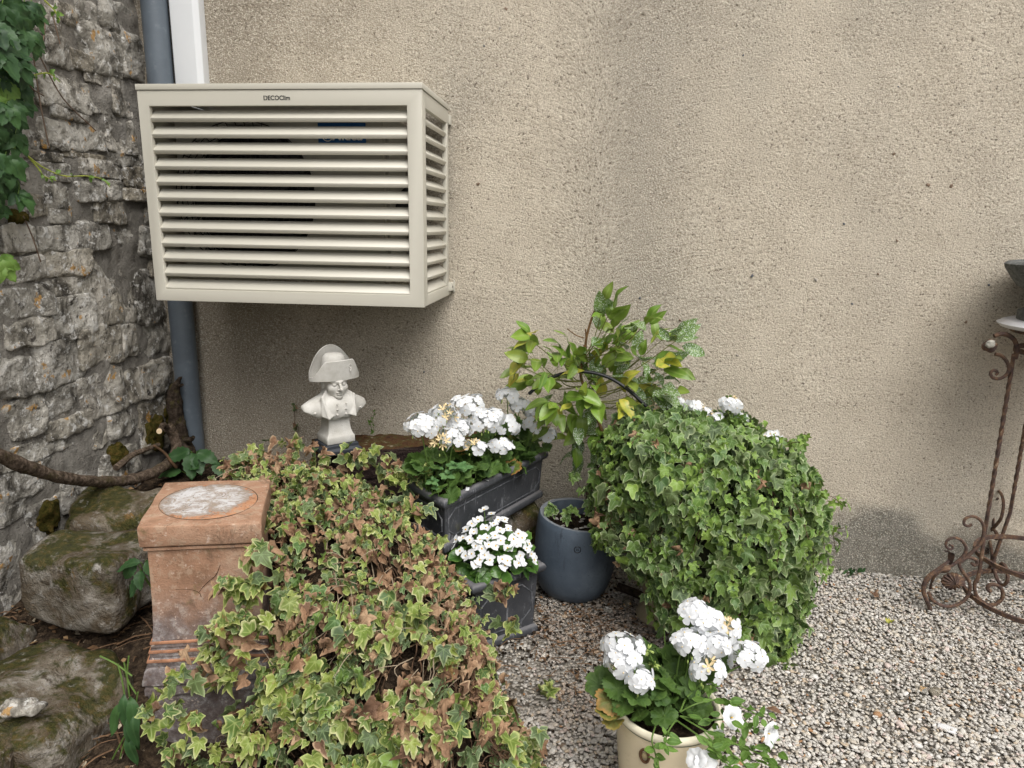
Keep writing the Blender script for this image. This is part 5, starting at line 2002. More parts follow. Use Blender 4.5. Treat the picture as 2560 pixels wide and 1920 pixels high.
class Foliage:
    def __init__(s, root, part='leaf', rest='leaves', nparts=300):
        s.root, s.part, s.rest, s.np, s.items = root, part, rest, nparts, []

    def add(s, leaf, mat, M):
        s.items.append((leaf, mat, M))

    def build(s):
        C = np.array([(M @ np.append(l.V.mean(0), 1))[:3] for l, m, M in s.items])
        uv, d = project(C)
        sc = np.array([np.linalg.norm(M[:3, 1]) for l, m, M in s.items])
        nz = np.array([M[:3, 2] / np.linalg.norm(M[:3, 2]) for l, m, M in s.items])
        vd = CAM - C
        vd /= np.linalg.norm(vd, axis=1)[:, None]
        score = sc / d * (.35 + np.abs((nz * vd).sum(1)))
        order = np.argsort(d)
        best = {}
        for i in order:                                   # nearest leaf in each small patch of the view shows largest
            if not (-20 < uv[i, 0] < 2580 and -20 < uv[i, 1] < 1940):
                continue
            best.setdefault((int(uv[i, 0] // 30), int(uv[i, 1] // 30)), i)
        top = sorted(best.values(), key=lambda i: -score[i])[:s.np]
        if len(top) < s.np:
            left = [i for i in np.argsort(-score) if i not in set(top)]
            top += left[:s.np - len(top)]
        tops = set(int(i) for i in top)
        for i in tops:
            l, m, M = s.items[i]
            obj(s.part, l.mesh(s.part, m), s.root, Matrix(M.tolist()))
        rest = [i for i in range(len(s.items)) if i not in tops]
        if rest:
            mats = sorted(set(s.items[i][1] for i in rest))
            Vs, Fs, Mi, E, Vn, Rn, off = [], [], [], [], [], [], 0
            for i in rest:
                l, m, M = s.items[i]
                Vs.append(l.V @ M[:3, :3].T + M[:3, 3])
                Fs.append(l.F + off)
                Mi.append(np.full(len(l.F), mats.index(m)))
                E.append(l.edge)
                Vn.append(l.vein)
                Rn.append(np.full(len(l.V), rng.random()))
                off += len(l.V)
            me = mk(s.rest, np.vstack(Vs), np.vstack(Fs), [MAT[m] for m in mats], np.concatenate(Mi), attrs=dict(edge=np.concatenate(E), vein=np.concatenate(Vn), rnd=np.concatenate(Rn)))
            obj(s.rest, me, s.root, kind='stuff')


def unit(v):
    return np.asarray(v, float) / (np.linalg.norm(v) + 1e-9)


def rvec(k=1.0):
    return rng.normal(0, k, 3)


# ------------------------------------------------------------------ brown-and-green ivy mound
ivyA = thing('browning_ivy', 'sprawling ivy with many dried brown leaves, heaped beside the terracotta plinth', 'ivy', (-.55, -1.0, 0))
pY = np.array([-.46, -.55, -.66, -.80, -.96, -1.10, -1.24, -1.36, -1.45, -1.51, -1.53])
pZ = np.array([.44, .55, .568, .55, .51, .475, .43, .36, .25, .11, -.03])
arc = np.concatenate([[0], np.cumsum(np.hypot(np.diff(pY), np.diff(pZ)))])
arc /= arc[-1]
rY = pY[::-1]
XR = np.array([-.76, -.72, -.64, -.51, -.285, -.215, -.15, -.09, -.05, -.04, -.03])[::-1]
XL = np.array([-1.36, -1.34, -1.28, -1.16, -.955, -.895, -.83, -.85, -1.00, -1.02, -1.02])[::-1]
DR = np.array([.18, .20, .22, .28, .62, .82, .97, 1, 1, 1, 1])[::-1]


def moundA(s, t, off=0.0):
    Y = np.interp(t, arc, pY)
    Z = np.interp(t, arc, pZ)
    xl, xr, dr = np.interp(Y, rY, XL), np.interp(Y, rY, XR), np.interp(Y, rY, DR)
    X = xl + (xr - xl) * s
    k = np.clip((s - .50) / .50, 0, 1)
    Z = Z - dr * k ** 2.2 * np.maximum(Z, .0)
    Y = Y + .10 * k ** 3 * np.clip((t - .6) / .4, 0, 1)
    kl = np.clip((.22 - s) / .22, 0, 1)
    Z = Z - Z * kl ** 1.6 * .95 * np.clip((-1.28 - Y) / .08, 0, 1)
    P = np.stack([X, Y, Z], -1)
    b = fbm(P, 5, 3, 31)
    P[..., 2] += .040 * b * np.clip(Z / .1, .2, 1)
    P[..., 1] -= .030 * b
    return P


def normals(fn, a, b, e=.01):
    da = fn(np.clip(a + e, 0, 1), b) - fn(np.clip(a - e, 0, 1), b)
    db = fn(a, np.clip(b + e, 0, 1)) - fn(a, np.clip(b - e, 0, 1))
    N = np.cross(db, da)
    ar = np.linalg.norm(N, axis=-1)
    return N / (ar[..., None] + 1e-12), ar, db / (np.linalg.norm(db, axis=-1)[..., None] + 1e-9)


sg, tg = np.meshgrid(np.linspace(0, 1, 50), np.linspace(0, 1, 60), indexing='ij')
NA, _, _ = normals(moundA, sg, tg)
if NA[..., 2].mean() < 0:
    NA = -NA
    sgnA = -1
else:
    sgnA = 1
G = moundA(sg, tg) - NA * (.085 + .035 * fbm(moundA(sg, tg), 12, 3, 8))[..., None]
obj('dead_growth', MB().grid(G[:, ::-1]).mesh('dead_growth', [MAT['deadstuff']]), ivyA, kind='stuff')

fol = Foliage(ivyA)
N = 14000
s_, t_ = rng.random(N), rng.random(N)
P_ = moundA(s_, t_)
Nn, ar, dn = normals(moundA, s_, t_)
Nn *= sgnA
acc = rng.random(N) < ar / np.quantile(ar, .92)
uvA, _ = project(P_)
hole = fbm(P_, 9, 3, 51)
acc &= ~((t_ > .62) & (hole > -.04) & (rng.random(N) < .84))
acc &= ~((t_ <= .62) & (hole > .26) & (rng.random(N) < .72))
ids = np.where(acc)[0][:4300]
dryn = fbm(P_, 4.5, 3, 61)
for i in ids:
    t, s = t_[i], s_[i]
    dry_p = .29 + .17 * math.exp(-((t - .48) / .20) ** 2) + .20 * dryn[i]
    if t > .75:
        dry_p -= .10
    if s > .75 and t < .5:
        dry_p -= .08
    dep = rng.uniform(-.055, .022)
    dry = rng.random() < dry_p + (.22 if dep < -.03 else 0)
    n = Nn[i]
    down = unit(dn[i] * .7 + np.array([0, -.2, -.3]) + rvec(.5))
    up = unit(n * .75 + np.array([0, -.12, .42]) + rvec(.46))
    sz = (.015 + .030 * rng.random() ** 1.3) * (1.22 if t > .58 else .95)
    if dry:
        lf, mat = dry_leaves[rng.integers(8)], 'ivy_dry'
        sz *= rng.uniform(.75, 1.15)
        up = unit(up + rvec(.5))
    else:
        lf = ivy_leaves[rng.integers(12)]
        r = rng.random()
        mat = 'ivy_yellow' if r < .66 else ('ivy_dull' if r < .88 else 'ivy')
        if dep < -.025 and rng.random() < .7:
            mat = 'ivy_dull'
    fol.add(lf, mat, frame(P_[i] + n * dep, up, down, sz))
# a few shoots poking out: behind the plinth, along the trough, onto the gravel
for (u, v, Y, n_, sp) in ((600, 1170, -.50, 26, 45), (700, 1140, -.52, 30, 50), (820, 1150, -.56, 30, 55), (920, 1150, -.58, 26, 40), (1010, 1200, -.66, 24, 35), (1035, 1265, -.80, 22, 24), (1070, 1350, -.88, 18, 22),
                          (1275, 1560, -.88, 6, 18), (1330, 1850, -1.30, 14, 30), (1260, 1480, -.92, 16, 26), (440, 1700, -1.50, 12, 28), (430, 1790, -1.5, 16, 40), (470, 1880, -1.5, 16, 40), (560, 1600, -1.46, 18, 40),
                          (1000, 1180, -.62, 16, 30), (655, 1290, -1.12, 14, 22), (640, 1380, -1.37, 24, 24), (600, 1470, -1.39, 34, 30), (590, 1570, -1.41, 26, 28), (560, 1640, -1.43, 18, 26), (620, 1560, -1.41, 26, 34), (560, 1690, -1.44, 26, 40), (1370, 1720, -1.0, 5, 12)):
    for k in range(n_):
        p = on_y(u + np.clip(rng.normal(), -1.6, 1.6) * sp, v + np.clip(rng.normal(), -1.3, 1.6) * sp * .55, Y + rng.normal(0, .02))
        dry = rng.random() < .22
        fol.add(dry_leaves[rng.integers(8)] if dry else ivy_leaves[rng.integers(12)], 'ivy_dry' if dry else ('ivy_yellow' if rng.random() < .7 else 'ivy_dull'),
                frame(p, unit(np.array([0, -.6, .7]) + rvec(.4)), unit(np.array([0, -.4, -.3]) + rvec(.6)), rng.uniform(.024, .046)))
fol.build()
m = MB()
for k in range(240):
    s, t = rng.random(), rng.uniform(.05, .9)
    if k < 110:
        t = rng.uniform(.5, .85)
    L = rng.uniform(.08, .3)
    ts = np.clip(np.linspace(t, t + L, 8), 0, 1)
    ss = np.clip(s + np.cumsum(rng.normal(0, .012, 8)), 0, 1)
    Q = moundA(ss, ts)
    n_, _, _ = normals(moundA, ss, ts)
    Q = Q + n_ * sgnA * (rng.uniform(-.075, -.012) + .016 * rng.normal(size=8))[:, None]
    m.tube(spline(Q, 16), rng.uniform(.0008, .0018), 4, 0 if rng.random() < .8 else 1)
for k in range(40):
    s, t = rng.random(), rng.uniform(.0, .75)
    p0 = moundA(np.array(s), np.array(t))
    d = unit(rvec() + np.array([0, -.5, .6])) * rng.uniform(.05, .13)
    m.tube(spline([p0 - d * .3, p0 + d * .4, p0 + d + np.array([0, 0, -.02])], 8), .0012, 4, 1)
obj('stems', m.mesh('stems', [MAT['redstem'], m_plain('dry_stem', (.30, .24, .17), .9, .1, 50, .3)]), ivyA, kind='stuff')

# ------------------------------------------------------------------ round green ivy in the urn
ivyB = thing('green_ivy', 'large round ball of green variegated ivy spilling from the urn to the gravel', 'ivy', (.45, -.48, .43))
cB = np.array([.432, -.47])


def moundB(a, h):
    """a: 0..1 round the ball, h: 0 at the crown to 1 at the hem."""
    ph = (a * 360 - 180)
    zl = np.interp(ph, [-180, -150, -125, -100, -75, -45, -20, 10, 60, 120, 180], [.34, .31, .22, .10, .03, -.01, -.01, .06, .2, .32, .34])
    r = np.radians(ph)
    k = np.clip(h / .46, 0, 1) * PI / 2
    rho = np.sin(k) ** .78
    z = .515 + .245 * np.cos(k)
    q = np.clip((h - .46) / .54, 0, 1)
    z = np.where(h > .46, .515 + (zl - .515) * q, z)
    rho = np.where(h > .46, 1 + .03 * np.sin(q * PI) - .10 * q * q + .05 * q * np.clip(np.cos(r + .7), 0, 1), rho)
    P = np.stack([cB[0] + .372 * rho * np.cos(r), cB[1] + .325 * rho * np.sin(r), z - .012 * np.clip(np.cos(r), 0, 1) * (rho ** 2)], -1)
    b = fbm(P, 4.2, 4, 93)
    d = P - np.array([cB[0], cB[1], .45])
    d /= np.linalg.norm(d, axis=-1)[..., None]
    return P + d * (.052 * b)[..., None]


ag, hg = np.meshgrid(np.linspace(0, 1, 60), np.linspace(0.01, 1, 40), indexing='ij')
NB, _, _ = normals(moundB, ag, hg)
PB = moundB(ag, hg)
sgnB = 1 if ((NB * (PB - np.array([cB[0], cB[1], .4]))).sum(-1)).mean() > 0 else -1
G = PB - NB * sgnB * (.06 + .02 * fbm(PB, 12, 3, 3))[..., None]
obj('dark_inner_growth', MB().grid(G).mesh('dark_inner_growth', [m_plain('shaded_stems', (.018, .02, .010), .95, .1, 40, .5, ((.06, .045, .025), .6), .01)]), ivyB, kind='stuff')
fol = Foliage(ivyB)
N = 9000
a_s, h_s = rng.random(N), rng.random(N)
P_ = moundB(a_s, h_s)
Nn, ar, dn = normals(moundB, a_s, h_s)
Nn *= sgnB
acc = rng.random(N) < ar / np.quantile(ar, .9)
vis = ((Nn * (CAM - P_)).sum(1) > -.25) | (rng.random(N) < .25)
ids = np.where(acc & vis)[0][:3200]
newn = fbm(P_, 5, 3, 71)
for i in ids:
    n, h = Nn[i], h_s[i]
    dep = rng.uniform(-.055, .026)
    down = unit(dn[i] * .6 + np.array([0, -.25, -.65]) + rvec(.45))
    up = unit(n * .8 + np.array([0, -.15, .40]) + rvec(.40))
    sz = .022 + .038 * rng.random() ** 1.2
    r = rng.random()
    mat = 'ivy'
    pn = .16 + .25 * newn[i] + (.16 if P_[i][0] > .72 or h > .85 else 0)
    if r < pn:
        mat, sz = 'ivy_new', sz * .8
    elif r > .978:
        mat = 'ivy_dry'
    elif r > .80:
        mat = 'ivy_dull'
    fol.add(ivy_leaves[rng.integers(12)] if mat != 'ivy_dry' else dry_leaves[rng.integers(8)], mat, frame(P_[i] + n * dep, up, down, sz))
trails = [((1990, 1270, -.40), (2030, 1245, -.36), (2075, 1240, -.36), (2105, 1262, -.36)), ((2000, 1180, -.38), (2040, 1190, -.36), (2060, 1240, -.36)), ((1960, 1100, -.4), (1990, 1110, -.38), (2015, 1080, -.38)),
          ((2020, 1400, -.42), (2050, 1420, -.4), (2060, 1470, -.42)), ((1980, 1600, -.62), (2010, 1640, -.66), (2030, 1700, -.70)), ((1940, 1680, -.7), (1960, 1720, -.74), (1985, 1770, -.78)),
          ((1560, 1180, -.44), (1525, 1190, -.42), (1505, 1230, -.42), (1480, 1265, -.42)), ((1580, 1330, -.55), (1545, 1370, -.55), (1590, 1450, -.58)), ((1560, 1300, -.5), (1500, 1310, -.5), (1490, 1370, -.5)),
          ((1640, 1440, -.62), (1620, 1500, -.64), (1640, 1560, -.66)), ((1560, 1150, -.4), (1510, 1130, -.36), (1480, 1180, -.36)), ((2040, 1330, -.4), (2065, 1370, -.38), (2075, 1430, -.38))]
m = MB()
for tr in trails:
    Q = spline([on_y(*q) for q in tr], 14)
    m.tube(Q, .0013, 4)
    for k in range(2, 14):
        if rng.random() < .8:
            fol.add(ivy_leaves[rng.integers(12)], 'ivy_new' if rng.random() < .6 else 'ivy', frame(Q[k] + rvec(.006), unit(np.array([0, -.7, .5]) + rvec(.4)), unit(np.array([rng.normal(0, .5), -.2, -.6])), rng.uniform(.018, .040)))
for k in range(26):          # stray shoots all round the ball
    a, h = rng.random(), rng.uniform(.15, 1.0)
    p0 = moundB(np.array(a), np.array(h))
    d = unit(p0 - np.array([cB[0], cB[1], .45]))
    Q = spline([p0 - d * .02, p0 + d * rng.uniform(.02, .05) + rvec(.01), p0 + d * rng.uniform(.04, .08) + np.array([0, 0, -.03]) + rvec(.02)], 8)
    m.tube(Q, .0012, 4)
    for k_ in range(2, 8):
        fol.add(ivy_leaves[rng.integers(12)], 'ivy_new' if rng.random() < .55 else 'ivy', frame(Q[k_] + rvec(.006), unit(d + np.array([0, -.3, .5]) + rvec(.4)), unit(d * .4 + np.array([0, -.2, -.6]) + rvec(.4)), rng.uniform(.016, .034)))
fol.build()
for k in range(120):
    a, h = rng.random(), rng.uniform(.1, .8)
    hs = np.clip(np.linspace(h, h + .25, 7), 0, 1)
    aa = a + np.cumsum(rng.normal(0, .006, 7))
    Q = moundB(aa % 1, hs)
    nn, _, _ = normals(moundB, aa % 1, hs)
    m.tube(Q + nn * sgnB * rng.uniform(-.04, .012), .0012, 4)
obj('stems', m.mesh('stems', [MAT['redstem']]), ivyB, kind='stuff')


# ------------------------------------------------------------------ flowers
def petal_grid(L, W, cup=.15, n=6, notch=.0, seed=0, m0=0):
    G = []
    for i, t in enumerate(np.linspace(0, 1, n + 1)):
        w = W * (.16 + .84 * math.sin(min(1, t * 1.25) * PI * .5)) * (1 if t < .72 else math.sqrt(max(.04, 1 - ((t - .72) / .285) ** 2)))
        row = []
        for x in (-1, -.33, .33, 1):
            row.append([x * w * .5, t * L, cup * L * t * t + .06 * L * (x * x) * t + .018 * L * math.sin(5 * t + 3 * x + seed)])
        G.append(row)
    return np.array(G)


def geranium_floret(seed, dry=False):
    m = MB()
    rr = np.random.default_rng(seed)
    for k in range(5):
        a = k * 2 * PI / 5 + rr.uniform(-.15, .15)
        G = petal_grid(1.0 * rr.uniform(.92, 1.06), .86 * rr.uniform(.9, 1.06) * (.5 if dry else 1), rr.uniform(-.22, -.06) + (.7 if dry else 0), seed=seed + k)
        m.grid(G @ rotz(a).T + np.array([0, 0, .012 * k]))
    m.lathe([(.10, 0), (.07, .07), (.01, .10)], 6, (0, 0, .02), 1)
    m.tube([[0, 0, -.9], [0, 0, 0]], .05, 4, 2, cap=False)
    return m.mesh('floret', [MAT['dryflower'] if dry else MAT['petal'], MAT['dryflower'], MAT['stem']])


florets = [geranium_floret(k) for k in range(4)]
dry_florets = [geranium_floret(20 + k, True) for k in range(2)]


def flower_head(root, c, R, base, n=None, dry=0.0, fr=.0225, drydir=None, bud=True):
    c = np.asarray(c, float)
    m = MB()
    stalk = spline([base, (np.asarray(base) + c) / 2 + np.array([rng.normal(0, .01), rng.normal(0, .01), .01]), c - np.array([0, 0, R * .45])], 10)
    m.tube(stalk, .0022, 5)
    hub = c - np.array([0, 0, R * .40])
    n = n or int(7 + (R / .045) ** 2 * 10)
    asp = np.array([rng.uniform(1.0, 1.3), rng.uniform(1.0, 1.2), rng.uniform(.78, .95)])
    pts = []
    for i in range(n):
        zc = 1 - (i + .5) / n * 1.35
        a = i * 2.39996 + rng.uniform(-.2, .2)
        rr = math.sqrt(max(0, 1 - zc * zc))
        d = np.array([rr * math.cos(a), rr * math.sin(a), zc])
        pts.append(d)
    for d in pts[::3]:
        m.tube([hub, c + d * R * .7], .0008, 3)
    V, F = rock((R * .9, R * .9, R * .8), 3, 5, .3, 2.2)
    if bud:
        for k in range(4):
            q = hub + unit(rvec() + np.array([0, -.6, -.3])) * R * .75
            W, F2 = rock((.005, .005, .011), 2, k, .1, 2)
            m.add(W + q, F2, 1)
    head = obj('flower_head', m.mesh('flower_head', [MAT['stem'], MAT['bud']]), root)
    for k_, d in enumerate(pts):
        isdry = rng.random() < dry if drydir is None else (d @ unit(drydir) > 1 - 2 * dry)
        me = dry_florets[rng.integers(2)] if isdry else florets[rng.integers(4)]
        if rng.random() < .08:
            continue
        dd = unit(d / asp + np.array([0, -.10, .05]) + rvec(.17))
        p = c + d * asp * R * (.74 + .30 * rng.random()) * (.85 if isdry else 1)
        M = frame(p, dd, np.cross(dd, rvec()), fr * rng.uniform(.82, 1.14) * (.7 if isdry else 1))
        obj('floret', me, head, Matrix(M.tolist()))
    return head


def geranium_foliage(fol, c, L, D, hl, hd, zb, n, zr=(.02, .15), size=(.024, .038), old=.06, m=None):
    for k in range(n):
        a, b = rng.uniform(-hl, hl), rng.uniform(-hd, hd)
        z = zb + rng.uniform(*zr) * (1.15 - .5 * abs(b) / hd)
        p = c + L * a + D * b
        p = np.array([p[0], p[1], z])
        out = unit(np.array([p[0] - c[0] - L[0] * a * .7, p[1] - c[1] - L[1] * a * .7, .02]))
        up = unit(np.array([out[0] * .45, out[1] * .45 - .35, .75]) + rvec(.28))
        tip = unit(out + np.array([0, -.3, -.25]) + rvec(.4))
        s = rng.uniform(*size)
        M = frame(p, up, tip, s)
        fol.add(ger_leaves[rng.integers(5)], 'geranium_old' if rng.random() < old else 'geranium', M)
        if m is not None and k % 2 == 0:
            m.tube(spline([c + L * a * .8 + D * b * .4 + np.array([0, 0, zb - c[2] - .0]), p - np.array([0, 0, .03]), p], 6), .0014, 4)


BC = BT[1] + BT[2] * .331 + BT[3] * .1375
BC[2] = .51
heads = [(1054, 1068, .049, 0, None, 0), (1110, 1040, .044, .18, (.5, -.5, .4), 0), (1101, 1106, .036, .62, (-.6, -.2, .6), 0), (1148, 1072, .042, 0, None, 0), (1132, 1096, .038, 0, None, 0),
         (1170, 1018, .050, 0, None, 1), (1208, 1056, .050, .04, None, 1), (1185, 1118, .036, .28, (-.5, -.3, .6), 1), (1262, 1066, .046, .05, None, 1), (1253, 1115, .034, .12, None, 1), (1232, 1040, .036, 0, None, 1),
         (1268, 988, .032, .0, None, 2), (1300, 1014, .032, .05, None, 2), (1336, 1026, .043, .12, (.3, -.3, .4), 2), (1342, 1058, .040, .2, (.4, -.5, .2), 2), (1365, 1085, .030, .0, None, 2)]
names = ['white geranium with one yellowing flower head, nearest the timber beam in the long lead trough', 'white geranium in the middle of the long lead trough, with the biggest mass of flowers',
         'white geranium at the far end of the long lead trough, below the citrus leaves']
for k, (f, hl, n) in enumerate(((.16, .13, 62), (.5, .14, 62), (.83, .11, 46))):
    o = BT[1] + BT[2] * .662 * f + BT[3] * .1375
    o[2] = .508
    g = thing('white_geranium', names[k], 'geranium', o, 'geraniums in the long lead trough')
    m = MB()
    fl = Foliage(g)
    geranium_foliage(fl, o, BT[2], BT[3], hl, .15, .508, n, (.03, .125), (.024, .038), .04, m)
    fl.build()
    obj('stems', m.mesh('stems', [MAT['stem']]), g, kind='stuff')
    for (u, v, R, dry, dd, who) in heads:
        if who == k:
            Y = np.interp(u, [1054, 1365], [-.66, -.25]) - (.05 if v > 1085 else 0) + (.05 if v < 1035 else 0)
            c = on_y(u, v, Y)
            flower_head(g, c, R * 1.1, (c[0] + (o[0] - c[0]) * .5, c[1] + (o[1] - c[1]) * .5, .53), dry=dry, drydir=dd)

# weeds sprouting in the trough
m = MB()
wd = thing('small_weed', 'pale green nettle-like weeds sprouting at the front of the long lead trough', 'weed', BT[1] + BT[2] * .12 + BT[3] * .05 + np.array([0, 0, .51]))
for (u, v, Y, s) in ((1080, 1200, -.73, .030), (1095, 1215, -.73, .026), (1140, 1160, -.68, .042), (1155, 1165, -.66, .042), (1118, 1185, -.7, .036), (1090, 1165, -.66, .030)):
    p = on_y(u, v, Y)
    m.tube([[p[0], p[1], .505], p], .0014, 4)
    for q in range(6):
        a = q * PI / 2 + (q // 4) * .7 + u
        d = np.array([math.cos(a), math.sin(a) - .15, .15 if q < 4 else .7])
        obj('leaf', net_leaves[q % 3].mesh('leaf', 'nettle'), wd, Matrix(frame(p - np.array([0, 0, .008 if q < 4 else 0]), (0, -.3, 1), d, s * (1 if q < 4 else .6)).tolist()))
obj('stems', m.mesh('stems', [MAT['stem']]), wd, kind='stuff')

# begonias in the small planter
SC = ST[1] + ST[2] * .148 + ST[3] * .115
SC[2] = .235
bg_ = thing('white_begonia', 'compact begonia covered in small white flowers with yellow centres, in the square lead planter', 'begonia', SC)


def begonia_flower(seed):
    m = MB()
    rr = np.random.default_rng(seed)
    for k, (a, L, W) in enumerate(((0, 1, 1.55), (PI, 1, 1.55), (PI / 2, .72, .62), (-PI / 2, .72, .62))):
        m.grid(petal_grid(L * rr.uniform(.85, 1.05), W, rr.uniform(0, .45), seed=seed + k) @ rotz(a + rr.uniform(-.2, .2)).T + np.array([0, 0, .03 * (k < 2)]))
    V, F = rock((.24, .30, .20), 3, seed, .3, 2.2)
    m.add(V + np.array([0, 0, .13]), F, 1)
    return m.mesh('flower', [MAT['petal'], MAT['yellow']])


bfl = [begonia_flower(k) for k in range(4)]
fl = Foliage(bg_)
domeC = np.array([SC[0] + .0, SC[1] - .01, .255])
for k in range(150):
    d = unit(np.array([rng.normal(), rng.normal() - .2, abs(rng.normal()) * .9]))
    p = domeC + d * np.array([.165, .14, .165]) * rng.uniform(.55, .97)
    fl.add(beg_leaves[rng.integers(4)], 'begonia', frame(p, unit(d + np.array([0, -.2, .5]) + rvec(.3)), unit(d + np.array([0, 0, -.5]) + rvec(.5)), rng.uniform(.028, .042)))
fl.build()
m = MB()
for (u, v) in [(1150, 1300), (1166, 1290), (1180, 1310), (1195, 1300), (1210, 1275), (1228, 1285), (1245, 1300), (1262, 1300), (1235, 1310), (1148, 1318), (1165, 1325), (1185, 1330), (1200, 1350), (1218, 1345), (1238, 1340),
               (1252, 1352), (1222, 1362), (1205, 1372), (1190, 1365), (1240, 1365), (1295, 1335), (1305, 1345), (1284, 1348), (1290, 1360), (1316, 1372), (1328, 1385), (1335, 1400), (1322, 1360), (1268, 1370), (1255, 1398),
               (1268, 1402), (1262, 1414), (1300, 1390), (1305, 1402), (1296, 1408), (1200, 1400), (1190, 1410), (1212, 1388), (1140, 1350), (1130, 1365), (1150, 1378), (1165, 1390), (1175, 1350), (1158, 1345), (1215, 1320),
               (1250, 1325), (1270, 1322), (1225, 1400), (1180, 1385), (1132, 1335)]:
    r = ray(u, v)
    # meet the dome
    lo_, hi_ = 1.9, 2.9
    q = (CAM - domeC) / np.array([.172, .150, .182])
    w = r / np.array([.172, .150, .182])
    A2, B2, C2 = w @ w, 2 * q @ w, q @ q - 1
    dsc = B2 * B2 - 4 * A2 * C2
    tt_ = (-B2 - math.sqrt(dsc)) / (2 * A2) if dsc > 0 else -B2 / (2 * A2)
    p = CAM + r * tt_
    d = unit((p - domeC) + np.array([0, -.05, .06]) + rvec(.03))
    s = rng.uniform(.0165, .0215)
    obj('flower', bfl[rng.integers(4)], bg_, Matrix(frame(p, d, np.cross(d, rvec()), s).tolist()))
    m.tube(spline([domeC + (p - domeC) * .3, domeC + (p - domeC) * .7, p - d * .002], 5), .0011, 4)
obj('stems', m.mesh('stems', [MAT['stem']]), bg_, kind='stuff')

# geranium in the cream pot
o = np.array([cp[0], cp[1], .232])
g = thing('white_geranium', 'white geranium filling the cream enamel bucket in front', 'geranium', o)
m = MB()
fl = Foliage(g)
for (u, v, Y, s) in ((1500, 1710, -1.36, .046), (1545, 1720, -1.40, .05), (1570, 1690, -1.33, .044), (1530, 1750, -1.42, .048), (1590, 1745, -1.44, .042), (1630, 1735, -1.40, .05), (1660, 1790, -1.44, .040), (1650, 1745, -1.42, .030),
                     (1675, 1755, -1.42, .028), (1610, 1660, -1.30, .046), (1640, 1640, -1.25, .042), (1660, 1570, -1.20, .042), (1690, 1690, -1.32, .046), (1640, 1700, -1.34, .045), (1700, 1640, -1.24, .045), (1800, 1660, -1.26, .038),
                     (1740, 1700, -1.30, .042), (1510, 1690, -1.30, .036), (1520, 1780, -1.43, .040), (1680, 1600, -1.2, .036), (1720, 1720, -1.36, .036), (1560, 1765, -1.44, .036), (1600, 1790, -1.43, .030), (1535, 1800, -1.44, .034)):
    p = on_y(u, v, Y)
    d = unit(np.array([p[0] - o[0], p[1] - o[1], .02]))
    fl.add(ger_leaves[rng.integers(5)], 'geranium_old' if (v > 1745 and u < 1560) else 'geranium', frame(p, unit(np.array([d[0] * .4, -.5, .75]) + rvec(.22)), unit(d + np.array([0, -.2, -.35]) + rvec(.3)), s * .80))
    m.tube(spline([o + (p - o) * np.array([.2, .2, 0]), (o + p) / 2 + np.array([0, 0, .02]), p], 7), .0016, 4)
geranium_foliage(fl, o + np.array([0, .03, 0]), np.array([1, 0, 0.]), np.array([0, 1, 0.]), .10, .09, .232, 44, (.03, .16), (.022, .036), .04, m)
fl.build()
obj('stems', m.mesh('stems', [MAT['stem']]), g, kind='stuff')
for (u, v, Y, R, dry, dd) in ((1558, 1625, -1.36, .046, 0, None), (1545, 1655, -1.38, .036, 0, None), (1598, 1700, -1.42, .032, 0, None), (1735, 1532, -1.28, .034, .05, None), (1765, 1548, -1.28, .030, .1, None), (1808, 1570, -1.28, .033, .22, (.2, .2, .9)),
                              (1724, 1610, -1.34, .038, 0, None), (1788, 1612, -1.32, .036, .08, None), (1768, 1672, -1.36, .040, .08, (0, -.4, .8)), (1866, 1642, -1.30, .041, .04, None)):
    c = on_y(u, v, Y)
    flower_head(g, c, R, (o[0] + (c[0] - o[0]) * .3, o[1] + (c[1] - o[1]) * .3, .25), dry=dry, drydir=dd, fr=.0225)
mm = MB()
for (u, v) in ((1620, 1625), (1637, 1660), (1535, 1695)):
    c = on_y(u, v, -1.34)
    mm.tube(spline([(o[0], o[1], .25), (c + o) / 2 + np.array([0, 0, .02]), c], 8), .0016, 4, 0)
    for k in range(14):
        d = unit(np.array([rng.normal(), rng.normal() - .4, rng.normal() * .6 - .3]))
        W, F2 = rock((.0045, .0045, .013), 2, k, .1, 2)
        f3 = frame(c + d * .010, np.cross(d, [.1, .2, .9]), d, 1.0)[:3, :3]
        mm.add(W[:, [0, 2, 1]] @ f3.T + c + d * .010, F2, 1)
obj('bud_cluster', mm.mesh('bud_cluster', [MAT['stem'], MAT['bud']]), g, kind='stuff')

# geranium behind the ivy ball
o = np.array([.36, -.40, .44])
g = thing('white_geranium', 'half-faded white geranium peeping over the top of the green ivy ball', 'geranium', o)
m = MB()
for (u, v, R, dry) in ((1648, 1016, .030, .85), (1690, 1010, .030, .1), (1738, 1022, .032, .35), (1760, 1035, .026, .1), (1826, 1012, .036, .25), (1850, 1046, .026, 0), (1790, 1045, .024, 0)):
    flower_head(g, on_y(u, v, -.36), R, (.36, -.40, .6), dry=dry)
fl = Foliage(g)
for k in range(14):
    p = on_y(rng.uniform(1640, 1860), rng.uniform(1050, 1085), -.38)
    fl.add(ger_leaves[rng.integers(5)], 'geranium', frame(p, unit(np.array([0, -.4, .8]) + rvec(.3)), unit(rvec() + np.array([0, -.4, -.2])), rng.uniform(.028, .04)))
fl.build()
b2 = thing('white_begonia', 'tiny white begonia flowers poking out of the right shoulder of the green ivy ball', 'begonia', on_y(1935, 1110, -.36))
m = MB()
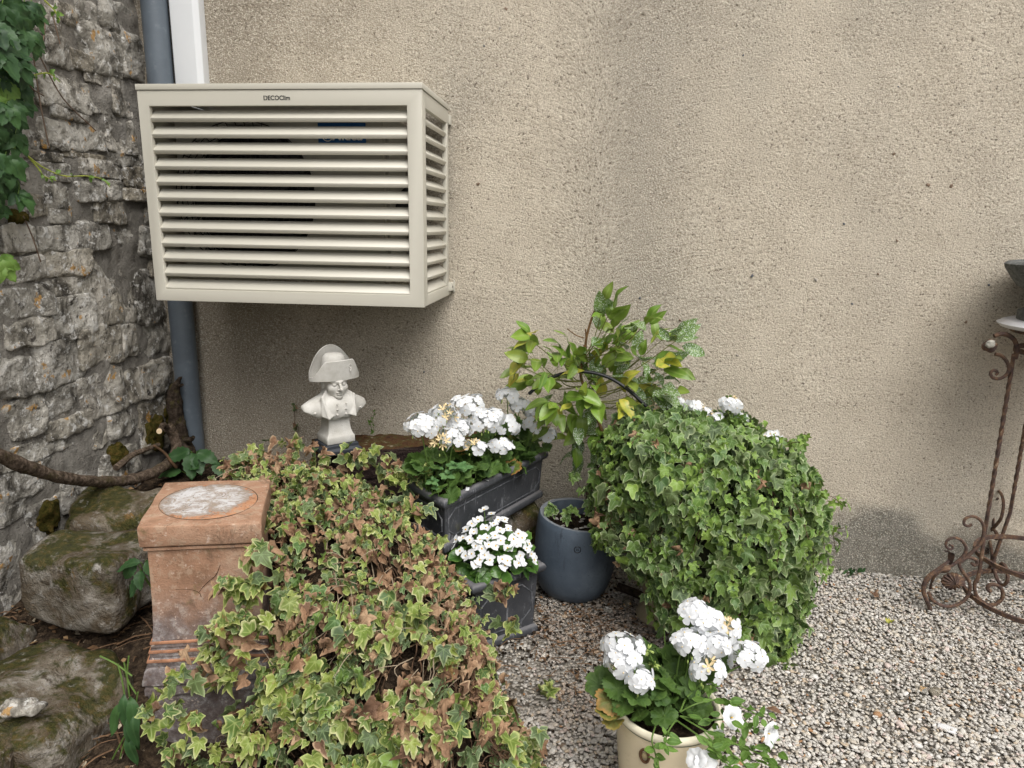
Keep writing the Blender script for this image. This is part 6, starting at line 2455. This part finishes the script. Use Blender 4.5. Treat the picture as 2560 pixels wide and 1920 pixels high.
for (u, v) in ((1912, 1090), (1925, 1085), (1938, 1083), (1948, 1096), (1930, 1098), (1768, 1042), (1798, 1040)):
    p = on_y(u, v, -.37)
    obj('flower', bfl[rng.integers(4)], b2, Matrix(frame(p, np.array([0, -.8, .55]), np.cross([0, -.8, .55], rvec()), .016).tolist()))
    m.tube([p - np.array([0, 0, .06]), p], .001, 4)
for k in range(5):
    p = on_y(1935 + rng.normal(0, 15), 1108 + rng.normal(0, 6), -.37)
    obj('leaf', beg_leaves[k % 4].mesh('leaf', 'begonia'), b2, Matrix(frame(p, unit(np.array([0, -.6, .7]) + rvec(.3)), rvec(), .03).tolist()))
obj('stems', m.mesh('stems', [MAT['stem']]), b2, kind='stuff')

# petunia trailing over the cream pot
o = np.array([cp[0] + .05, cp[1] - .03, .235])
pt = thing('white_petunia', 'trailing petunia with open white trumpet flowers hanging over the right of the cream bucket', 'petunia', o)


def petunia_flower(seed):
    m = MB()
    a = np.linspace(0, 2 * PI, 41)
    G = []
    for r, z in ((.10, -1.0), (.14, -.5), (.26, -.15), (.5, .0), (.78, .06), (1.0, .0)):
        rr = r * (1 + (.10 * np.cos(5 * a) if r > .4 else 0)) * (1 - (.10 * (np.abs(np.sin(2.5 * a)) < .12) if r > .9 else 0))
        G.append(np.stack([rr * np.cos(a), rr * np.sin(a), z + (.09 * np.cos(5 * a + seed) + .05 * np.sin(11 * a + seed)) * max(0, r - .3)], 1))
    m.grid(np.array(G))
    m.lathe([(.06, -.35), (.05, -.12), (.01, -.1)], 6, (0, 0, 0), 1)
    return m.mesh('flower', [MAT['petal'], MAT['yellow']])


pfl = [petunia_flower(k) for k in range(3)]
m = MB()
fl = Foliage(pt)
strands = [((1700, 1790, -1.44), (1760, 1800, -1.46), (1820, 1800, -1.46), (1880, 1820, -1.46), (1950, 1850, -1.46)), ((1700, 1790, -1.44), (1770, 1830, -1.49), (1840, 1860, -1.48), (1920, 1895, -1.46), (1960, 1930, -1.46)),
           ((1690, 1800, -1.45), (1760, 1850, -1.53), (1800, 1890, -1.53), (1840, 1930, -1.52)),
           ((1640, 1810, -1.45), (1630, 1850, -1.52), (1640, 1890, -1.51), (1650, 1930, -1.51)), ((1700, 1780, -1.42), (1740, 1760, -1.42), (1790, 1750, -1.40), (1840, 1760, -1.40), (1900, 1790, -1.40)),
           ((1700, 1780, -1.42), (1720, 1740, -1.38), (1760, 1720, -1.36), (1800, 1715, -1.34)), ((1760, 1830, -1.50), (1800, 1870, -1.52), (1850, 1900, -1.5), (1880, 1940, -1.5)), ((1690, 1800, -1.45), (1670, 1830, -1.5), (1660, 1870, -1.53))]
for st in strands:
    Q = spline([on_y(*q) for q in st], 22)
    m.tube(Q, .0020, 5)
    for k in range(3, 22):
        if rng.random() < .85 and (k > 9 or Q[k][0] > .30):
            side = np.array([rng.normal(0, .7), -.2 + rng.normal(0, .4), .25 + rng.normal(0, .3)])
            fl.add(pet_leaves[rng.integers(4)], 'petunia', frame(Q[k], unit(np.array([0, -.45, .8]) + rvec(.3)), unit(side), rng.uniform(.022, .040)))
for k in range(40):
    p = on_y(rng.uniform(1780, 1950), rng.uniform(1780, 1915), -1.46 + rng.normal(0, .02))
    fl.add(pet_leaves[rng.integers(4)], 'petunia', frame(p, unit(np.array([0, -.45, .8]) + rvec(.35)), unit(rvec()), rng.uniform(.022, .038)))
fl.build()
obj('stems', m.mesh('stems', [MAT['stem']]), pt, kind='stuff')
for k, (u, v, s, d) in enumerate(((1833, 1793, .026, (.3, -.6, .6)), (1928, 1836, .028, (.6, -.6, .25)), (1740, 1898, .025, (-.5, -.6, .5)), (1765, 1910, .028, (.3, -.7, .6)), (1795, 1828, .012, (.1, -.7, -.5)), (1822, 1730, .012, (.5, -.6, -.3)))):
    p = on_y(u, v, -1.53 if v > 1880 else -1.49)
    obj('flower', pfl[k % 3], pt, Matrix(frame(p, unit(d), np.cross(unit(d), rvec()), s).tolist()))

# ------------------------------------------------------------------ citrus tree in the round pot
base = Rp @ np.array([.06, .0, .272]) + pot0
ct = thing('citrus_tree', 'small citrus tree with yellowing leaves and bare top twig, in the slate-blue round pot', 'tree', base)
m = MB()
fork = on_y(1508, 1085, -.30)
Q = spline([base, on_y(1470, 1230, -.31), on_y(1495, 1150, -.31), fork], 16)
m.tube(Q, np.linspace(.011, .008, 16), 8, 0)
trunk_top = [fork, on_y(1480, 1010, -.30), on_y(1452, 940, -.30), on_y(1462, 880, -.29), on_y(1466, 845, -.29), on_y(1478, 800, -.29), on_y(1490, 772, -.29), on_y(1511, 743, -.29)]
T_ = spline(trunk_top, 40)
m.tube(T_, np.linspace(.0065, .0035, 40), 7, 1)
m.tube(spline([on_y(1466, 880, -.29), on_y(1465, 850, -.28), on_y(1464, 822, -.28)], 8), .003, 6, 1)
m.tube(spline([on_y(1460, 845, -.29), on_y(1440, 838, -.30), on_y(1418, 822, -.31)], 8), .0022, 5, 1)
m.tube(spline([on_y(1450, 930, -.3), on_y(1458, 900, -.29), on_y(1460, 862, -.29)], 8), .003, 5, 1)
clusters = [(1325, 848, 5, 20, .4, 0), (1300, 915, 4, 22, .5, 0), (1345, 905, 6, 30, .15, 0), (1345, 955, 5, 30, .1, 0), (1405, 905, 6, 34, .05, .3), (1440, 890, 4, 26, .0, .2), (1395, 945, 6, 34, .0, .1), (1505, 775, 4, 20, .0, .5),
            (1520, 790, 2, 14, 0, 0), (1530, 825, 6, 26, .0, .4), (1510, 850, 5, 26, 0, .2), (1545, 868, 6, 34, .1, .1), (1585, 825, 2, 12, 0, .6), (1618, 808, 2, 10, 0, .2), (1600, 895, 8, 36, .0, .5), (1655, 850, 5, 22, .0, .3),
            (1690, 852, 4, 20, .0, .8), (1650, 920, 5, 26, .2, .3), (1640, 960, 6, 32, .0, .7), (1690, 925, 2, 12, 0, .4), (1668, 985, 5, 26, .0, .8), (1560, 960, 7, 40, .15, .3), (1490, 920, 7, 40, .1, .1), (1480, 965, 6, 40, .1, .2),
            (1435, 985, 4, 24, .6, 0), (1400, 1010, 5, 34, .05, .1), (1385, 1045, 5, 28, .0, .2), (1440, 1050, 6, 36, .1, .3), (1500, 1020, 7, 42, .15, .2), (1545, 1010, 6, 34, .3, .4), (1580, 1005, 4, 24, .5, .2),
            (1490, 1070, 7, 40, .1, .2), (1550, 1065, 7, 40, .1, .3), (1600, 1050, 6, 34, .1, .4), (1450, 1110, 4, 26, .0, .2), (1530, 1110, 5, 30, 0, .2), (1580, 1100, 4, 26, 0, .3)]
ccen = on_y(1490, 980, -.30)
for (u, v, n, sp, yel, spot) in clusters:
    Y = -.30 + rng.uniform(-.10, .08)
    c = on_y(u, v, Y)
    j = np.argmin(np.linalg.norm(T_[:26] - (c * .35 + ccen * .65), axis=1)) if v < 1040 else 0
    st = T_[j]
    mid = (st + c) / 2 + np.array([0, 0, -.018]) + rvec(.008)
    m.tube(spline([st, mid, c], 10), np.linspace(.0028, .0014, 10), 5, 2)
    out = unit(c - ccen + np.array([0, -.05, .02]))
    for k in range(int(n * 1.55 + .5)):
        p = on_y(u + rng.normal(0, sp * .55), v + rng.normal(0, sp * .5), Y + rng.normal(-.015, .035))
        tip = unit(out * .6 + (p - c) * 12 + np.array([0, -.25, .06]) + rvec(.45))
        up = unit(np.array([0, -.55, .75]) + rvec(.40))
        r = rng.random()
        mat = 'citrus_yellow' if r < yel else ('citrus_spotted' if r < yel + spot else 'citrus')
        lf = cit_leaves[rng.integers(8)]
        s = rng.uniform(.060, .108)
        obj('leaf', lf.mesh('leaf', mat), ct, Matrix(frame(p, up, tip, s).tolist()))
        m.tube([c, (c + p) / 2 + np.array([0, 0, -.004]), p], .0009, 3, 2)
trunk = m.mesh('trunk', [MAT['bark'], m_plain('young_bark', (.16, .09, .04), .8, .2, 40, .4, ((.26, .22, .08), .6)), m_plain('green_twig', (.16, .17, .05), .7, .2, 40, .3)])
obj('trunk', trunk, ct)

# ivy creeping up the tree foot and weeds in its pot
iv = thing('ivy_sprig', 'small ivy sprig growing in the slate-blue round pot at the tree foot', 'ivy', Rp @ np.array([0, 0, .275]) + pot0)
m = MB()
for st in (((1455, 1270, -.36), (1430, 1278, -.40), (1410, 1290, -.42)), ((1465, 1300, -.34), (1475, 1250, -.35), (1485, 1190, -.36), (1500, 1130, -.36)), ((1462, 1240, -.35), (1440, 1200, -.36), (1430, 1190, -.36)), ((1380, 1275, -.38), (1378, 1265, -.38))):
    Q = spline([on_y(*q) for q in st], 12)
    m.tube(Q, .0013, 4)
    for k in range(2, 12):
        if rng.random() < .75:
            obj('leaf', ivy_leaves[rng.integers(12)].mesh('leaf', 'ivy'), iv, Matrix(frame(Q[k] + rvec(.008), unit(np.array([0, -.6, .7]) + rvec(.4)), unit(np.array([rng.normal(0, .6), -.3, -.4])), rng.uniform(.024, .04)).tolist()))
obj('stems', m.mesh('stems', [MAT['redstem']]), iv, kind='stuff')

# ------------------------------------------------------------------ creeper on the stone wall, its old wood, and seedlings
cr = thing('wall_creeper', 'dark green five-leaved creeper hanging down the stone wall at the top left', 'creeper', (-1.82, -1.0, 1.6))
m = MB()


def palm(u, v, s, mat, X=-1.76, face=(1, -.35, .35), n=5, aim=-PI / 2):
    p = on_x(u, v, X + rng.normal(0, .02))
    nrm = unit(np.array(face) + rvec(.25))
    dn_ = unit(np.array([0, .12, -1]) - nrm * (np.array([0, .12, -1]) @ nrm))
    sd_ = np.cross(nrm, dn_)
    a0 = rng.normal(0, .35)
    for k in range(n):
        a = a0 + (k - (n - 1) / 2) * .62
        d = dn_ * math.cos(a) + sd_ * math.sin(a) + nrm * .08
        obj('leaf', crp_leaves[rng.integers(5)].mesh('leaf', mat), cr, Matrix(frame(p, nrm + rvec(.12), d, s * (1 - .12 * abs(k - (n - 1) / 2)) * rng.uniform(.9, 1.1)).tolist()))
    q = on_x(u - 25, v - 55, -1.83)
    m.tube(spline([q, (p + q) / 2 + np.array([.02, 0, 0]), p], 6), .0013, 4, 0)


for (u, v, s, mat) in ((5, 10, .10, 'creeper'), (40, 35, .10, 'creeper'), (75, 20, .085, 'creeper'), (60, 5, .09, 'creeper'), (20, 80, .10, 'creeper'), (62, 75, .095, 'creeper'), (-10, 120, .10, 'creeper'), (30, 140, .09, 'creeper'),
                       (50, 165, .075, 'creeper'), (5, 205, .085, 'creeper_new'), (-5, 240, .08, 'creeper_new'), (40, 215, .075, 'creeper'), (62, 255, .06, 'creeper'), (25, 290, .085, 'creeper'), (5, 345, .09, 'creeper'), (38, 335, .08, 'creeper'),
                       (12, 395, .09, 'creeper'), (-8, 430, .09, 'creeper'), (28, 450, .075, 'creeper'), (45, 485, .07, 'creeper'), (5, 515, .05, 'creeper'), (-5, 650, .075, 'creeper_new'), (85, 110, .055, 'creeper'), (-15, 60, .1, 'creeper'),
                       (-15, 310, .1, 'creeper'), (-20, 480, .09, 'creeper'), (15, 260, .08, 'creeper'), (-10, 180, .09, 'creeper'), (-15, 380, .09, 'creeper')):
    palm(u, v, s, mat)
for k in range(26):
    palm(rng.uniform(-330, -30), rng.uniform(-260, 480), rng.uniform(.075, .10), 'creeper')
shoots = [((40, 365), (75, 395), (110, 420), (160, 440), (215, 440), (255, 448), (275, 468)), ((30, 200), (75, 190), (120, 183), (150, 205)), ((110, 0), (135, 25), (150, 50)), ((60, 380), (95, 420), (110, 440), (140, 452)), ((0, 265), (10, 310), (20, 360))]
for s0 in shoots:
    Q = spline([on_x(u, v, -1.80 + .05 * k / len(s0)) for k, (u, v) in enumerate(s0)], 24)
    m.tube(Q, np.linspace(.0032, .0014, 24), 5, 1)
    for k in range(10, 24, 3):
        for q in range(2):
            obj('leaf', crp_leaves[rng.integers(5)].mesh('leaf', 'creeper_new'), cr, Matrix(frame(Q[k], unit(np.array([.8, -.4, .4]) + rvec(.3)), unit(rvec() + np.array([0, .2, 0])), rng.uniform(.010, .026)).tolist()))
for s0 in (((70, 50), (85, 150), (100, 255), (122, 365)), ((95, 130), (125, 190), (165, 255), (240, 327)), ((58, 540), (80, 590), (102, 655)), ((60, 180), (80, 220), (110, 240)), ((108, 20), (112, 70), (105, 120)), ((130, 30), (140, 70), (150, 110))):
    m.tube(spline([on_x(u, v, -1.835) for u, v in s0], 16), .0024, 5, 2)
obj('stems', m.mesh('stems', [MAT['stem'], m_plain('yellow_green_shoot', (.30, .34, .06), .6, .3, 30, .2), m_plain('grey_twig', (.16, .115, .085), .9, .1, 40, .3)]), cr, kind='stuff')

m = MB()
P = spline([(-1.80, -1.75, .95), (-1.74, -1.35, .90), on_x(-60, 1115, -1.70), on_x(0, 1140, -1.70), on_x(60, 1165, -1.71), on_x(130, 1188, -1.72), on_x(220, 1203, -1.73), on_x(310, 1202, -1.735), on_x(380, 1183, -1.74), on_x(428, 1152, -1.745), on_x(442, 1115, -1.75), on_x(436, 1085, -1.76),
            on_x(420, 1070, -1.77)], 70)
rad = np.interp(np.linspace(0, 1, 70), [0, .4, .75, .9, 1], [.025, .021, .021, .024, .021])
m.tube(P, rad, 12)
V = np.vstack(m.V)
V += np.stack([fbm(V, 30, 3, 1), fbm(V, 30, 3, 2), fbm(V, 30, 3, 3)], 1) * .004
m.V = [V]
m.tube(spline([on_x(420, 1072, -1.77), on_x(408, 1062, -1.765), on_x(399, 1077, -1.745)], 8), np.linspace(.012, .010, 8), 8)
m.tube(spline([on_x(290, 1170, -1.75), on_x(330, 1138, -1.76), on_x(370, 1122, -1.765), on_x(396, 1112, -1.77)], 16), np.linspace(.013, .009, 16), 8)
m.tube(spline([on_x(385, 1114, -1.74), on_x(412, 1133, -1.73), on_x(428, 1155, -1.72), on_x(440, 1168, -1.72)], 10), np.linspace(.0045, .007, 10), 6, 1)
fb = thing('fallen_branch', 'thick old creeper branch looping in front of the stone wall above the boulders', 'branch', on_x(200, 1203, -1.73))
obj('branch_wood', m.mesh('branch_wood', [m_bark('branch_bark', 1.15, .35), MAT['twig']]), fb)
m = MB().lathe([(.0105, 0), (.0115, .002), (.006, .0035), (.001, .003)], 12, on_x(398.5, 1078, -1.743), 0, R=roty(.6) @ rotx(1.2))
obj('cut_end', m.mesh('cut_end', [MAT['cut']]), fb)
m = MB()
P = spline([on_y(452, 945, -.14), on_y(436, 985, -.145), on_y(440, 1040, -.15), on_y(452, 1090, -.155), on_y(468, 1140, -.16), on_y(480, 1200, -.165), on_y(486, 1250, -.17)], 40)
m.tube(P, np.interp(np.linspace(0, 1, 40), [0, .12, .5, 1], [.008, .027, .032, .042]), 12)
V = np.vstack(m.V)
V += np.stack([fbm(V, 18, 4, 1), fbm(V, 18, 4, 2), fbm(V, 18, 4, 3)], 1) * .010
m.V = [V]
m.tube(spline([on_y(465, 1100, -.17), on_y(478, 1098, -.18), on_y(484, 1092, -.185)], 6), np.linspace(.014, .008, 6), 7)
m.tube(spline([on_y(448, 965, -.16), on_y(456, 962, -.17)], 4), np.linspace(.008, .007, 4), 7)
solid('creeper_stump', m.mesh('creeper_stump', [MAT['oldbark']]), 'dark mossy dead creeper trunk standing in front of the grey downpipe', 'tree stump')

sd_ = thing('creeper_seedling', 'broad-leaved green seedling at the foot of the grey downpipe, behind the plinth cap', 'plant', (-1.70, -.2, .36))
m = MB()
for (u, v, s, d) in ((478, 1128, .115, (-.8, -.3, -.15)), (480, 1130, .12, (.15, -.5, -.55)), (492, 1128, .11, (.8, -.2, -.25)), (488, 1135, .10, (.55, -.6, -.6)), (455, 1178, .10, (-.85, -.4, .0)), (475, 1165, .09, (.5, -.5, .25)), (535, 1155, .075, (.5, -.4, -.5))):
    p = on_y(u, v, -.24)
    obj('leaf', crp_leaves[rng.integers(5)].mesh('leaf', 'creeper'), sd_, Matrix(frame(p, unit(np.array([.1, -.55, .8]) + rvec(.15)), unit(d), s).tolist()))
    m.tube(spline([(-1.68, -.2, .34), (p + np.array([-1.68, -.2, .34])) / 2, p], 8), .0018, 4)
obj('stems', m.mesh('stems', [MAT['stem']]), sd_, kind='stuff')
sd_ = thing('creeper_seedling', 'dark leaves of a seedling squeezed between the brown boulder and the plinth shaft', 'plant', (-1.26, -1.05, .2))
m = MB()
for (u, v, s, d) in ((352, 1405, .075, (-.9, -.3, -.1)), (340, 1405, .07, (-.55, -.3, -.75)), (358, 1440, .075, (-.5, -.4, -.6)), (365, 1400, .06, (.3, -.3, -.3)), (350, 1425, .06, (.2, -.5, -.5))):
    p = on_y(u, v, -1.16)
    obj('leaf', crp_leaves[rng.integers(5)].mesh('leaf', 'creeper'), sd_, Matrix(frame(p, unit(np.array([.1, -.6, .7]) + rvec(.2)), unit(d), s).tolist()))
    m.tube(spline([(-1.26, -1.05, .18), p], 4), .0016, 4)
for (u, v) in ((318, 1410), (335, 1390)):
    pass
obj('stems', m.mesh('stems', [MAT['stem']]), sd_, kind='stuff')
sd_ = thing('trailing_plant', 'long dark lance-shaped leaves hanging beside the left edge of the plinth foot', 'plant', (-1.25, -1.42, .05))
m = MB()
for (u, v, s, d) in ((310, 1735, .12, (.15, -.3, -.9)), (325, 1740, .11, (.3, -.3, -.8)), (318, 1790, .11, (.25, -.2, -.9)), (335, 1760, .12, (.1, -.4, -.9)), (305, 1755, .10, (-.3, -.4, -.8)), (322, 1830, .10, (.2, -.3, -.9))):
    p = on_y(u, v, -1.46)
    obj('leaf', lance_leaves[rng.integers(3)].mesh('leaf', 'creeper'), sd_, Matrix(frame(p, unit(np.array([.2, -.8, .4]) + rvec(.2)), unit(d), s).tolist()))
for s0 in (((295, 1660), (305, 1700), (312, 1740)), ((310, 1655), (320, 1700), (340, 1735)), ((345, 1730), (330, 1800), (280, 1900)), ((322, 1640), (318, 1690), (325, 1750)), ((340, 1800), (310, 1860), (295, 1920)), ((250, 1640), (290, 1660), (330, 1690))):
    m.tube(spline([on_y(u, v, -1.44) for u, v in s0], 12), .0022, 5)
obj('stems', m.mesh('stems', [MAT['stem']]), sd_, kind='stuff')

# weeds at the wall foot, dead leaves on the ledge and on the gravel
sd_ = thing('wall_foot_weed', 'low dark weed tuft at the foot of the rendered wall on the gravel', 'weed', on_z(2125, 1432, 0))
for k in range(26):
    p = on_z(2125 + rng.normal(0, 16), 1432 + rng.normal(0, 4), .004)
    p[1] = min(p[1], -.012)
    d = np.array([rng.normal(0, .7), -abs(rng.normal(0, .5)), .8])
    obj('leaf', pet_leaves[k % 4].mesh('leaf', 'creeper'), sd_, Matrix(frame(p, (0, -.6, .6), d, rng.uniform(.014, .028)).tolist()))
sd_ = thing('wall_seedling', 'thin reddish seedling against the shaded wall left of the bust', 'plant', on_y(745, 1100, -.03))
m = MB()
for s0, n_ in ((((742, 1120), (738, 1060), (735, 1010)), 10), (((735, 1100), (742, 1065)), 4)):
    Q = spline([on_y(u, v, -.035) for u, v in s0], 14)
    m.tube(Q, .0014, 4)
    for k in range(n_):
        q = Q[rng.integers(14)]
        obj('leaf', ivy_leaves[k % 12].mesh('leaf', 'ivy_dry' if k % 2 else 'ivy_dull'), sd_, Matrix(frame(q, unit(np.array([0, -.8, .4]) + rvec(.3)), rvec(), rng.uniform(.012, .026)).tolist()))
obj('stems', m.mesh('stems', [MAT['redstem']]), sd_, kind='stuff')
sd_ = thing('wall_seedling', 'wispy pale seedling against the wall between the bust and the geraniums', 'plant', on_y(930, 1070, -.03))
m = MB()
for s0 in (((935, 1080), (932, 1050), (938, 1025)), ((930, 1080), (925, 1055))):
    Q = spline([on_y(u, v, -.04) for u, v in s0], 10)
    m.tube(Q, .001, 4)
    for k in range(9):
        obj('leaf', pet_leaves[k % 4].mesh('leaf', 'petunia'), sd_, Matrix(frame(Q[rng.integers(10)], unit(np.array([0, -.8, .4]) + rvec(.3)), rvec(), rng.uniform(.012, .022)).tolist()))
obj('stems', m.mesh('stems', [MAT['stem']]), sd_, kind='stuff')
for k, (u, v, lab) in enumerate(((462, 1630, 'curled tan dead leaf caught on the plinth ledge, larger of two'), (496, 1648, 'small tan dead leaf on the plinth ledge, next to the larger one'))):
    p = on_y(u, v, -1.395)
    obj('dead_leaf', dry_leaves[k + 1].mesh('dead_leaf', 'ivy_dry'), None, Matrix(frame(p, (0, -.5, .8), (.5, -.5, -.2), .034 - .01 * k).tolist()), lab, 'leaf', 'dead leaves')
for k, (u, v, lab) in enumerate(((1915, 1768, 'reddish dead leaf on the gravel right of the cream bucket'), (2185, 1488, 'brown dead leaf on the pale gravel left of the iron stand'), (1645, 1690, 'pale dead leaf on the gravel behind the cream bucket'),
                                 (2222, 1553, 'yellow dead leaf on the pale gravel below the iron stand foot'))):
    p = on_z(u, v, .016)
    obj('dead_leaf', (dry_leaves[k] if k % 2 else cit_leaves[k]).mesh('dead_leaf', 'citrus_yellow' if k == 3 else 'ivy_dry'), None, Matrix(frame(p, (.1, 0, 1), (1, .3 * k - .4, .05), (.05, .035, .04, .03)[k]).tolist()), lab, 'leaf', 'dead leaves')
